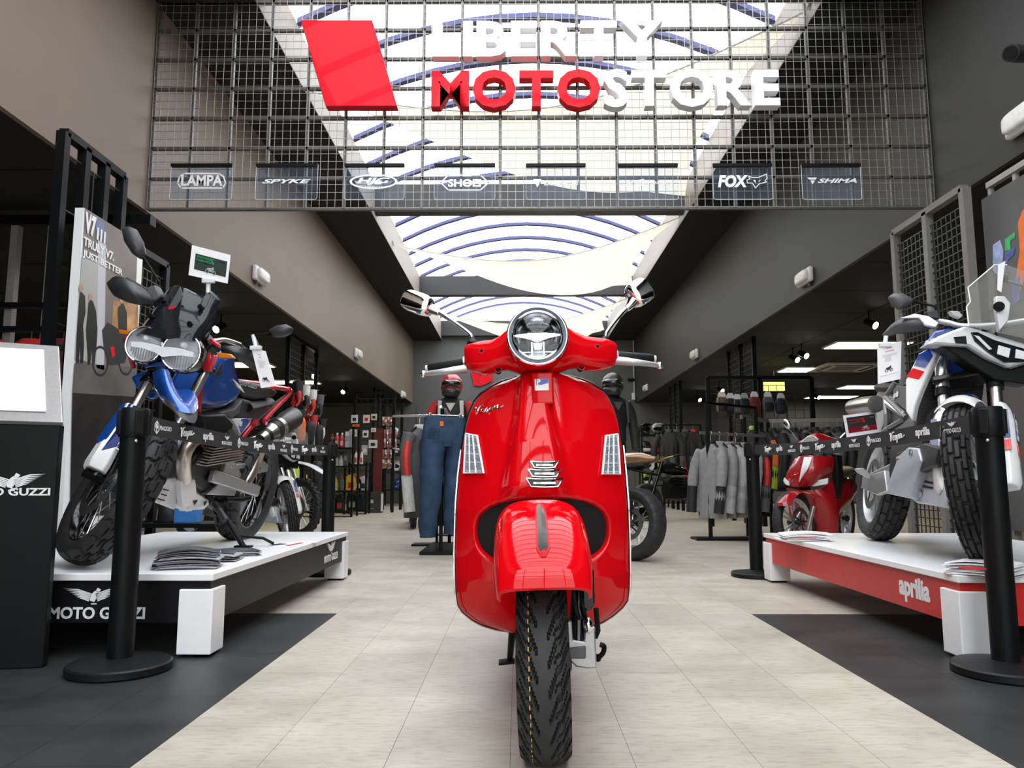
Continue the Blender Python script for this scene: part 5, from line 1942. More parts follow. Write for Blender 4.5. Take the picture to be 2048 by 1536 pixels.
# ---- white machine on the red platform
ta = thing('touring_motorcycle', 'white, blue and red touring motorcycle with knobbly tyres on the red platform', 'motorcycle',
           (at(1951, 1137, z=ZP).x, at(1951, 1137, z=ZP).y, ZP), (0, R(10), R(-10.5)))
ST, AXS = steer_matrix(R(-34), rk, 0.12)
B = Bike(ta, ST)
RF, RR = 0.35, 0.335
wheel(ta, 'front_wheel', ST @ Mx.Translation((0, 0, RF)), RF, 0.105, 0.085, g_knob, spokes=32, rimmat=SILVER, depth=0.011, nth=408, ns=28, disc=2)
wheel(ta, 'rear_wheel', Mx.Translation((0, 1.52, RR)), RR, 0.155, 0.10, g_knob, spokes=32, rimmat=SILVER, depth=0.011, nth=408, ns=24, disc=-1)
for sd in (-1, 1):
    fk = part('fork_leg', ta)
    lo, hi = V((0.105 * sd, 0.0, RF)), V((0.105 * sd, 0.0, RF)) + AXS * 0.75
    MB().tube([lo, lo + AXS * 0.26], [0.03, 0.027], 14).xf(ST).build('fork_slider', BLACKG, fk)
    MB().tube([lo + AXS * 0.2, lo + AXS * 0.5], 0.025, 16).xf(ST).build('fork_tube', STEEL, fk)
    MB().tube([lo + AXS * 0.5, hi], 0.03, 16).xf(ST).build('fork_tube', STEEL, fk)
    MB().tube([lo + AXS * 0.47, lo + AXS * 0.51], 0.034, 16).xf(ST).build('fork_collar', BLACK, fk)
    fr = AXS.cross(X3).normalized()
    if fr.y > 0:
        fr = -fr
    u = X3 * sd
    rg = []
    for t, k in ((-0.03, 0.8), (0.0, 1.0), (0.28, 1.05), (0.34, 0.9), (0.38, 0.6)):
        rg.append([lo + AXS * t + u * (x * k) + fr * (f * k) for x, f in ((-0.015, 0.04), (0.03, 0.05), (0.055, 0.02), (0.055, -0.03), (0.0, -0.04))])
    g_ = MB().loft(rg).xf(ST).build('fork_guard', WPAINT, fk, bevel=0.004)
    for t0, t1, m_ in ((0.12, 0.17, RCOV), (0.18, 0.32, DBLUE)):
        MB().slab([lo + AXS * t + u * 0.0595 + fr * f for t, f in ((t0, 0.015), (t1, 0.015), (t1, -0.03), (t0, -0.03))], u * 0.002).xf(ST).build('guard_decal', m_, g_, smooth=0)
        MB().slab([lo + AXS * t + u * x + fr * 0.0535 for t, x in ((t0, 0.02), (t1, 0.02), (t1, 0.045), (t0, 0.045))], fr * 0.002).xf(ST).build('guard_decal', m_, g_, smooth=0)
    mb = MB()
    text(mb, '660', lo + AXS * 0.19 + u * 0.0622 + fr * 0.002, AXS, -fr * 1.0 if sd > 0 else fr, w=0.11, h=0.024, d=0.001, bold=0.03)
    mb.xf(ST).build('guard_lettering', WINK, g_, smooth=0)
    MB().box(lo + AXS * 0.03 + V((0, 0.07, 0.02)), (0.05, 0.08, 0.11)).xf(ST).build('brake_caliper', BLACKG, fk, bevel=0.01)
for t in (0.55, 0.75):
    MB().box(V((0, 0, RF)) + AXS * t, (0.28, 0.09, 0.035), Mx.Rotation(-rk, 3, 'X')).xf(ST).build('fork_yoke', BLACKG, ta, bevel=0.008)
# low mudguard over the front wheel
gpts = []
for i in range(13):
    a = R(-26 + 7.5 * i)
    rr = RF + 0.035
    row = []
    for j in range(9):
        x = -1 + j / 4
        row.append(V((x * 0.075, rr * math.sin(a) , RF + rr * math.cos(a) - 0.035 * abs(x) ** 2.2)))
    gpts.append(row)
MB().sheet(gpts, (0, 0, -0.005)).xf(ST).build('front_mudguard', WPAINT, ta, smooth=50)
MB().slab([V((0.02, -0.05, RF * 2 + 0.03)), V((0.055, -0.05, RF * 2 + 0.022)), V((0.055, 0.08, RF * 2 + 0.02)), V((0.02, 0.1, RF * 2 + 0.028))], (0, 0, 0.004)).xf(ST).build('mudguard_decal', DBLUE, ta, smooth=0)
# radiator, shrouds, tank
RADM = mat('radiator_black', (0.012, 0.012, 0.012), 0.6)
B.slab('radiator', [(1846, 748), (1905, 698), (1975, 712), (1965, 800), (1900, 885), (1832, 868)], RADM, (0, 0.05, 0), ta, 0.004, y=0.40)
for k in range(26):
    t = k / 25
    a, b = B.p(lerp(1852, 1838, t), lerp(760, 862, t), y=0.397), B.p(lerp(1965, 1925, t), lerp(760, 842, t), y=0.397)
    MB().bar(a, b, 0.004, 0.003).build('radiator_fin', DGREY if k % 2 else RADM, ta, smooth=0)
sh = B.slab('radiator_shroud', [(1837, 707), (1859, 695), (1874, 705), (1862, 735), (1842, 780), (1830, 812), (1824, 842), (1811, 822), (1811, 760)], WPAINT, (0.03, 0.04, 0), ta, 0.006, y=0.30)
B.slab('shroud_decal', [(1837, 709), (1859, 698), (1866, 712), (1851, 736), (1828, 731)], mat('deep_blue_decal', (0.012, 0.05, 0.30), 0.2, coat=0.8), (0, 0.004, 0), sh, 0, y=0.297)
B.slab('shroud_decal', [(1826, 736), (1849, 743), (1838, 759), (1813, 753)], REDSIGN, (0, 0.004, 0), sh, 0, y=0.297)
sb_ = B.slab('upper_shroud', [(1852, 682), (1868, 662), (1900, 655), (1925, 668), (1908, 690), (1890, 715), (1872, 705), (1842, 690)], mat('deep_blue_lacquer', (0.012, 0.05, 0.30), 0.25, coat=1.0), (0.02, 0.05, 0), ta, 0.01, y=0.28)
a_, b_ = B.p(1846, 695, y=0.277), B.p(1874, 685, y=0.277)
lettering('shroud_lettering', 'REG', WINK, sb_, a_, (b_ - a_).normalized(), V((0.25, 0, 1)).normalized(), world=False, w=(b_ - a_).length, h=0.034, d=0.001, bold=0.05)
rg = []
for y, z, w, h_ in ((0.36, 0.95, 0.11, 0.08), (0.5, 0.97, 0.13, 0.12), (0.7, 0.95, 0.13, 0.12), (0.85, 0.88, 0.10, 0.08)):
    rg.append([V((w * math.copysign(abs(math.cos(t)) ** .7, math.cos(t)), y, z + h_ * math.sin(t))) for t in (2 * PI * k / 16 for k in range(16))])
MB().loft(rg).build('fuel_tank', _mats['deep_blue_lacquer'], ta, smooth=50)
rg = []
for y, z, w in ((0.75, 0.90, 0.09), (0.95, 0.87, 0.12), (1.3, 0.90, 0.13), (1.65, 0.95, 0.1), (1.8, 0.97, 0.06)):
    rg.append([V((w * math.cos(t), y, z + 0.04 * math.sin(t))) for t in (2 * PI * k / 12 for k in range(12))])
MB().loft(rg).build('seat', VIN, ta, smooth=60)
# nose fairing with headlamp
ns_ = B.slab('nose_fairing', [(1852, 690), (1878, 672), (1908, 660), (1930, 652), (1945, 655), (2000, 672), (2060, 690), (2060, 722), (2020, 735), (1976, 716), (1938, 692), (1900, 690), (1872, 688)], SILVER, (0, 0.12, 0), ta, 0.01, y=0.10)
B.slab('fairing_recess', [(1908, 674), (1932, 672), (1934, 688), (1912, 686)], BLACK, (0, 0.006, 0), ns_, 0, y=0.095)
B.slab('headlamp_glass', [(1942, 664), (1956, 664), (1990, 680), (2060, 700), (2060, 724), (2008, 725), (1978, 706), (1950, 682)], DARKGLASS, (0, 0.01, 0), ns_, 0.003, y=0.092)
for pxs in ([(1997, 690), (2022, 697), (2018, 716), (1994, 708)], [(2032, 698), (2055, 704), (2055, 720), (2030, 716)]):
    B.slab('headlamp_unit', pxs, _mats['lamp_silver'], (0, 0.004, 0), ns_, 0.002, y=0.087)
B.slab('daylight_blade', [(1948, 670), (1958, 672), (1985, 698), (1978, 700)], SILVER, (0, 0.004, 0), ns_, 0.001, y=0.087)
B.slab('lower_fairing', [(1880, 690), (1936, 694), (1978, 718), (2022, 738), (2060, 726), (2060, 770), (1990, 760), (1920, 715)], BLACK, (0, 0.12, 0), ta, 0.006, y=0.14)
WSC2 = clear_mat('tall_screen_clear', (0.86, 0.87, 0.86), 0.10, 0.02, haze=0.10, hazecol=(0.8, 0.78, 0.72))
o_ = B.pts([(1938, 652), (1937, 612), (1946, 600), (1944, 570), (2004, 520), (2030, 520), (2085, 540), (2120, 600), (2110, 690)], y=0.06)
o_ = [p + V((0, 0.25 * max(0, p.z - o_[0].z), 0)) for p in o_]
ws = MB().slab(o_, (0, 0.004, 0)).build('windscreen', WSC2, ta, smooth=0)
MB().tube(o_[:6], 0.003, 6).build('screen_edge', WPAINT, ws)
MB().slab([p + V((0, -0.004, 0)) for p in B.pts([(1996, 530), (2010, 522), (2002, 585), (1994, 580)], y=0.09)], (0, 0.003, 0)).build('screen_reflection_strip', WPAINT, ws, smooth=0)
B.slab('screen_bracket', [(1992, 592), (2010, 592), (2022, 606), (2018, 640), (1999, 662), (1992, 620)], SILVER, (0, 0.03, 0), ta, 0.004, y=0.055)
MB().cyl(B.p(1998, 613, y=0.04), B.p(1998, 613, y=0.06), 0.022, 16).build('screen_knob', BLACK, ta)
# bars, guards, mirror
hb = part('handlebar', ta)
B.tube('bar_tube', [(1860, 640, 'y', 0.42), (1895, 645, 'y', 0.38), (1925, 652, 'y', 0.36), (1990, 650, 'y', 0.32), (2060, 640, 'y', 0.25)], 0.013, SILVER, hb)
B.tube('grip', [(1870, 640, 'y', 0.42), (1800, 655, 'y', 0.46)], 0.018, PLASTIC, hb, sm=0)
screen('hand_guard', [
    [(1766, 668, 0.42), (1767, 671, 0.42), (1768, 675, 0.43)],
    [(1792, 642, 0.36), (1792, 652, 0.34), (1794, 668, 0.38)],
    [(1830, 632, 0.32), (1834, 646, 0.30), (1838, 662, 0.34)],
    [(1872, 646, 0.34), (1872, 650, 0.34), (1870, 656, 0.36)]], GREYP, hb, 0.012)
B.slab('guard_top', [(1800, 636), (1830, 627), (1858, 632), (1878, 645), (1872, 655), (1850, 650), (1838, 636)], WPAINT, (0, 0.03, 0), hb, 0.005, y=0.30)
B.slab('clutch_housing', [(1852, 622), (1876, 620), (1880, 638), (1856, 634)], DGREY, (0, 0.04, 0), hb, 0.004, y=0.36)
mi = part('mirror', hb)
o_ = B.pts([(1776, 594), (1786, 587), (1804, 586), (1822, 595), (1828, 604), (1818, 610), (1800, 620), (1784, 612)], y=0.42)
c = sum(o_, V()) / len(o_)
MB().loft([[c + (p - c) * k + V((0, d, 0)) for p in o_] for k, d in ((0.35, -0.028), (0.75, -0.02), (1.0, 0.0), (0.97, 0.018))]).build('mirror_shell', GREYP, mi, smooth=70, bevel=0.006)
B.tube('mirror_stem', [(1824, 602, 'y', 0.42), (1850, 608, 'y', 0.42), (1870, 614, 'y', 0.41), (1872, 630, 'y', 0.41)], [0.008, 0.006, 0.005], BLACK, mi, sm=3)
mi = part('mirror', hb)
MB().torus(B.p(2006, 559, y=0.38), (0, 1, 0.1), 0.024, 0.006, 20, 8).build('mirror_ring', GREYP, mi)
MB().ball(B.p(2006, 559, y=0.38), (0.02, 0.012, 0.015), 12, 8).build('mirror_knuckle', BLACK, mi)
B.tube('mirror_stem', [(2016, 562, 'y', 0.37), (2048, 572, 'y', 0.33), (2075, 580, 'y', 0.3)], 0.007, GREYP, mi, sm=0)
B.slab('turn_signal', [(1900, 621), (1918, 622), (1926, 630), (1922, 636), (1906, 630)], clear_mat('clear_indicator', (0.9, 0.9, 0.92), 0.1, 0.1, haze=0.5), (0, 0.04, 0), ta, 0.004, y=0.2)
# motor, frame, exhaust, plate
B.slab('side_cover', [(1786, 780), (1792, 771), (1812, 772), (1815, 822), (1806, 818), (1786, 800)], GREYP, (0.08, 0, 0), ta, 0.006, x=-0.15)
a_, b_ = B.p(1786, 800, x=-0.154), B.p(1799, 806, x=-0.154)
lettering('cover_lettering', 'aprilia', WINK, ta, a_, V((0, -0.93, 0.0)).normalized(), Z3, world=False, w=0.09, h=0.045, d=0.001, bold=0.04)
for pxs in ([(1790, 765, 'x', -.13), (1770, 795, 'x', -.16), (1772, 830, 'x', -.17), (1772, 858, 'x', -.16)], [(1772, 795, 'x', -.16), (1790, 812, 'x', -.16), (1812, 835, 'x', -.15)], [(1770, 860, 'x', -.16), (1805, 840, 'x', -.16)],
            [(1745, 882, 'x', -.17), (1772, 860, 'x', -.17), (1778, 858, 'x', -.16)], [(1752, 880, 'x', -.14), (1800, 866, 'x', -.15)]):
    B.tube('frame_tube', pxs, 0.013, mat('grey_frame_paint', (0.22, 0.22, 0.225), 0.4, 0.4), sm=0)
B.tube('intake_pipe', [(1775, 805, 'x', -.15), (1812, 832, 'x', -.14)], 0.025, STEEL, sm=0)
B.slab('airbox', [(1776, 815), (1800, 825), (1808, 840), (1782, 862), (1774, 850)], DGREY, (0.1, 0, 0), ta, 0.006, x=-0.15)
rg = []
for y, z, w, h_ in ((0.38, 0.52, 0.15, 0.20), (0.6, 0.50, 0.17, 0.22), (0.85, 0.50, 0.16, 0.20)):
    rg.append([V((w * math.copysign(abs(math.cos(t)) ** .5, math.cos(t)), y, z + h_ * math.copysign(abs(math.sin(t)) ** .5, math.sin(t)))) for t in (2 * PI * k / 16 for k in range(16))])
MB().loft(rg).build('engine', mat('engine_grey', (0.05, 0.05, 0.052), 0.45, 0.5, bump=0.2), ta, smooth=40)
B.slab('engine_cover', [(1792, 905), (1850, 885), (1880, 895), (1870, 930), (1800, 960)], mat('engine_grey', (0.05, 0.05, 0.052), 0.45, 0.5, bump=0.2), (0.04, 0, 0), ta, 0.01, x=-0.19)
MB().tube([B.p(1706, 815, x=-0.19), B.p(1725, 812, x=-0.19), B.p(1752, 808, x=-0.17)], [0.05, 0.055, 0.05], 20).build('muffler', STEEL, ta)
B.tube('exhaust_header', [(1855, 880, 'x', -.1), (1850, 905, 'x', -.15), (1845, 912, 'x', -.17), (1800, 920, 'x', -.18)], 0.022, mat('bronze_header', (0.42, 0.24, 0.10), 0.35, 0.8))
SKD = mat('satin_skid_plate', (0.52, 0.55, 0.60), 0.4, 0.3)
B.slab('skid_plate', [(1768, 986), (1796, 912), (1816, 894), (1836, 896), (1842, 922), (1815, 996)], SKD, (0.1, 0.03, 0), ta, 0.008, x=-0.20)
B.slab('skid_plate', [(1848, 928), (1860, 920), (1888, 940), (1890, 1012), (1832, 1006), (1820, 996)], SKD, (0.2, 0.03, 0), ta, 0.008, x=-0.15)
for py in (962, 972):
    B.slab('skid_slot', [(1838, py - 4), (1865, py + 2), (1864, py + 6), (1837, py + 1)], INK, (0.002, -0.004, 0), ta, 0, x=-0.153)
for px, py, xx in ((1822, 905, -.203), (1842, 988, -.153)):
    p = B.p(px, py, x=xx)
    MB().cyl(p, p + V((-0.006, 0, 0)), 0.014, 14).build('plate_bolt', STEEL, ta)
B.slab('foot_peg', [(1710, 937), (1728, 936), (1742, 950), (1740, 958), (1716, 945)], ALU, (0, 0.03, 0), ta, 0.003, y=0.95)
B.slab('peg_bracket', [(1738, 950), (1768, 940), (1772, 982), (1752, 990), (1720, 975)], ALU, (0.03, 0, 0), ta, 0.006, x=-0.21)
for sd in (-1, 1):
    MB().bar(V((0.11 * sd, 0.85, 0.42)), V((0.11 * sd, 1.52, RR)), 0.035, 0.07).build('swing_arm', ALU, ta, bevel=0.01)
MB().tube([V((0.12, 0.75, 0.35)), V((0.32, 0.8, 0.075))], 0.014, 8).build('side_stand', BLACK, ta)
rg = []
for y, z, w in ((1.3, 0.88, 0.11), (1.6, 0.92, 0.08), (1.9, 0.8, 0.06), (1.98, 0.66, 0.05)):
    rg.append([V((w * math.cos(t), y, z + 0.035 * math.sin(t))) for t in (2 * PI * k / 12 for k in range(12))])
MB().loft(rg).build('tail_unit', WPAINT, ta, smooth=50)
card('price_card', 'white specification card hanging below the white motorcycle hand guard', ((1755, 694), (1803, 682), (1801, 758), (1756, 768)), (B.m @ B.p(1790, 690, y=0.40)).y, ((1770, 690), (1772, 672)),
     dict(text=[('aprilia', 0.36, 0.88, 0.22, 0.03, RINK), ('TUAREG 660', 0.3, 0.8, 0.36, 0.03, RINK)], rect=[((0.2 + 0.1 * (k > 1), 0.72 - 0.035 * k), (0.8 - 0.25 * (k > 1), 0.725 - 0.035 * k), GINK) for k in range(6)] + [((0.1, 0.18), (0.35, 0.185), GINK), ((0.45, 0.18), (0.88, 0.185), GINK)], bike=[(0.45, 0.3, 0.021, INK)]))
card('price_card', 'white sale card with dark and red picture in front of the red scooter', ((1686, 831), (1752, 822), (1760, 866), (1694, 876)), 4.55, ((1712, 876), (1712, 896)),
     dict(rect=[((0.08, 0.2), (0.94, 0.88), INK), ((0.08, 0.2), (0.94, 0.42), RINK)], text=[('Wyprzedaż', 0.12, 0.7, 0.36, 0.08, RINK), ('rocznika 2023', 0.12, 0.6, 0.34, 0.06, RINK), ('%', 0.5, 0.58, 0.12, 0.22, RINK), ('aprilia', 0.78, 0.74, 0.12, 0.05, WINK)],
          bike=[(0.6, 0.3, 0.022, GINK)]))
# ------------------------------------------------------------------ lamps of the shop
LED = mat('led_panel_glow', (0.9, 0.9, 0.9), 0.5, emit=(1.0, 0.96, 0.86), es=16.0)
LEDY = mat('led_panel_warm_glow', (0.9, 0.85, 0.5), 0.5, emit=(1.0, 0.88, 0.38), es=12.0)
SPOT = mat('spot_glow', (1, 1, 1), 0.5, emit=(1.0, 0.97, 0.92), es=22.0)
k = 0
for px, py, mm, lb in ((1735, 690, LEDY, 'warm lit ceiling panel above the hanging white card of the white motorcycle'), (1625, 739, LED, 'lit ceiling panel in front of the air conditioning cassette'),
                       (1735, 774, LED, 'lit ceiling panel above the silver exhaust of the white motorcycle'), (1662, 794, LED, 'lit ceiling panel nearest the back wall above the red scooter'),
                       (478, 729, LEDY, 'warm lit ceiling panel seen over the blue motorcycle seat'), (582, 764, LEDY, 'warm lit ceiling panel low beside the hanging gloves'),
                       (1400, 640, LED, None), (700, 640, LED, None)):
    if lb is None:
        continue
    c = at(px, py, z=ZB - 0.01)
    t_ = thing('ceiling_light', lb, 'ceiling light', c, group='lit panels in the aisle ceilings')
    MB().span((c.x - 0.62, c.y - 0.32, ZB - 0.022), (c.x + 0.62, c.y + 0.32, ZB + 0.004)).build('light_frame', WPAINT, t_, world=True, smooth=0)
    MB().span((c.x - 0.59, c.y - 0.29, ZB - 0.026), (c.x + 0.59, c.y + 0.29, ZB - 0.0225)).build('light_diffuser', mm, t_, world=True, smooth=0)
c = at(1690, 734, z=ZB - 0.02)
ac = thing('air_conditioner', 'flat square air conditioning cassette in the dark ceiling', 'air conditioner', c)
MB().span((c.x - 0.55, c.y - 0.55, ZB - 0.05), (c.x + 0.55, c.y + 0.55, ZB + 0.004)).build('cassette_cover', mat('cassette_grey', (0.5, 0.49, 0.46), 0.5), ac, world=True, bevel=0.02)
for sx, sy, w_, h_ in ((0, -0.42, 0.7, 0.07), (0, 0.42, 0.7, 0.07), (-0.42, 0, 0.07, 0.7), (0.42, 0, 0.07, 0.7)):
    MB().box((c.x + sx, c.y + sy, ZB - 0.052), (w_, h_, 0.006)).build('air_slot', BLACK, ac, world=True)
MB().box((c.x, c.y, ZB - 0.052), (0.5, 0.5, 0.006)).build('air_grille', GREYP, ac, world=True)
for px, py, y, lb in ((1751, 651, 9.8, 'track spotlight shining above the white motorcycle hand guard'), (1613, 712, 12.2, 'right one of two track spotlights side by side near the air conditioner'), (1595, 720, 12.6, 'left one of two track spotlights side by side near the air conditioner'),
                      (1638, 795, 18.6, 'small track spotlight at the end of a lit ceiling panel'), (1400, 800, 19.0, 'track spotlight shining near the dark jackets at the back'), (1445, 782, 17.0, 'track spotlight shining just above the hanging gloves'), (432, 659, 9.9, 'track spotlight shining beside the smoked windscreen'),
                      (627, 753, 14.5, 'track spotlight shining above the hanging red and black gloves'), (686, 784, 17.2, 'track spotlight shining in the dark gap before the wall panels')):
    p = at(px, py, y=y)
    t_ = thing('track_spotlight', lb, 'spotlight', p, group='track spotlights under the aisle ceilings')
    d = V((0.45 if px > 1036 else -0.3, -0.8, -0.5)).normalized()
    MB().tube([p - d * 0.16, p], [0.045, 0.055], 14).build('lamp_barrel', BLACK, t_, world=True)
    MB().cyl(p - d * 0.002, p + d * 0.004, 0.048, 14).build('lamp_face', SPOT, t_, world=True)
    MB().tube([p - d * 0.1, V((p.x - d.x * 0.1, p.y - d.y * 0.1, ZB + 0.004))], 0.01, 6).build('lamp_stem', BLACK, t_, world=True)

# emergency lights, cameras, banner
for px, py, x, sd, lb in ((515, 552, WL, 1, 'white emergency light on the taupe wall, nearest of its row of three'), (712, 708, WL, 1, 'white emergency light on the taupe wall, second of its row'), (803, 789, WL, 1, 'white emergency light on the taupe wall by the back corner'),
                          (1615, 555, WR, -1, 'white emergency light on the charcoal wall above the rack'), (1393, 709, WR, -1, 'white emergency light on the charcoal wall, halfway along'), (1294, 776, WR, -1, 'white emergency light on the charcoal wall by the back corner'), (2062, 232, WR, -1, 'white emergency light cut by the picture edge below the camera')):
    p = at(px, py, x=x)
    t_ = thing('emergency_light', lb, 'emergency light', p, group='white emergency lights along the walls')
    MB().box(p + V((sd * 0.03, 0, 0)), (0.06, 0.40, 0.17)).build('light_base', WPAINT, t_, world=True, bevel=0.02)
    q = MB()
    sball(q, p + V((sd * 0.06, 0, 0)), (0.045, 0.185, 0.07), None, 0.5)
    q.build('light_cover', mat('ribbed_cover', (0.75, 0.74, 0.70), 0.35, coat=0.3), t_, world=True, smooth=60)
    MB().box(p + V((sd * 0.02, -0.1, -0.1)), (0.03, 0.03, 0.05)).build('cable_gland', GREYP, t_, world=True)
for p, d, lb in ((at(2030, 107, x=WR - 0.16), V((-0.8, -0.5, -0.25)), 'dark surveillance camera on the charcoal wall near the ceiling'), (at(1261, 760, y=YB - 0.25), V((-0.8, -0.5, -0.1)), 'small surveillance camera in the corner of the back wall')):
    t_ = thing('surveillance_camera', lb, 'camera', p)
    d.normalize()
    MB().tube([p - d * 0.11, p + d * 0.06], 0.055, 14).build('camera_body', DGREY, t_, world=True)
    MB().cyl(p + d * 0.06, p + d * 0.068, 0.045, 14).build('camera_lens', BLACKG, t_, world=True)
    e = V((WR, p.y + 0.1, p.z + 0.05)) if p.y < 20 else V((p.x + 0.1, YB, p.z + 0.04))
    MB().tube([p - d * 0.08, e], 0.022, 8).build('camera_arm', WPAINT, t_, world=True)
p = at(1267, 793, y=YB - 0.06)
tag(MB().box(p, (0.1, 0.12, 0.2)).build('alarm_box', WPAINT, bevel=0.02), 'small white alarm box on the back wall under the camera', 'alarm')
tag(MB().span((3.325, YB - 0.04, 2.9), (3.345, YB, ZC)).build('cable_duct', WPAINT, smooth=0), 'thin white cable duct up the back wall corner', 'cable duct')
p0 = [at(px, py, y=YB - 0.05) for px, py in ((941, 742), (985, 742), (985, 762), (962, 772), (948, 771))]
bn = tag(MB().slab(p0, (0, 0.03, 0)).build('wall_banner', REDSIGN, smooth=0), 'red wall banner with slanted corner behind the scooter handlebar', 'banner')
q = MB()
q.torus(at(968, 757, y=YB - 0.055), Y3, 0.16, 0.012, 20, 4)
q.build('banner_emblem', RCOV, bn, world=True)


# ------------------------------------------------------------------ goods
def helmet(loc, rz, shell, label, kind='full', trim=BLACK, s=1.0, group='helmets on show'):
    t_ = thing('helmet', label, 'helmet', loc, (0, 0, rz), group)
    q = MB()
    q.ball((0, 0.0, 0.145 * s), (0.125 * s, 0.15 * s, 0.135 * s), 20, 14)
    q.build('helmet_shell', shell, t_, smooth=60)
    q = MB()
    if kind == 'full':
        q.lathe([(0.11 * s, 0.0), (0.135 * s, 0.03 * s), (0.14 * s, 0.06 * s)], (0, -0.015 * s, 0), Z3, 20, a0=PI * 0.9, a1=PI * 2.1, ref=(0, 1, 0)) if False else sball(q, (0, -0.075 * s, 0.06 * s), (0.105 * s, 0.09 * s, 0.055 * s), None, 0.7, 16, 8)
        q.build('chin_bar', trim, t_, smooth=60)
        q = MB()
        sball(q, (0, -0.055 * s, 0.155 * s), (0.113 * s, 0.112 * s, 0.05 * s), None, 0.75, 20, 8)
        q.build('visor', DARKGLASS, t_, smooth=60)
    else:
        sball(q, (0, -0.11 * s, 0.05 * s), (0.085 * s, 0.10 * s, 0.045 * s), None, 0.6, 16, 8)
        q.build('chin_bar', trim, t_, smooth=60)
        q = MB()
        sball(q, (0, -0.06 * s, 0.14 * s), (0.112 * s, 0.10 * s, 0.055 * s), None, 0.7, 18, 8)
        q.build('eye_port', BLACK, t_, smooth=60)
        q = MB()
        q.sheet([[V((x * 0.1 * s, -0.06 * s - 0.16 * s * v, 0.235 * s + 0.02 * s * v - 0.03 * s * x * x)) for x in (-1, -0.5, 0, 0.5, 1)] for v in (0, 0.5, 1)], (0, 0, 0.01 * s))
        q.build('peak', shell, t_, smooth=50)
    return t_


def jacket(loc, rz, m, label, length=0.72, cuff=None, hook=True, group='jackets hanging on the rails', stripe=None, spread=0.08, name='hanging_jacket', bend=0.0):
    """a jacket on a hanger, origin at the hook's rail; the jacket's width runs along local x"""
    rnd = random.Random(label)
    t_ = thing(name, label, 'jacket', loc, (0, 0, rz), group)
    zs = [(-0.12, 0.055, 0.05), (-0.16, 0.08, 0.055), (-0.19, 0.16, 0.06), (-0.24, 0.205, 0.075), (-0.36, 0.205, 0.085), (-0.12 - length * 0.6, 0.20, 0.085), (-0.12 - length * 0.85, 0.215, 0.09), (-0.12 - length, 0.22, 0.085)]
    rg = []
    for i, (z, w, d) in enumerate(zs):
        ph = rnd.uniform(0, 6)
        rg.append([V((w * math.copysign(abs(math.cos(t)) ** 0.7, math.cos(t)), d * math.sin(t) * (1 + (0.16 * math.sin(5 * t + ph) if i > 3 else 0)), z)) for t in (2 * PI * k / 22 for k in range(22))])
    MB().loft(rg).build('jacket_body', m, t_, smooth=70)
    for sd in (-1, 1):
        pts = spline([(sd * 0.17, 0, -0.21), (sd * 0.235, -0.01 + bend, -0.33), (sd * (0.245 + spread * 0.5), -0.05 + bend, -0.52), (sd * (0.235 + spread * 0.4), -0.10 + bend, -0.12 - length * 0.93)], 4)
        n = len(pts)
        sl = MB().tube(pts, [lerp(0.075, 0.052, i / (n - 1)) * (1 + 0.06 * math.sin(i * 1.9 + sd)) for i in range(n)], 12).build('sleeve', m, t_, smooth=70)
        if cuff:
            MB().tube(pts[-4:], 0.058, 12).build('cuff', cuff, sl)
        if stripe:
            MB().tube([p + V((sd * 0.03, -0.03, 0)) for p in pts[3:10]], 0.04, 8).build('sleeve_panel', stripe, sl)
    MB().lathe([(0.058, 0), (0.062, 0.03), (0.05, 0.055)], (0, 0, -0.145), Z3, 16).build('collar', cuff or m, t_)
    if hook:
        MB().tube(spline([(0, 0, -0.1), (0, 0, -0.03), (0.02, 0, 0.0), (0.0, 0, 0.022), (-0.02, 0, 0.005)], 4), 0.004, 6).build('hanger_hook', STEEL, t_)
        MB().tube(spline([(-0.17, 0, -0.2), (-0.08, 0, -0.13), (0, 0, -0.1), (0.08, 0, -0.13), (0.17, 0, -0.2)], 3), 0.008, 6).build('hanger', BLACK, t_)
    return t_


def backpack(loc, rz, m, m2, label, s=1.0, card_=None, group='bags hung on the racks', name='backpack'):
    t_ = thing(name, label, 'bag', loc, (0, 0, rz), group)
    q = MB()
    sball(q, (0, 0, -0.24 * s), (0.15 * s, 0.09 * s, 0.22 * s), None, 0.55, 18, 12)
    q.build('bag_body', m, t_, smooth=60)
    q = MB()
    sball(q, (0, -0.085 * s, -0.30 * s), (0.115 * s, 0.045 * s, 0.12 * s), None, 0.5, 16, 10)
    q.build('front_pocket', m2, t_, smooth=60)
    for sd in (-1, 1):
        MB().tube(spline([(0.09 * s * sd, -0.05 * s, -0.05 * s), (0.13 * s * sd, -0.11 * s, -0.2 * s), (0.12 * s * sd, -0.08 * s, -0.46 * s), (0.15 * s * sd, -0.05 * s, -0.58 * s)], 3), 0.012 * s, 6).build('strap', m2, t_)
    if card_:
        MB().slab([V((x * s, -0.02 * s, z * s)) for x, z in ((-0.11, -0.10), (0.11, -0.10), (0.11, 0.04), (0.06, 0.12), (-0.06, 0.12), (-0.11, 0.04))], (0, 0.004, 0)).build('hang_card', card_, t_, smooth=0)
    else:
        MB().tube(spline([(-0.03 * s, 0, -0.03 * s), (0, 0, 0.03 * s), (0.03 * s, 0, -0.03 * s)], 3), 0.008 * s, 6).build('grab_loop', m2, t_)
    return t_


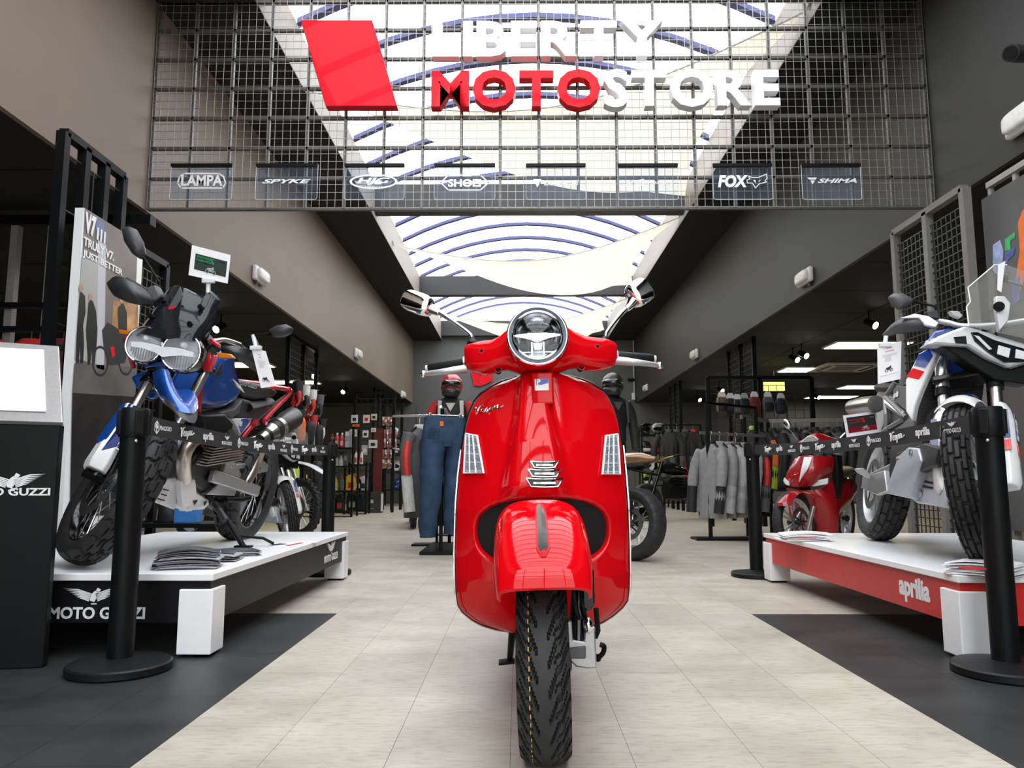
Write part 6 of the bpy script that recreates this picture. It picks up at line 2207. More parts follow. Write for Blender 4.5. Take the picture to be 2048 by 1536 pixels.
def bottle(loc, h, r, m, cap, label, kind='round', lab=None, group='bottles on the accessory shelf'):
    t_ = thing('bottle', label, 'bottle', loc, (0, 0, 0), group)
    if kind == 'round':
        MB().lathe([(0.001, 0), (r, 0), (r, h * 0.62), (r * 0.7, h * 0.74), (r * 0.35, h * 0.8), (r * 0.35, h * 0.86), (0.001, h * 0.86)], (0, 0, 0), Z3, 16).build('bottle_body', m, t_)
        MB().lathe([(r * 0.42, h * 0.84), (r * 0.42, h), (0.001, h)], (0, 0, 0), Z3, 12).build('cap', cap, t_)
    elif kind == 'spray':
        MB().lathe([(0.001, 0), (r, 0), (r * 1.02, h * 0.3), (r * 0.75, h * 0.55), (r * 0.35, h * 0.68), (r * 0.3, h * 0.76), (0.001, h * 0.76)], (0, 0, 0), Z3, 16).build('bottle_body', m, t_)
        q = MB().box((0, 0, h * 0.86), (r * 0.8, r * 0.7, h * 0.2))
        q.bar((r * 0.2, 0, h * 0.94), (r * 1.2, 0, h * 0.94), r * 0.4, h * 0.08)
        q.build('spray_head', cap, t_, bevel=0.004)
    else:
        q = MB()
        q.prism([(-r, 0), (r, 0), (r, h * 0.62), (r * 0.3, h * 0.88), (-r * 0.45, h * 0.88), (-r, h * 0.75)], (0, r * 0.45, 0), X3, Z3, -Y3, r * 0.9)
        q.build('canister_body', m, t_, bevel=0.008)
        MB().cyl((r * -0.05, 0, h * 0.87), (r * -0.05, 0, h), r * 0.24, 12).build('cap', cap, t_)
        MB().tube(spline([(r * 0.3, 0, h * 0.86), (r * 0.75, 0, h * 0.92), (r * 0.98, 0, h * 0.66)], 3), r * 0.12, 6).build('canister_handle', m, t_)
    if lab:
        MB().box((0, -r * 1.01 if kind != 'can' else -r * 0.46, h * 0.3), (r * 1.1, 0.006, h * 0.3)).build('bottle_label', lab, t_)
    return t_


def rack(name, label, x0, x1, y0, y1, zt_, shelves, cat='shelf', m=BLACK, post=0.035):
    t_ = thing(name, label, cat, ((x0 + x1) / 2, (y0 + y1) / 2, 0))
    for x in (x0, x1):
        for y in (y0, y1):
            MB().span((x - post / 2, y - post / 2, 0), (x + post / 2, y + post / 2, zt_)).build('upright', m, t_, world=True, smooth=0)
    for z in shelves:
        MB().span((x0, y0, z - 0.03), (x1, y1, z)).build('shelf_board', m, t_, world=True, smooth=0)
    return t_


def grid_panel(name, label, a, b, z0, z1, step=0.1, m=None, posts=True, top_rail=True, group=None, n_extra=0):
    """upright rack with wire grid from ground point a to b"""
    a, b = V(a), V(b)
    t_ = thing(name, label, 'display rack', (a + b) / 2, group=group)
    d = (b - a)
    L = d.length
    e = d.normalized()
    m = m or BLACK
    for k in range(2 + n_extra):
        p = a.lerp(b, k / (1 + n_extra))
        MB().bar(p + V((0, 0, 0)), p + V((0, 0, z1)), 0.06, 0.06, up=e).build('upright', m, t_, world=True, smooth=0)
    if top_rail:
        MB().bar(a + V((0, 0, z1)), b + V((0, 0, z1)), 0.06, 0.05).build('top_rail', m, t_, world=True, smooth=0)
    q = MB()
    n = int(L / step)
    for k in range(1, n):
        p = a + e * (L * k / n)
        q.bar(p + V((0, 0, z0)), p + V((0, 0, z1 - 0.12)), 0.007, 0.007)
    kz_ = int((z1 - 0.12 - z0) / step)
    for k in range(kz_ + 1):
        z = z0 + (z1 - 0.12 - z0) * k / kz_
        q.bar(a + V((0, 0, z)), b + V((0, 0, z)), 0.007, 0.007)
    stuff(q.build('wire_grid', mat('dark_wire', (0.05, 0.05, 0.05), 0.4, 0.5), t_, world=True, smooth=0))
    return t_


cm = {}


def cl(name, c, rough=0.6, coat=0.0):
    return mat(name, c, rough, coat=coat, var=0.12, scale=18, bump=0.1)


JG = cl('grey_textile', (0.30, 0.30, 0.31))
JGL = cl('light_grey_textile', (0.42, 0.42, 0.43))
JGD = cl('dark_grey_textile', (0.10, 0.10, 0.105))
JB = cl('black_textile', (0.018, 0.018, 0.02))
JR = cl('red_textile', (0.55, 0.03, 0.025))
JY = cl('neon_yellow_textile', (0.50, 0.62, 0.03))
JW = cl('white_textile', (0.68, 0.68, 0.66))
JBL = cl('blue_textile', (0.03, 0.08, 0.35))
JO = cl('orange_textile', (0.75, 0.16, 0.03))
JBR = cl('brown_textile', (0.16, 0.10, 0.05))
MAR = cl('maroon_textile', (0.14, 0.02, 0.025))
HW = mat('helmet_white', (0.75, 0.75, 0.74), 0.25, coat=0.6)
HB = mat('helmet_black', (0.02, 0.02, 0.021), 0.35, coat=0.3)
HR = mat('helmet_red', (0.55, 0.02, 0.03), 0.3, coat=0.6, var=0.3, scale=12)
HBL = mat('helmet_blue', (0.02, 0.06, 0.40), 0.25, coat=0.6)
HY = mat('helmet_yellow', (0.55, 0.65, 0.03), 0.3, coat=0.4)
BOXW = mat('pack_white', (0.65, 0.65, 0.66), 0.5, var=0.1)
BOXR = mat('pack_red', (0.42, 0.04, 0.04), 0.5, var=0.2)
PINKP = mat('blister_pink', (0.42, 0.18, 0.18), 0.3, coat=0.5, var=0.5, scale=40)
CREAM = mat('cream_plastic', (0.62, 0.56, 0.42), 0.4)
YEL = mat('yellow_plastic', (0.70, 0.48, 0.03), 0.35)
DKG = mat('bottle_black_green', (0.012, 0.02, 0.018), 0.3, coat=0.3)

# ---- shelf of care products on the taupe side
rack('accessory_shelf', 'black open shelf of bottles and canisters past the wire fenced bikes', -4.1, -3.04, 14.2, 14.7, 1.62, (0.10, 0.48, 0.93, 1.27))


def at_shelf(px, y, z):
    p = at(px, 960, y=y)
    return V((p.x, y, z))


for px, z, h, r, m_, c_, kd, lab, lb in (
        (662, 1.27, 0.26, 0.04, HB, JR, 'round', RCOV, 'red labelled dark bottle at the end of the top shelf'), (672, 1.27, 0.28, 0.04, RCOV, WPAINT, 'round', BOXW, 'red bottle with white cap on the top shelf, nearer the gloves'), (682, 1.27, 0.28, 0.04, RCOV, WPAINT, 'round', BOXW, 'red bottle with white cap on the top shelf beside the grey cartons'),
        (671, 0.93, 0.27, 0.05, CREAM, HB, 'spray', None, 'cream spray bottle on the second shelf'), (681, 0.93, 0.27, 0.05, BOXW, HB, 'spray', None, 'white spray bottle on the second shelf'),
        (671, 0.48, 0.34, 0.055, YEL, HBL, 'spray', BOXW, 'yellow spray bottle with blue head on the third shelf'), (683, 0.48, 0.28, 0.05, JGD, RCOV, 'round', None, 'dark bottle with red cap on the third shelf'),
        (668, 0.10, 0.33, 0.08, DKG, HB, 'can', None, 'black canister on the lowest shelf, behind the barrier post'), (681, 0.10, 0.33, 0.08, DKG, HB, 'can', BOXR, 'black canister with red label on the lowest shelf')):
    bottle(at_shelf(px, 14.42, z), h, r, m_, c_, lb, kd, lab)
for px, z, h, w, m_, lb in ((693, 1.27, 0.30, 0.07, BOXW, 'tall white carton standing on the top shelf'), (700, 1.27, 0.32, 0.07, JGL, 'tall light grey carton at the right end of the top shelf'), (691, 0.93, 0.26, 0.06, JGD, 'grey carton on the second shelf beside the spray bottles')):
    p = at_shelf(px, 14.42, z)
    t_ = thing('carton', lb, 'carton', p, group='cartons on the accessory shelf')
    MB().box(p + V((0, 0, h / 2)), (w, 0.1, h)).build('carton_box', m_, t_, world=True, bevel=0.002)
    MB().box(p + V((0, -0.051, h * 0.55)), (w * 0.8, 0.002, h * 0.35)).build('carton_print', GINK, t_, world=True)
# second shelf bay with canisters
rack('accessory_shelf', 'black open shelf of oil canisters beside the black carton', -3.42, -3.0, 15.3, 15.7, 1.02, (0.08, 0.46, 0.98))
for px, z, h, r, m_, c_, lab, lb in ((703, 0.46, 0.36, 0.1, YEL, RCOV, RCOV, 'yellow oil canister with red label on the middle board'), (716, 0.46, 0.32, 0.08, BOXR, RCOV, BOXW, 'red and white oil canister on the middle board'), (726, 0.46, 0.32, 0.08, BOXW, RCOV, DGREEN, 'white and green oil canister on the middle board'),
                                     (706, 0.08, 0.36, 0.11, DKG, BOXR, GINK, 'black oil canister with green print on the bottom board'), (721, 0.08, 0.34, 0.09, DKG, HB, None, 'black oil canister near the carton on the bottom board')):
    bottle(at_shelf(px, 15.48, z), h, r, m_, c_, lb, 'can', lab, group='canisters on the accessory shelf')
for px, lb in ((704, 'slim red and white tube left on the upper board of the canister shelf'), (711, 'slim red and white tube second on the upper board of the canister shelf'), (722, 'slim red and white tube right on the upper board of the canister shelf')):
    bottle(at_shelf(px, 15.48, 0.98), 0.30, 0.03, BOXW, RCOV, lb, 'round', RCOV, group='tubes on the canister shelf')
p = at(745, 1026, z=0)
t_ = thing('carton', 'dark grey carton with white ring logo standing on the floor by the shelves', 'carton', p)
MB().box(p + V((0, 0.15, 0.21)), (0.33, 0.3, 0.42)).build('carton_box', mat('anthracite_card', (0.035, 0.033, 0.035), 0.6), t_, world=True, bevel=0.004)
q = MB()
for sx in (-1, 1):
    for sz in (-1, 1):
        q.torus(p + V((sx * 0.015 - 0.02, -0.002, 0.235 + sz * 0.017)), Y3, 0.015, 0.004, 14, 4)
q.build('carton_logo', WINK, t_, world=True)
MB().box(p + V((-0.02, -0.001, 0.09)), (0.08, 0.003, 0.012)).build('carton_print', GINK, t_, world=True)
MB().box(p + V((0.166, 0.15, 0.21)), (0.004, 0.26, 0.36)).build('carton_side_print', BOXW, t_, world=True)

# pegboard column with carded goods
grid_panel('pegboard', 'dark pegboard column hung with white carded goods', (-3.45, 16.2, 0), (-2.62, 16.2, 0), 0.6, 2.5, 0.12)
tag(MB().span((-3.02, 16.16, 0.35), (-2.84, 16.18, 1.75)).build('red_back_panel', mat('dark_red_panel', (0.10, 0.012, 0.012), 0.5), smooth=0), 'dark red strip of panel on the pegboard column', 'panel')
for i, (px, py, w, h, m_) in enumerate(((709, 838, 0.14, 0.17, BOXW), (733, 838, 0.14, 0.17, BOXW), (748, 834, 0.12, 0.13, CREAM), (707, 866, 0.15, 0.15, CREAM), (731, 868, 0.12, 0.15, BOXW), (747, 860, 0.1, 0.09, BOXW), (746, 888, 0.18, 0.17, BOXW), (729, 900, 0.12, 0.2, JGL), (712, 851, 0.14, 0.05, JO), (722, 922, 0.1, 0.22, JGD))):
    p = at(px, py, y=16.13)
    t_ = thing('carded_pack', '%s carded pack on the pegboard column, %s' % ({'pack_white': 'white', 'cream_plastic': 'cream', 'light_grey_textile': 'grey', 'orange_textile': 'orange', 'dark_grey_textile': 'dark'}[m_.name],
               ('top row by the shelf side', 'top row middle', 'top row at the aisle side', 'second row by the shelf side', 'second row middle', 'second row small one on red strip', 'large one low on the red strip', 'third row middle', 'small one between first rows', 'lowest row middle')[i]), 'pack', p, group='carded packs on the pegboard')
    MB().box(p, (w, 0.03, h)).build('pack_card', m_, t_, world=True, bevel=0.004)
    MB().box(p + V((0, -0.017, -h * 0.05)), (w * 0.5, 0.006, h * 0.4)).build('pack_goods', (DBLUE, RCOV, INK, INK, INK, GINK, INK, BOXW, RCOV, BOXW)[i], t_, world=True)
    MB().tube([p + V((0, -0.03, h * 0.45)), p + V((0, 0.06, h * 0.45))], 0.004, 5).build('peg', STEEL, t_, world=True)

# rack of clear blister packs
grid_panel('blister_rack', 'tall narrow rack hung with clear blister packs', (-3.06, 17.6, 0), (-2.66, 17.6, 0), 0.4, 2.4, 0.13, n_extra=1)
i = 0
for r_, (py, names) in enumerate(((842, 'top'), (868, 'second'), (886, 'third'), (908, 'fourth'), (928, 'lowest'))):
    for c_ in range(5):
        p = at(767 + c_ * 5.2 + (3 if r_ in (1, 2) else 0), py, y=17.5)
        i += 1
        t_ = thing('blister_pack', '%s clear blister pack, %s of five in the %s row of the narrow rack' % ('pinkish' if (c_ + r_) % 2 else 'silvery', ('first', 'second', 'third', 'fourth', 'fifth')[c_], names), 'pack', p, group='blister packs on the narrow rack')
        MB().box(p, (0.045, 0.05, 0.2)).build('pack_card', PINKP if (c_ + r_) % 2 else BOXW, t_, world=True)
        q = MB()
        sball(q, p + V((0, -0.03, -0.03)), (0.02, 0.02, 0.06), None, 0.6, 10, 6)
        q.build('pack_goods', CHROME if c_ % 2 else BOXR, t_, world=True)
        MB().tube([p + V((0, -0.03, 0.09)), p + V((0, 0.12, 0.09))], 0.004, 5).build('peg', STEEL, t_, world=True)

# helmet shelves along the back wall, both sides
rack('helmet_shelf', 'black helmet shelf against the back wall behind the hanging jeans', -3.55, -2.25, 20.3, 20.75, 2.0, (0.42, 0.88, 1.34, 1.78))
for px, z, m_, tr, kd, lb in ((786, 1.78, HW, HB, 'mx', 'white and black motocross helmet on the top board of the shelf behind the jeans'), (836, 1.78, HR, HR, 'full', 'red and white full face helmet on the top board beside the jeans'),
                              (792, 1.34, HB, HW, 'full', 'black helmet with white stripe on the second board behind the jeans'), (826, 1.34, HBL, HW, 'mx', 'blue and white helmet on the second board behind the jeans'),
                              (796, 0.88, HW, HW, 'mx', 'white motocross helmet on the third board behind the jeans'), (818, 0.88, HBL, HR, 'full', 'blue and red helmet on the third board behind the jeans'), (796, 0.42, HBL, HBL, 'full', 'blue helmet on the lowest board behind the jeans'), (812, 0.42, HR, HB, 'full', 'dark red helmet on the lowest board behind the jeans')):
    helmet(at_shelf(px, 20.5, z), R(-40 if px < 800 else 30), m_, lb, kd, tr, 1.05)
for px, z, lb in ((803, 1.78, 'small red helmet carton on the top board of the shelf'), (813, 1.34, 'small red helmet carton on the second board of the shelf')):
    p = at_shelf(px, 20.5, z)
    t_ = thing('carton', lb, 'carton', p, group='helmet cartons')
    MB().box(p + V((0, 0, 0.11)), (0.16, 0.14, 0.22)).build('carton_box', mat('helmet_carton', (0.10, 0.03, 0.03), 0.5), t_, world=True)
    MB().box(p + V((0, -0.071, 0.12)), (0.1, 0.003, 0.1)).build('carton_print', BOXW, t_, world=True)
rack('helmet_shelf', 'black helmet shelf behind the black mannequin on the charcoal side', 3.05, 3.75, 19.0, 19.45, 2.0, (0.55, 0.98, 1.34, 1.78))
for px, z, m_, tr, kd, lb in ((1291, 1.78, HB, HB, 'mx', 'black motocross helmet on the top board of the charcoal side shelf'), (1316, 1.78, HW, HB, 'mx', 'white open motocross helmet on the top board of the charcoal side shelf'), (1292, 1.34, HB, HW, 'full', 'dark helmet on the second board of the charcoal side shelf'), (1312, 1.34, mat('helmet_orange', (0.7, 0.08, 0.03), 0.3, coat=0.5), HR, 'full', 'orange helmet on the second board of the charcoal side shelf'),
                              (1296, 0.98, HW, HY, 'mx', 'white and yellow motocross helmet on the third board'), (1315, 0.98, HY, HY, 'mx', 'neon yellow motocross helmet on the third board'), (1294, 0.55, HY, HW, 'mx', 'yellow and white motocross helmet on the lowest board')):
    helmet(at_shelf(px, 19.2, z), R(10), m_, lb, kd, tr, 1.05)

def glove_pair(loc, rz, m, m2, label, s=1.0, group='glove pairs on the grid tower'):
    t_ = thing('glove_pair', label, 'gloves', loc, (0, 0, rz), group)
    for gx, tilt in ((-0.075, 8), (0.075, -10)):
        g_ = part('glove', t_)
        rot = Mx.Translation(V((gx * s, 0, 0))) @ Mx.Rotation(R(tilt), 4, 'Y')
        q = MB()
        sball(q, (0, 0, -0.20 * s), (0.055 * s, 0.03 * s, 0.075 * s), None, 0.6, 14, 8)
        q.xf(rot).build('palm', m, g_, smooth=60)
        MB().tube([(0, 0, -0.15 * s), (0, 0, -0.09 * s), (0, 0, -0.02 * s)], [0.045 * s, 0.055 * s, 0.062 * s], 12).xf(rot).build('cuff', m2, g_)
        for k, l_ in enumerate((0.085, 0.105, 0.1, 0.08)):
            x = (-0.04 + 0.027 * k) * s
            MB().tube(spline([(x, 0, -0.25 * s), (x * 1.2, -0.015 * s, -(0.25 + l_ * 0.6) * s), (x * 1.25, -0.05 * s, -(0.25 + l_) * s)], 3), 0.0135 * s, 7).xf(rot).build('finger', m if k % 2 else m2, g_)
        sx = 1 if gx < 0 else -1
        MB().tube(spline([(sx * 0.045 * s, 0, -0.17 * s), (sx * 0.075 * s, -0.02 * s, -0.22 * s), (sx * 0.075 * s, -0.04 * s, -0.27 * s)], 3), 0.015 * s, 7).xf(rot).build('thumb', m, g_)
        MB().box((0, -0.032 * s, -0.18 * s), (0.06 * s, 0.016 * s, 0.045 * s)).xf(rot).build('knuckle_guard', m2, g_, bevel=0.005)
    MB().tube([(0, -0.02, 0.0), (0, 0.14, 0.0)], 0.005, 5).build('peg', STEEL, t_)
    MB().tube([(-0.075 * s, 0, -0.02), (0, 0, 0.005), (0.075 * s, 0, -0.02)], 0.004, 5).build('hang_loop', BLACK, t_)
    return t_


# grid towers with bags
grid_panel('grid_tower', 'tall dark grid tower hung with red and black gloves below the taupe wall', (-3.42, 11.3, 0), (-3.42, 12.9, 0), 1.2, 2.84, 0.09, n_extra=1)
i = 0
for y, z, m_, m2, lb in ((11.35, 2.12, JR, JB, 'red and black glove pair hung first on the grid tower, upper row'), (11.75, 2.1, JB, JW, 'black and white glove pair hung in the middle of the upper row'), (12.15, 2.08, JR, JW, 'red and white glove pair hung third in the upper row'), (12.6, 2.05, JB, JGD, 'black glove pair hung last in the upper row'),
                         (11.4, 1.62, JO, JB, 'orange and black bag hung first in the lower row of the grid tower'), (11.9, 1.60, JB, JGD, 'large black bag hung in the lower row of the grid tower'), (12.45, 1.58, JB, JGL, 'black and grey bag hung last in the lower row of the grid tower')):
    if z > 1.9:
        glove_pair((-3.30, y, z + 0.02), R(-58), m_, m2, lb, 1.25)
    else:
        backpack((-3.24, y, z), R(-62), m_, m2, lb, 0.85)
for y, z, m_, m2, lb in ((11.5, 1.72, JO, JB, 'orange and black glove pair just under the upper row'), (12.2, 1.70, JB, JR, 'black and red glove pair just under the upper row'), (12.75, 1.68, JW, JB, 'white and black glove pair just under the upper row')):
    glove_pair((-3.29, y, z), R(-55), m_, m2, lb, 1.15)
for y, z, m_, lb in ((11.2, 0.92, JY, 'neon yellow body armour hung low on the grid tower'), (11.9, 0.72, JB, 'black and yellow body armour hung low on the grid tower'), (12.5, 1.0, JB, 'dark glove set hung low at the far end of the grid tower')):
    backpack((-3.25, y, z), R(-70), m_, JY if m_ is JB and z < 0.9 else JB, lb, 0.9)
grid_panel('grid_tower', 'tall dark grid tower nearer the back wall on the taupe side', (-3.42, 18.2, 0), (-3.42, 19.3, 0), 1.4, 3.1, 0.1, n_extra=1)
grid_panel('grid_tower', 'tall dark grid tower hung with gloves below the charcoal wall', (3.62, 11.7, 0), (3.62, 13.1, 0), 1.3, 2.98, 0.09, n_extra=1)
for px, py, m_, m2, cd, lb in ((1443, 792, JBR, JB, PAPER, 'brown glove pair on a white card, first on the charcoal side tower'), (1460, 795, JB, JB, PAPER, 'black glove pair beside the brown pair on the tower'), (1474, 797, JB, JGD, PAPER, 'black glove pair third on the charcoal side tower'), (1488, 795, JB, JB, JGL, 'black glove pair at the edge of the charcoal side tower'),
                               (1508, 792, MAR, MAR, PAPER, 'maroon glove pair on a cream card'), (1535, 792, JGD, JB, PAPER, 'dark olive glove pair on a white card'), (1561, 795, cl('navy_textile', (0.015, 0.02, 0.04)), JB, PAPER, 'navy glove pair on a white card')):
    p = at(px, py, y=11.47)
    backpack(p, R(8), m_, m2, lb, 0.55, cd, 'glove pairs on white cards', 'glove_pair')
grid_panel('glove_rail', 'dark rack carrying the row of carded gloves above the jackets', (2.85, 11.5, 0), (4.4, 11.5, 0), 1.35, 2.2, 0.12, n_extra=1)
grid_panel('grid_tower', 'tall dark grid tower behind the helmets on the charcoal side', (3.62, 17.1, 0), (3.62, 18.2, 0), 1.4, 3.0, 0.1, n_extra=1)
GREYM = mat('light_grey_rack', (0.30, 0.29, 0.27), 0.5)
# near towers beside both walls
grid_panel('grid_tower', 'tall grey framed grid tower rising beside the white motorcycle mirror', (3.2, 5.33, 0), (3.2, 6.35, 0), 0.2, 2.76, 0.062, mat('grey_frame_metal', (0.16, 0.155, 0.145), 0.5), n_extra=1)
t_ = grid_panel('grid_tower', 'tall black slotted upright frame behind the V7 poster board', (-2.86, 4.60, 0), (-2.86, 5.32, 0), 0.2, 2.86, 0.35, BLACK, n_extra=2)
grid_panel('grid_tower', 'black wire grid tower between the poster board and the windscreen', (-2.88, 5.45, 0), (-2.88, 6.1, 0), 0.3, 2.42, 0.07, BLACK)
t_ = thing('clothes_rack', 'black upright rack with grey posts behind the lectern', 'clothes rack', (-3.7, 6.0, 0))
for px in (39, 112):
    p = at(px, 400, y=6.0)
    MB().span((p.x - 0.03, 5.97, 0), (p.x + 0.03, 6.03, 2.72)).build('upright', GREYM, t_, world=True, smooth=0)
MB().span((-4.4, 5.95, 2.72), (-2.95, 6.05, 2.80)).build('cross_rail', BLACK, t_, world=True, smooth=0)
for z in (2.05, 1.86):
    MB().span((-4.4, 5.9, z - 0.02), (-3.1, 5.96, z + 0.02)).build('hanging_rail', BLACK, t_, world=True, smooth=0)


# jersey with red yoke
def jersey(loc, label, m1, m2, m3):
    t_ = thing('jersey', label, 'jersey', loc, group='racing jerseys behind the lectern')
    MB().loft([[V((w * math.copysign(abs(math.cos(t)) ** .6, math.cos(t)), d * math.sin(t), z)) for t in (2 * PI * k / 18 for k in range(18))] for z, w, d in ((-0.08, 0.07, 0.04), (-0.11, 0.12, 0.045), (-0.16, 0.21, 0.05), (-0.28, 0.22, 0.055))]).build('jersey_yoke', m1, t_, smooth=60)
    MB().loft([[V((w * math.copysign(abs(math.cos(t)) ** .6, math.cos(t)), d * math.sin(t), z)) for t in (2 * PI * k / 18 for k in range(18))] for z, w, d in ((-0.28, 0.205, 0.052), (-0.5, 0.19, 0.06), (-0.75, 0.19, 0.06))]).build('jersey_body', JB, t_, smooth=60)
    for x in (-0.055, 0.055):
        MB().box((x, -0.058, -0.5), (0.085, 0.02, 0.48)).build('jersey_stripe', m1, t_, bevel=0.01)
    MB().slab([V((-0.13, -0.056, -0.13)), V((0.13, -0.056, -0.13)), V((0.08, -0.06, -0.175)), V((-0.08, -0.06, -0.175))], (0, 0.01, 0)).build('jersey_collar', JB, t_, bevel=0.003)
    MB().torus((0, -0.06, -0.235), Y3, 0.035, 0.006, 18, 4, 1).build('jersey_emblem', JB, t_)
    for sd in (-1, 1):
        MB().tube([(sd * 0.17, 0, -0.18), (sd * 0.24, -0.01, -0.32), (sd * 0.27, -0.03, -0.6)], [0.065, 0.06, 0.05], 12).build('sleeve', m2, t_)
    MB().tube(spline([(0, 0, -0.08), (0, 0, -0.02), (0.02, 0, 0.0), (0.0, 0, 0.02)], 3), 0.004, 5).build('hanger_hook', STEEL, t_)


p = at(66, 577, y=5.9)
jersey(V((p.x, 5.93, 1.86 + 0.0)), 'red and neon yellow racing jersey on a hanger above the lectern', JR, JY, JB)
p = at(-14, 577, y=5.9)
jersey(V((p.x, 5.93, 1.86)), 'red and yellow racing jersey cut by the picture edge', JR, JY, JB)
p = at(137, 560, y=5.9)
jersey(V((p.x - 0.02, 5.93, 1.86)), 'magenta and grey racing jersey mostly hidden behind the poster board', MAR, JY, JB)

# ---- poster boards
XB = -2.66
ya, yb = at(150, 700, x=XB).y, at(275, 700, x=XB).y
zt_, zb_ = at(150, 404, x=XB).z, at(140, 1028, x=XB).z
zb_ = 0.36
pb = thing('poster_board', 'tall printed board of a street scene with a motorcycle, headed V7', 'poster board', (XB, (ya + yb) / 2, 0))
MB().span((XB - 0.055, ya - 0.01, zb_), (XB - 0.002, yb, zt_)).build('board_panel', WPAINT, pb, world=True, smooth=0)
MB().span((XB - 0.05, ya + 0.1, 0), (XB - 0.01, yb - 0.1, zb_)).build('board_foot', BLACK, pb, world=True, smooth=0)


def pq(px, py, dx=0.0):
    p = at(px, py, x=XB + dx)
    p.y = min(max(p.y, ya), yb)
    p.z = min(p.z, zt_)
    return p


def flat(name, pxs, m, dx=0.001):
    return MB().slab([pq(x, y, dx) for x, y in pxs], (0.0008, 0, 0)).build(name, m, pb, world=True, smooth=0)


PT = mat('print_taupe', (0.16, 0.135, 0.12), 0.35, var=0.15, scale=3)
PWL = mat('print_pale_wall', (0.40, 0.39, 0.37), 0.35, var=0.06, scale=3)
PCOL = mat('print_column', (0.52, 0.52, 0.54), 0.35, var=0.05, scale=3)
PDK = mat('print_dark', (0.015, 0.014, 0.014), 0.3, var=0.5, scale=6)
PWARM = mat('print_warm_glow', (0.45, 0.24, 0.10), 0.35, var=0.6, scale=7)
PGND = mat('print_pavement', (0.11, 0.10, 0.095), 0.35, var=0.3, scale=5)
PSKY = mat('print_blue_sky', (0.12, 0.16, 0.32), 0.35, var=0.1)
PSKIN = mat('print_skin', (0.45, 0.26, 0.18), 0.4)
flat('print_background', [(150, 400), (276, 470), (276, 1030), (140, 1030)], PT)
flat('print_wall', [(150, 505), (196, 520), (196, 730), (146, 715)], PWL, 0.002)
flat('print_column', [(196, 480), (212, 490), (208, 740), (193, 736)], PCOL, 0.003)
flat('print_sky', [(192, 437), (208, 447), (208, 478), (192, 468)], PSKY, 0.003)
flat('print_glow', [(226, 600), (276, 610), (276, 690), (222, 690)], PWARM, 0.002)
flat('print_pavement', [(144, 725), (276, 735), (276, 800), (142, 790)], PGND, 0.003)
flat('print_lower', [(142, 785), (276, 795), (276, 1030), (140, 1030)], PDK, 0.0035)
for pts in ([(151, 592), (157, 585), (163, 584), (170, 592), (171, 625), (166, 650), (168, 690), (166, 726), (161, 726), (160, 690), (157, 726), (152, 726), (152, 680), (150, 640)], [(177, 606), (181, 599), (186, 603), (192, 622), (195, 660), (193, 690), (189, 730), (185, 730), (184, 700), (180, 730), (176, 730), (174, 690), (172, 660), (175, 630)], [(236, 615), (246, 605), (254, 625), (254, 680), (238, 680)]):
    flat('print_figure', pts, PDK, 0.0045)
for px, py in ((162, 576), (181, 594), (243, 600)):
    MB().cyl(pq(px, py, 0.004), pq(px, py, 0.004) + V((0.0012, 0, 0)), 0.024, 14).build('print_head', PSKIN, pb, world=True)
for px, py in ((201, 722), (252, 722)):
    c = pq(px, py, 0.005)
    MB().torus(c, X3, 0.09, 0.008, 24, 4, 0.15).build('print_wheel', INK, pb, world=True)
flat('print_motorcycle', [(204, 660), (216, 645), (232, 655), (250, 670), (258, 690), (250, 725), (220, 730), (208, 700)], INK, 0.005)
flat('print_tail_lamp', [(221, 695), (228, 693), (230, 712), (224, 715)], REDSIGN, 0.006)
for s_, px0, py0, px1, py1, b_ in (('V7', 153, 460, 191, 472, 0.06), ('III', 194, 466, 211, 477, 0.01), ('TRULY V7.', 154, 486, 228, 517, 0.035), ('JUST BETTER', 154, 508, 245, 551, 0.035)):
    a_, c_ = pq(px0, py0, 0.006), pq(px1, py1, 0.006)
    hh = {'V7': 0.135, 'III': 0.08, 'TRULY V7.': 0.058, 'JUST BETTER': 0.056}[s_]
    zz = {'V7': pq(153, 457, 0).z, 'III': pq(153, 457, 0).z, 'TRULY V7.': pq(153, 484, 0).z, 'JUST BETTER': pq(153, 510, 0).z}[s_]
    lettering('poster_lettering', s_, WINK, pb, V((XB + 0.006, a_.y, zz)), Y3, Z3, w=c_.y - a_.y, h=hh, d=0.0008, bold=b_)

XP = 3.28
yn, yf_ = 3.9, at(1962, 395, x=XP).y
zt2 = at(1962, 400, x=XP).z
pb = thing('poster_board', 'dark grey poster with bright pieces of a rider beside the tall clear windscreen', 'poster board', (XP, (yn + yf_) / 2, 0))
MB().span((XP, yn, 0.35), (XP + 0.03, yf_, zt2)).build('board_panel', mat('poster_grey', (0.085, 0.082, 0.08), 0.4, var=0.05, scale=2), pb, world=True, smooth=0)
MB().span((XP + 0.02, yn, zt2 + 0.07), (XP + 0.06, yf_ - 0.03, zt2 + 0.11)).build('top_rail', GREYM, pb, world=True, smooth=0)
for y in (yf_ - 0.06, yf_ - 0.33, yf_ - 0.6):
    MB().span((XP + 0.031, y, 0), (XP + 0.06, y + 0.03, zt2 + 0.08)).build('upright', GREYM, pb, world=True, smooth=0)


def flat2(pxs, m, dx=0.002):
    MB().slab([at(x, y, x=XP - dx) for x, y in pxs], (-0.001, 0, 0)).build('poster_print', m, pb, world=True, smooth=0)


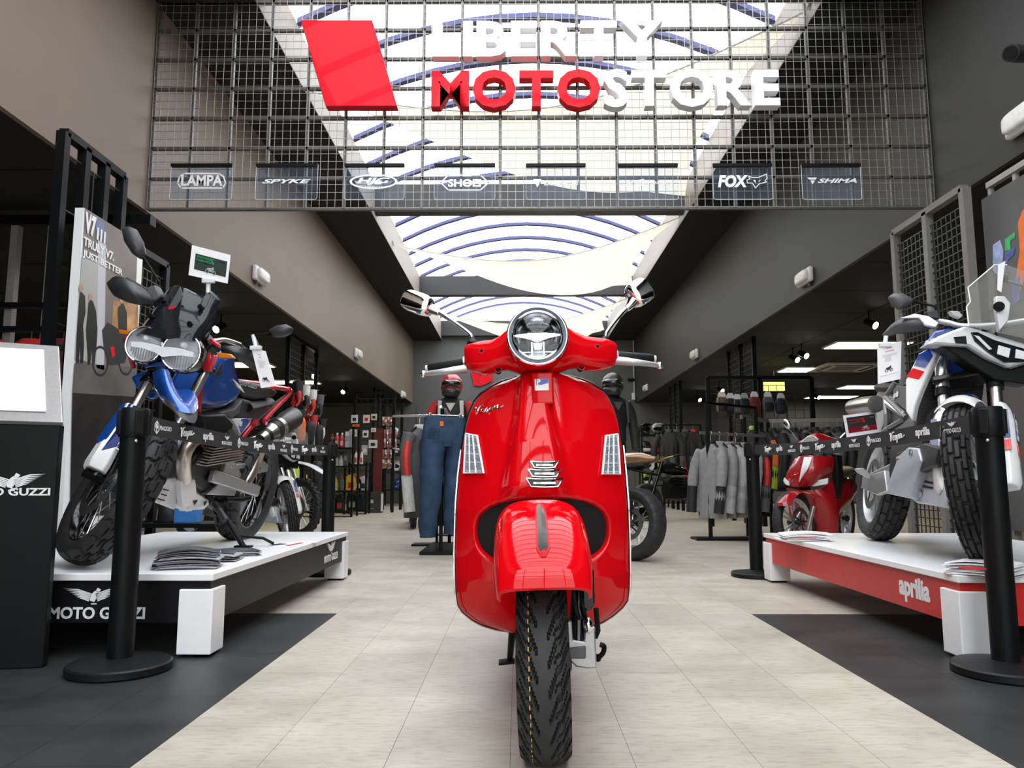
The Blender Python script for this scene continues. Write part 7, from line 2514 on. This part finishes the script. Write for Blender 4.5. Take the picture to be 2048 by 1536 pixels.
PB1, PB2, PGR = mat('print_blue', (0.08, 0.12, 0.35), 0.4, var=0.4, scale=15), mat('print_pale_blue', (0.30, 0.36, 0.55), 0.4, var=0.4, scale=15), mat('print_green', (0.04, 0.35, 0.12), 0.4, var=0.4, scale=15)
flat2([(1986, 490), (2000, 480), (2007, 500), (2004, 560), (1986, 540)], PB2)
flat2([(2010, 478), (2030, 464), (2030, 476), (2021, 482), (2021, 500), (2010, 502)], PGR)
flat2([(2010, 506), (2030, 494), (2028, 510), (2016, 520), (2010, 548)], PB1)
flat2([(2046, 420), (2075, 400), (2075, 520), (2048, 560), (2034, 600), (2030, 570), (2040, 500), (2036, 445)], JO)
flat2([(2024, 560), (2040, 552), (2040, 600), (2026, 610)], PB1, 0.003)

# ---- low cabinet behind the blue machine
rack('low_cabinet', 'low black cabinet behind the black sided platform', -3.3, -2.1, 5.78, 6.2, 0.36, (0.06, 0.36))
p = at(370, 1054, y=5.9)
p = V((p.x, 5.95, 0.36))
t_ = thing('carton', 'blue and white accessory box on the low cabinet', 'carton', p)
MB().box(p + V((0, 0, 0.075)), (0.17, 0.12, 0.15)).build('carton_box', mat('pack_blue', (0.05, 0.22, 0.58), 0.4), t_, world=True, bevel=0.003)
MB().box(p + V((0, -0.061, 0.128)), (0.165, 0.003, 0.04)).build('carton_print', BOXW, t_, world=True)
lettering('carton_lettering', 'waqas', WINK, t_, p + V((-0.05, -0.0615, 0.08)), X3, Z3, w=0.1, h=0.025, d=0.001, bold=0.03)
p = V((at(335, 1040, y=5.95).x, 5.95, 0.36))
t_ = thing('boot', 'black riding boot standing on the low cabinet', 'boot', p)
MB().loft([[p + V((w * math.cos(a) + ox, d * math.sin(a), z)) for a in (2 * PI * k / 14 for k in range(14))] for z, w, d, ox in ((0.0, 0.10, 0.045, 0.02), (0.05, 0.10, 0.05, 0.02), (0.09, 0.06, 0.05, -0.01), (0.2, 0.055, 0.05, -0.02), (0.3, 0.065, 0.055, -0.02))]).build('boot_upper', JB, t_, world=True, smooth=60)
MB().box(p + V((0.02, 0, 0.008)), (0.22, 0.09, 0.02)).build('boot_sole', PLASTIC, t_, world=True, bevel=0.006)

# ---- jeans and jackets hung in the aisle
t_ = thing('clothes_rack', 'black floor rack carrying the blue jeans behind the scooter', 'clothes rack', (-0.75, 7.5, 0))
MB().span((-0.90, 7.15, 0.0), (-0.55, 8.3, 0.03)).build('rack_base', BLACK, t_, world=True, smooth=0)
for y in (7.3, 8.2):
    MB().cyl((-0.72, y, 0.03), (-0.72, y, 1.36), 0.018, 12).build('upright', BLACK, t_, world=True)
MB().tube([(-0.72, 7.15, 1.36), (-0.72, 8.3, 1.36)], 0.014, 10).build('hanging_rail', STEEL, t_, world=True)
JEAN = mat('blue_denim', (0.020, 0.048, 0.10), 0.75, var=0.4, scale=9, bump=0.25, bscale=160)
xj = at(889, 900, y=7.25).x
t_ = thing('jeans', 'pair of blue denim riding jeans clipped to a hanger', 'jeans', (xj, 7.25, 1.33), (0, 0, R(25)))
MB().loft([[V((w * math.copysign(abs(math.cos(a)) ** .7, math.cos(a)), d * math.sin(a), z)) for a in (2 * PI * k / 20 for k in range(20))] for z, w, d in ((-0.06, 0.20, 0.05), (-0.10, 0.205, 0.07), (-0.24, 0.225, 0.085), (-0.34, 0.235, 0.085))]).build('waist', JEAN, t_, smooth=60)
for sd, pts, rr in ((-1, [(-0.12, 0, -0.28), (-0.13, -0.01, -0.5), (-0.14, -0.03, -0.75), (-0.155, 0.0, -1.0), (-0.15, 0.01, -1.17)], [0.125, 0.115, 0.105, 0.09, 0.075]), (1, [(0.12, 0, -0.28), (0.12, 0.02, -0.5), (0.10, 0.0, -0.75), (0.09, 0.02, -1.0), (0.09, 0.02, -1.15)], [0.12, 0.11, 0.1, 0.085, 0.075])):
    ps = spline(pts, 5)
    n = len(ps)
    MB().tube(ps, [interp([(i / 4, v) for i, v in enumerate(rr)], k / (n - 1)) * (1 + 0.05 * math.sin(k * 1.3 + sd)) for k in range(n)], 14).build('trouser_leg', JEAN, t_, smooth=70)
MB().box((-0.13, -0.075, -0.22), (0.10, 0.02, 0.12)).build('pocket', JEAN, t_, bevel=0.01)
MB().box((-0.06, -0.08, -0.13), (0.035, 0.01, 0.045)).build('leather_tag', JO, t_)
MB().tube([(-0.19, 0, -0.045), (0.19, 0, -0.045)], 0.008, 6).build('hanger', STEEL, t_)
for x in (-0.15, 0.15):
    MB().box((x, 0, -0.055), (0.03, 0.04, 0.06)).build('hanger_clip', STEEL, t_, bevel=0.004)
MB().tube(spline([(0, 0, -0.045), (0, 0, -0.01), (0.015, 0, 0.01), (0, 0, 0.025)], 3), 0.005, 6).build('hanger_hook', STEEL, t_)
jacket((-0.72, 7.75, 1.36), R(80), JB, 'black and neon jacket hanging behind the jeans', 1.0, JY)
p = at(838, 860, y=8.6)
xk = at(840, 900, y=8.3).x
t_ = jacket((xk, 8.25, 1.36), R(60), JGD, 'grey, white and red touring jacket hanging behind the jeans', 0.95, JW, True, 'jackets hanging on the rails', JR, 0.1)
t2 = thing('clothes_rack', 'thin chrome stand holding the grey and red touring jacket', 'clothes rack', (xk, 8.25, 0))
MB().tube([(xk - 0.3, 8.3, 1.365), (xk + 0.25, 8.2, 1.365)], 0.012, 8).build('hanging_rail', STEEL, t2, world=True)
MB().cyl((xk + 0.2, 8.22, 0), (xk + 0.2, 8.22, 1.36), 0.014, 8).build('upright', BLACK, t2, world=True)
MB().span((xk - 0.05, 8.1, 0), (xk + 0.4, 8.34, 0.02)).build('rack_base', BLACK, t2, world=True)


def mannequin(loc, label, m, m2, m3, rz=0.0, zs=0.0):
    t_ = thing('mannequin', label, 'mannequin', loc, (0, 0, rz))
    H = zs
    MB().loft([[V((w * math.copysign(abs(math.cos(a)) ** .8, math.cos(a)), d * math.sin(a) + oy, H + z)) for a in (2 * PI * k / 22 for k in range(22))] for z, w, d, oy in ((0.0, 0.17, 0.11, 0), (0.12, 0.165, 0.11, 0), (0.28, 0.19, 0.13, 0), (0.42, 0.215, 0.13, 0), (0.50, 0.19, 0.11, 0), (0.55, 0.09, 0.075, 0), (0.62, 0.06, 0.06, 0))]).build('torso', m, t_, smooth=60)
    for sd in (-1, 1):
        pts = spline([(sd * 0.17, 0, H + 0.47), (sd * 0.25, 0.0, H + 0.34), (sd * 0.275, -0.02, H + 0.12), (sd * 0.26, -0.1, H - 0.12)], 4)
        n = len(pts)
        MB().tube(pts, [lerp(0.075, 0.05, i / (n - 1)) for i in range(n)], 12).build('sleeve', m2, t_, smooth=60)
        MB().slab([V((sd * 0.16, -0.118, H + 0.50)), V((sd * 0.11, -0.135, H + 0.50)), V((sd * 0.13, -0.15, H + 0.2)), V((sd * 0.165, -0.125, H + 0.22))], (0, 0.02, 0)).build('chest_panel', m3, t_, bevel=0.006)
    MB().slab([V((-0.06, -0.138, H + 0.47)), V((0.06, -0.138, H + 0.47)), V((0, -0.15, H + 0.36))], (0, 0.015, 0)).build('chest_badge', m3, t_)
    MB().cyl((0, 0, 0.02), (0, 0, H + 0.05), 0.025, 12).build('stand_pole', BLACK, t_)
    MB().lathe([(0.001, 0), (0.2, 0), (0.2, 0.015), (0.03, 0.03), (0.001, 0.03)], (0, 0, 0), Z3, 28).build('stand_base', BLACK, t_)
    MB().loft([[V((w * math.cos(a), d * math.sin(a), H + z)) for a in (2 * PI * k / 18 for k in range(18))] for z, w, d in ((-0.55, 0.15, 0.11), (-0.3, 0.165, 0.12), (0.02, 0.165, 0.11))]).build('trousers', JB, t_, smooth=60)
    return t_


ph = at(903, 800, y=9.7)
mannequin(V((ph.x, 9.7, 0)), 'mannequin in a black, white and red leather jacket behind the jeans', JB, JR, JW, 0, ph.z - 0.52)
helmet(V((ph.x, 9.69, ph.z + 0.02)), 0, HR, 'red patterned full face helmet on the mannequin in the red sleeved jacket', 'full', HB, 1.12, 'helmets on mannequins')
ph = at(1226, 798, y=9.7)
mannequin(V((ph.x, 9.7, 0)), 'mannequin in black riding clothes behind the red scooter shield', JB, JB, JGD, R(20), ph.z - 0.52)
helmet(V((ph.x, 9.69, ph.z + 0.02)), R(-15), HB, 'matt black full face helmet on the black mannequin', 'full', HB, 1.12, 'helmets on mannequins')

# grey jackets on their rail
t_ = thing('clothes_rack', 'black floor rack with a row of grey jackets', 'clothes rack', (2.55, 9.3, 0))
za = at(1425, 868, y=9.2).z
r0, r1 = at(1415, 866, y=9.0), at(1512, 852, y=9.6)
r0.z = r1.z = za
MB().bar(r0 + V((-0.1, -0.05, 0)), r1 + V((0.15, 0.07, 0)), 0.02, 0.035).build('hanging_rail', mat('rail_grey', (0.22, 0.21, 0.20), 0.5, 0.3), t_, world=True)
for e in (r0, r1):
    MB().span((e.x - 0.02, e.y - 0.02, 0.0), (e.x + 0.02, e.y + 0.02, za + 0.35)).build('upright', BLACK, t_, world=True, smooth=0)
MB().bar(r0 + V((0, 0, 0.35)), r1 + V((0, 0, 0.35)), 0.03, 0.03).build('top_bar', BLACK, t_, world=True)
MB().span((r0.x - 0.2, r0.y - 0.18, 0.0), (r1.x + 0.1, r0.y + 0.15, 0.025)).build('rack_base', BLACK, t_, world=True, smooth=0)
for k, (m_, c_, st_, lb) in enumerate(((JG, JB, None, 'grey jacket with black back panel, first on the aisle end of the rail'), (JG, JGL, None, 'grey jacket with light cuffs, second on the rail'), (JGL, JG, None, 'light grey jacket, third on the rail'), (JGL, JGD, None, 'light grey jacket with dark cuffs, fourth on the rail'), (JGL, JG, None, 'light grey jacket, fifth on the rail'), (JB, JGD, JR, 'black jacket with red sleeve panels at the far end of the rail'))):
    p = r0.lerp(r1, 0.06 + 0.165 * k)
    jacket(p, R(-66 + 5 * (k % 3)), m_, lb, 0.86, c_, True, 'jackets on the grey jacket rail', st_, 0.04, bend=-0.02)
# dark jackets behind the red scooter
t_ = thing('clothes_rack', 'long wall rail of dark jackets behind the red step-through scooter', 'clothes rack', (4.0, 9.6, 0))
q0, q1 = at(1535, 842, y=10.2), at(1690, 838, y=10.0)
q1.z = q0.z
MB().bar(q0, q1, 0.03, 0.05).build('hanging_rail', _mats['rail_grey'], t_, world=True)
MB().bar(q0, q0 + V((-0.55, -0.7, 0)), 0.03, 0.05).build('hanging_rail', _mats['rail_grey'], t_, world=True)
for e in (q0, q1, q0 + V((-0.5, -0.65, 0))):
    MB().span((e.x - 0.02, e.y - 0.02, 0.0), (e.x + 0.02, e.y + 0.02, e.z)).build('upright', BLACK, t_, world=True, smooth=0)
for k in range(7):
    p = q0.lerp(q1, 0.06 + 0.14 * k)
    jacket(p, R(-68), JGD if k % 2 else JB, 'dark textile jacket, %s from the grey jackets on the long wall rail' % ('first', 'second', 'third', 'fourth', 'fifth', 'sixth', 'seventh')[k], 0.8, JB, True, 'dark jackets on the wall rail', None, 0.04)
p = q0 + V((-0.3, -0.38, 0))
jacket(p, R(-40), JB, 'black jacket with neon collar and orange flash at the rail corner', 0.82, JY, True, 'dark jackets on the wall rail', JO, 0.04)
# black suits farther back
t_ = thing('clothes_rack', 'dark rack of black riding suits in front of the helmet shelf', 'clothes rack', (3.2, 15.6, 0))
s0, s1 = at(1325, 850, y=15.6), at(1400, 850, y=15.6)
MB().bar(s0, s1, 0.03, 0.03).build('hanging_rail', BLACK, t_, world=True)
for e in (s0, s1):
    MB().span((e.x - 0.02, e.y - 0.02, 0), (e.x + 0.02, e.y + 0.02, e.z)).build('upright', BLACK, t_, world=True, smooth=0)
for k in range(4):
    jacket(s0.lerp(s1, 0.15 + 0.22 * k), R(-20 + 12 * k), JB, 'black riding suit, %s on the dark rack by the helmets' % ('first', 'second', 'third', 'fourth')[k], 1.0, JGD if k != 3 else JR, True, 'black suits on the dark rack')
# exit sign
p = at(1548, 773, y=15.0)
ex_ = tag(MB().box(p, (0.4, 0.05, 0.17)).build('exit_sign', mat('exit_glow', (0.7, 0.8, 0.1), 0.5, emit=(0.85, 0.9, 0.2), es=1.6)), 'glowing yellow green exit sign above the gloves', 'exit sign')
MB().tube([p + V((0, 0, 0.08)), V((p.x, p.y, ZB))], 0.008, 5).build('sign_stem', BLACK, ex_, world=True)
# ------------------------------------------------------------------ machines in the background
# second white touring machine behind the blue one
c2 = copy_tree(ta)
c2.location = (-2.38, 8.0, 0)
c2.rotation_euler = (0, R(6), R(58))
c2['label'] = 'white touring motorcycle with knobbly tyres parked behind the blue motorcycle'


def enduro(label, loc, rz, lean=4.0):
    t_ = thing('enduro_motorcycle', label, 'motorcycle', loc, (0, R(lean), rz), 'enduro motorcycles')
    R1 = 0.355
    wheel(t_, 'front_wheel', Mx.Translation((0, 0, R1)), R1, 0.085, 0.085, g_mx, spokes=36, rimmat=HB, depth=0.013, nth=300, ns=14, disc=-1)
    wheel(t_, 'rear_wheel', Mx.Translation((0, 1.48, 0.34)), 0.34, 0.11, 0.09, g_mx, spokes=36, rimmat=HB, depth=0.013, nth=300, ns=14)
    a = V((0, math.sin(rk), math.cos(rk)))
    for sd in (-1, 1):
        MB().tube([V((0.095 * sd, 0, R1)), V((0.095 * sd, 0, R1)) + a * 0.75], 0.024, 12).build('fork_leg', STEEL, t_)
        MB().slab([V((0.125 * sd, -0.03, 0.33)), V((0.125 * sd, 0.04, 0.33)), V((0.125 * sd, 0.2, 0.62)), V((0.125 * sd, 0.13, 0.66))], (0.02 * sd, 0, 0)).build('fork_guard', WPAINT, t_, bevel=0.006)
    g = []
    for i in range(9):
        t = i / 8
        y, z = lerp(-0.42, 0.42, t), 0.80 + 0.13 * math.sin(PI * (0.25 + 0.6 * t)) - 0.02
        z = interp([(0, 0.74), (0.3, 0.86), (0.6, 0.90), (1, 0.90)], t)
        w = interp([(0, 0.05), (0.3, 0.085), (1, 0.06)], t)
        g.append([V((x * w, y, z - 0.02 * x * x)) for x in (-1, -0.5, 0, 0.5, 1)])
    MB().sheet(g, (0, 0, 0.008)).build('front_mudguard', WPAINT, t_, smooth=50)
    MB().slab([V((-0.09, 0.12, 0.95)), V((0.09, 0.12, 0.95)), V((0.11, 0.2, 1.18)), V((-0.11, 0.2, 1.18))], (0, 0.02, 0)).build('number_plate', WPAINT, t_, bevel=0.008)
    MB().tube(spline([(-0.4, 0.42, 1.12), (-0.15, 0.32, 1.08), (0.15, 0.32, 1.08), (0.4, 0.42, 1.12)], 4), 0.013, 8).build('handlebar', STEEL, t_)
    for sd in (-1, 1):
        MB().tube([(0.3 * sd, 0.39, 1.105), (0.42 * sd, 0.43, 1.125)], 0.018, 10).build('grip', PLASTIC, t_)
        MB().slab([V((0.13 * sd, 0.3, 0.9)), V((0.15 * sd, 0.55, 0.62)), V((0.14 * sd, 0.75, 0.72)), V((0.12 * sd, 0.7, 0.92))], (-0.02 * sd, 0, 0)).build('radiator_shroud', WPAINT, t_, bevel=0.01)
        MB().bar(V((0.1 * sd, 0.75, 0.42)), V((0.1 * sd, 1.48, 0.34)), 0.03, 0.06).build('swing_arm', ALU, t_, bevel=0.008)
    MB().loft([[V((w * math.cos(k * PI / 6), y, z + h * math.sin(k * PI / 6))) for k in range(12)] for y, z, w, h in ((0.5, 0.95, 0.1, 0.06), (0.8, 0.9, 0.09, 0.06), (1.3, 0.93, 0.08, 0.05), (1.55, 0.95, 0.05, 0.03))]).build('seat', VIN, t_, smooth=60)
    MB().loft([[V((w * math.cos(k * PI / 6), y, z + h * math.sin(k * PI / 6))) for k in range(12)] for y, z, w, h in ((0.42, 0.5, 0.11, 0.16), (0.65, 0.45, 0.13, 0.18), (0.85, 0.45, 0.1, 0.14))]).build('engine', BLACK, t_, smooth=50)
    MB().slab([V((-0.06, 1.3, 0.88)), V((0.06, 1.3, 0.88)), V((0.06, 1.9, 0.98)), V((-0.06, 1.9, 0.98))], (0, 0, 0.015)).build('rear_mudguard', WPAINT, t_, bevel=0.006)
    return t_


enduro('white enduro motorcycle with spoked front wheel at the far end of the platform', (-2.56, 9.0, 0), R(62))
enduro('enduro motorcycle seen front on past the hanging touring jacket', (-1.48, 11.0, 0), R(8))


def naked(label, loc, rz, tankm, lean=5.0, cowl=False):
    t_ = thing('roadster_motorcycle', label, 'motorcycle', loc, (0, R(lean), rz), 'roadster motorcycles')
    R1 = 0.31
    wheel(t_, 'rear_wheel', Mx.Translation((0, 0, R1)), R1, 0.17, 0.10, g_road, spokes=28, rimmat=HB, depth=0.005, nth=200, ns=18, disc=-1)
    wheel(t_, 'front_wheel', Mx.Translation((0, 1.42, R1)), R1, 0.12, 0.09, g_road, spokes=28, rimmat=HB, depth=0.005, nth=160, ns=14, disc=1)
    for sd in (-1, 1):
        MB().tube([V((0.1 * sd, 1.42, R1)), V((0.1 * sd, 1.1, 0.98))], 0.024, 12).build('fork_leg', BLACKG, t_)
        MB().bar(V((0.11 * sd, 0, R1)), V((0.11 * sd, 0.55, 0.42)), 0.035, 0.06).build('swing_arm', DGREY, t_, bevel=0.008)
        mf = MB().tube([V((0.2 * sd, 0.45, 0.36)), V((0.21 * sd, 0.3, 0.38)), V((0.22 * sd, -0.12, 0.46))], [0.03, 0.052, 0.056], 16).build('muffler', mat('satin_black_silencer', (0.03, 0.03, 0.031), 0.35, 0.5), t_)
        MB().tube([V((0.2 * sd, 0.22, 0.392)), V((0.2 * sd, 0.18, 0.398))], 0.0575, 16).build('muffler_strap', STEEL, mf)
    MB().loft([[V((w * math.cos(k * PI / 8), y, z + h * math.sin(k * PI / 8))) for k in range(16)] for y, z, w, h in ((0.55, 0.80, 0.10, 0.05), (0.7, 0.84, 0.15, 0.10), (0.9, 0.87, 0.16, 0.11), (1.05, 0.86, 0.09, 0.07))]).build('fuel_tank', tankm, t_, smooth=60)
    MB().loft([[V((w * math.cos(k * PI / 6), y, z + h * math.sin(k * PI / 6))) for k in range(12)] for y, z, w, h in ((-0.12, 0.82, 0.06, 0.03), (0.1, 0.81, 0.11, 0.05), (0.5, 0.80, 0.12, 0.05), (0.62, 0.8, 0.08, 0.04))]).build('seat', VIN, t_, smooth=60)
    MB().loft([[V((w * math.cos(k * PI / 6), y, z + h * math.sin(k * PI / 6))) for k in range(12)] for y, z, w, h in ((0.5, 0.5, 0.12, 0.14), (0.75, 0.52, 0.16, 0.2), (1.0, 0.5, 0.12, 0.15))]).build('engine', BLACK, t_, smooth=50)
    if cowl:
        MB().loft([[V((w * math.cos(k * PI / 8), y, z + h * math.sin(k * PI / 8))) for k in range(16)] for y, z, w, h in ((-0.22, 0.86, 0.03, 0.02), (-0.08, 0.86, 0.09, 0.06), (0.12, 0.85, 0.125, 0.075), (0.3, 0.82, 0.11, 0.06))]).build('tail_cowl', tankm, t_, smooth=60)
    for k in range(5):
        MB().box((0, 0.78, 0.6 + 0.025 * k), (0.36, 0.2, 0.008)).build('cooling_fin', DGREY, t_)
    MB().tube(spline([(-0.38, 0.95, 1.06), (-0.18, 1.05, 1.04), (0, 1.1, 1.0), (0.18, 1.05, 1.04), (0.38, 0.95, 1.06)], 4), 0.012, 8).build('handlebar', mat('gold_bar', (0.5, 0.36, 0.06), 0.3, 0.8), t_)
    for sd in (-1, 1):
        MB().tube([(0.28 * sd, 1.0, 1.05), (0.4 * sd, 0.94, 1.065)], 0.018, 10).build('grip', PLASTIC, t_)
    MB().lathe([(0.085, -0.05), (0.09, 0), (0.08, 0.01)], (0, 1.25, 0.92), Y3, 20).build('headlight_shell', BLACKG, t_)
    MB().lathe([(0.08, 0.008), (0.05, 0.02), (0.001, 0.026)], (0, 1.25, 0.92), Y3, 20).build('headlight_lens', SILVER, t_)
    MB().slab([V((-0.07, -0.2, 0.72)), V((0.07, -0.2, 0.72)), V((0.07, 0.1, 0.78)), V((-0.07, 0.1, 0.78))], (0, 0, 0.02)).build('rear_mudguard', BLACK, t_, bevel=0.006)
    MB().tube([(-0.13, 0.5, 0.4), (-0.3, 0.55, 0.02)], 0.012, 6).build('side_stand', BLACK, t_)
    return t_


naked('dark roadster motorcycle with bronze tank showing its rear wheel beside the scooter', (0.98, 6.72, 0), R(42), mat('bronze_lacquer', (0.22, 0.12, 0.06), 0.25, 0.4, coat=0.8), cowl=True)
naked('black roadster motorcycle with gold handlebar in front of the black riding suits', (3.42, 13.7, 0), R(118), BLACKG)

# ------------------------------------------------------------------ the second red scooter
lp = at(1592, 1108, z=0)
lb = thing('motor_scooter', 'red step-through scooter with white centre strip behind the red platform', 'scooter', (lp.x, lp.y, 0), (0, R(3), R(-40)))
LM = wm(lb)


def Lp(px, py, y):
    return at(px, py, y=y, m=LM)


RW = 0.29
STL, _ = steer_matrix(R(-16), rk, 0.08)
wheel(lb, 'front_wheel', STL @ Mx.Translation((0, 0, RW)), RW, 0.09, 0.07, g_scooter, spokes=0, mag=6, rimmat=SILVER, depth=0.004, nth=200, ns=16, disc=1)
wheel(lb, 'rear_wheel', Mx.Translation((0, 1.32, 0.28)), 0.28, 0.11, 0.07, g_scooter, spokes=0, mag=6, rimmat=SILVER, nth=120, ns=12)
DRED = mat('deep_red_lacquer', (0.36, 0.006, 0.012), 0.3, coat=1.0, spec=0.2)


def lsheet(name, cols, m, th=0.012, parent=None):
    g = [spline([Lp(*p) for p in c], 4) for c in cols]
    gg = [[None] * len(g[0]) for _ in range((len(g) - 1) * 4 + 1)]
    for j in range(len(g[0])):
        for i, p in enumerate(spline([q_[j] for q_ in g], 4)):
            gg[i][j] = p
    return MB().sheet(gg, (0, th, 0)).build(name, m, parent or lb, smooth=60)


# front apron: upper shell, centre strip, lamps
lsheet('front_apron', [[(1590, 915, 0.22), (1574, 945, 0.2), (1567, 968, 0.2)], [(1602, 912, 0.12), (1590, 945, 0.09), (1583, 972, 0.12)], [(1616, 910, 0.08), (1605, 945, 0.03), (1596, 974, 0.08)],
                       [(1632, 912, 0.10), (1630, 945, 0.06), (1618, 972, 0.1)], [(1652, 912, 0.18), (1655, 935, 0.16), (1640, 962, 0.18)], [(1668, 914, 0.28), (1666, 938, 0.28), (1660, 952, 0.28)]], DRED)
lsheet('centre_strip', [[(1608, 914, 0.075), (1602, 940, 0.03), (1598, 962, 0.05)], [(1616, 914, 0.07), (1608, 940, 0.022), (1599, 964, 0.045)], [(1624, 914, 0.075), (1615, 938, 0.03), (1600, 962, 0.05)]], WPAINT, 0.008)
for pxs, y in (([(1568, 955), (1580, 966), (1580, 972), (1572, 970), (1566, 962)], 0.14), ([(1622, 971), (1636, 960), (1656, 956), (1655, 968), (1628, 973)], 0.15)):
    MB().slab([Lp(px, py, y) for px, py in pxs], (0, 0.02, 0)).build('turn_signal', WPAINT, lb, bevel=0.004)
lsheet('leg_shield', [[(1572, 975, 0.2), (1576, 1000, 0.2), (1580, 1050, 0.25), (1590, 1078, 0.3)], [(1600, 980, 0.14), (1604, 1000, 0.16), (1606, 1050, 0.25), (1610, 1080, 0.3)], [(1640, 978, 0.2), (1652, 1000, 0.22), (1660, 1050, 0.27), (1655, 1082, 0.3)], [(1664, 960, 0.32), (1672, 1000, 0.32), (1676, 1050, 0.34), (1672, 1085, 0.36)]], DRED, 0.02)
lsheet('front_mudguard', [[(1553, 1010, -0.28), (1556, 1002, -0.24), (1570, 990, -0.1), (1600, 985, 0.1)], [(1562, 1012, -0.33), (1566, 1000, -0.3), (1585, 982, -0.15), (1620, 985, 0.1)], [(1580, 1012, -0.30), (1588, 998, -0.25), (1605, 985, -0.1), (1632, 996, 0.1)]], DRED)
MB().tube([Lp(1627, 1012, -0.02), Lp(1612, 1072, -0.05)], 0.022, 12).build('fork_leg', STEEL, lb)
lsheet('headset', [[(1583, 892, 0.28), (1585, 898, 0.26), (1590, 902, 0.28)], [(1604, 880, 0.2), (1604, 888, 0.17), (1606, 900, 0.2)], [(1630, 866, 0.18), (1630, 880, 0.14), (1632, 902, 0.18)], [(1655, 873, 0.25), (1656, 884, 0.22), (1656, 896, 0.25)], [(1684, 882, 0.36), (1684, 886, 0.35), (1682, 892, 0.36)]], DRED, 0.08)
hl = MB().slab([Lp(px, py, 0.125) for px, py in ((1606, 880), (1616, 871), (1628, 871), (1637, 878), (1634, 890), (1627, 898), (1610, 899))], (0, 0.03, 0)).build('headlight', LM and mat('faceted_lamp', (0.75, 0.76, 0.78), 0.15, 0.7, bump=0.6, bscale=60), lb, bevel=0.006)
for a, b, c_ in (((1597, 880), (1580, 858), (1574, 848)), ((1680, 876), (1690, 866), (1700, 860))):
    mi = part('mirror', lb)
    MB().tube([Lp(*a, 0.35), Lp(*b, 0.38)], 0.008, 8).build('mirror_stem', CHROME, mi)
    MB().ball(Lp(*c_, 0.38), (0.035, 0.02, 0.055), 16, 10, Mx.Rotation(R(-25), 3, 'Y')).build('mirror_head', CHROME, mi)
    MB().tube([Lp(*a, 0.36) + V((0, 0, -0.06)), Lp(a[0] - (24 if a[0] < 1620 else -24), a[1] + 22, 0.4)], 0.016, 10).build('grip', PLASTIC, mi)
MB().loft([[V((w * math.cos(k * PI / 8), y, z + h * math.sin(k * PI / 8))) for k in range(16)] for y, z, w, h in ((0.62, 0.62, 0.10, 0.1), (0.75, 0.72, 0.15, 0.07), (1.1, 0.76, 0.16, 0.06), (1.45, 0.78, 0.10, 0.05))]).build('seat', mat('brown_vinyl', (0.07, 0.055, 0.04), 0.45, bump=0.1), lb, smooth=60)
MB().loft([[V((w * math.cos(k * PI / 8), y, z + h * math.sin(k * PI / 8))) for k in range(16)] for y, z, w, h in ((0.32, 0.3, 0.17, 0.06), (0.6, 0.3, 0.19, 0.07), (0.7, 0.42, 0.17, 0.2), (1.0, 0.52, 0.19, 0.18), (1.4, 0.6, 0.13, 0.12), (1.6, 0.64, 0.05, 0.05))]).build('rear_body', DRED, lb, smooth=50)
MB().slab([Lp(px, py, 0.34) for px, py in ((1662, 905), (1674, 910), (1678, 960), (1672, 1000), (1664, 960))], (0, 0.15, 0)).build('inner_shield', BLACK, lb, bevel=0.01)
MB().tube([(0.12, 0.6, 0.25), (0.2, 0.62, 0.015)], 0.012, 6).build('side_stand', BLACK, lb)
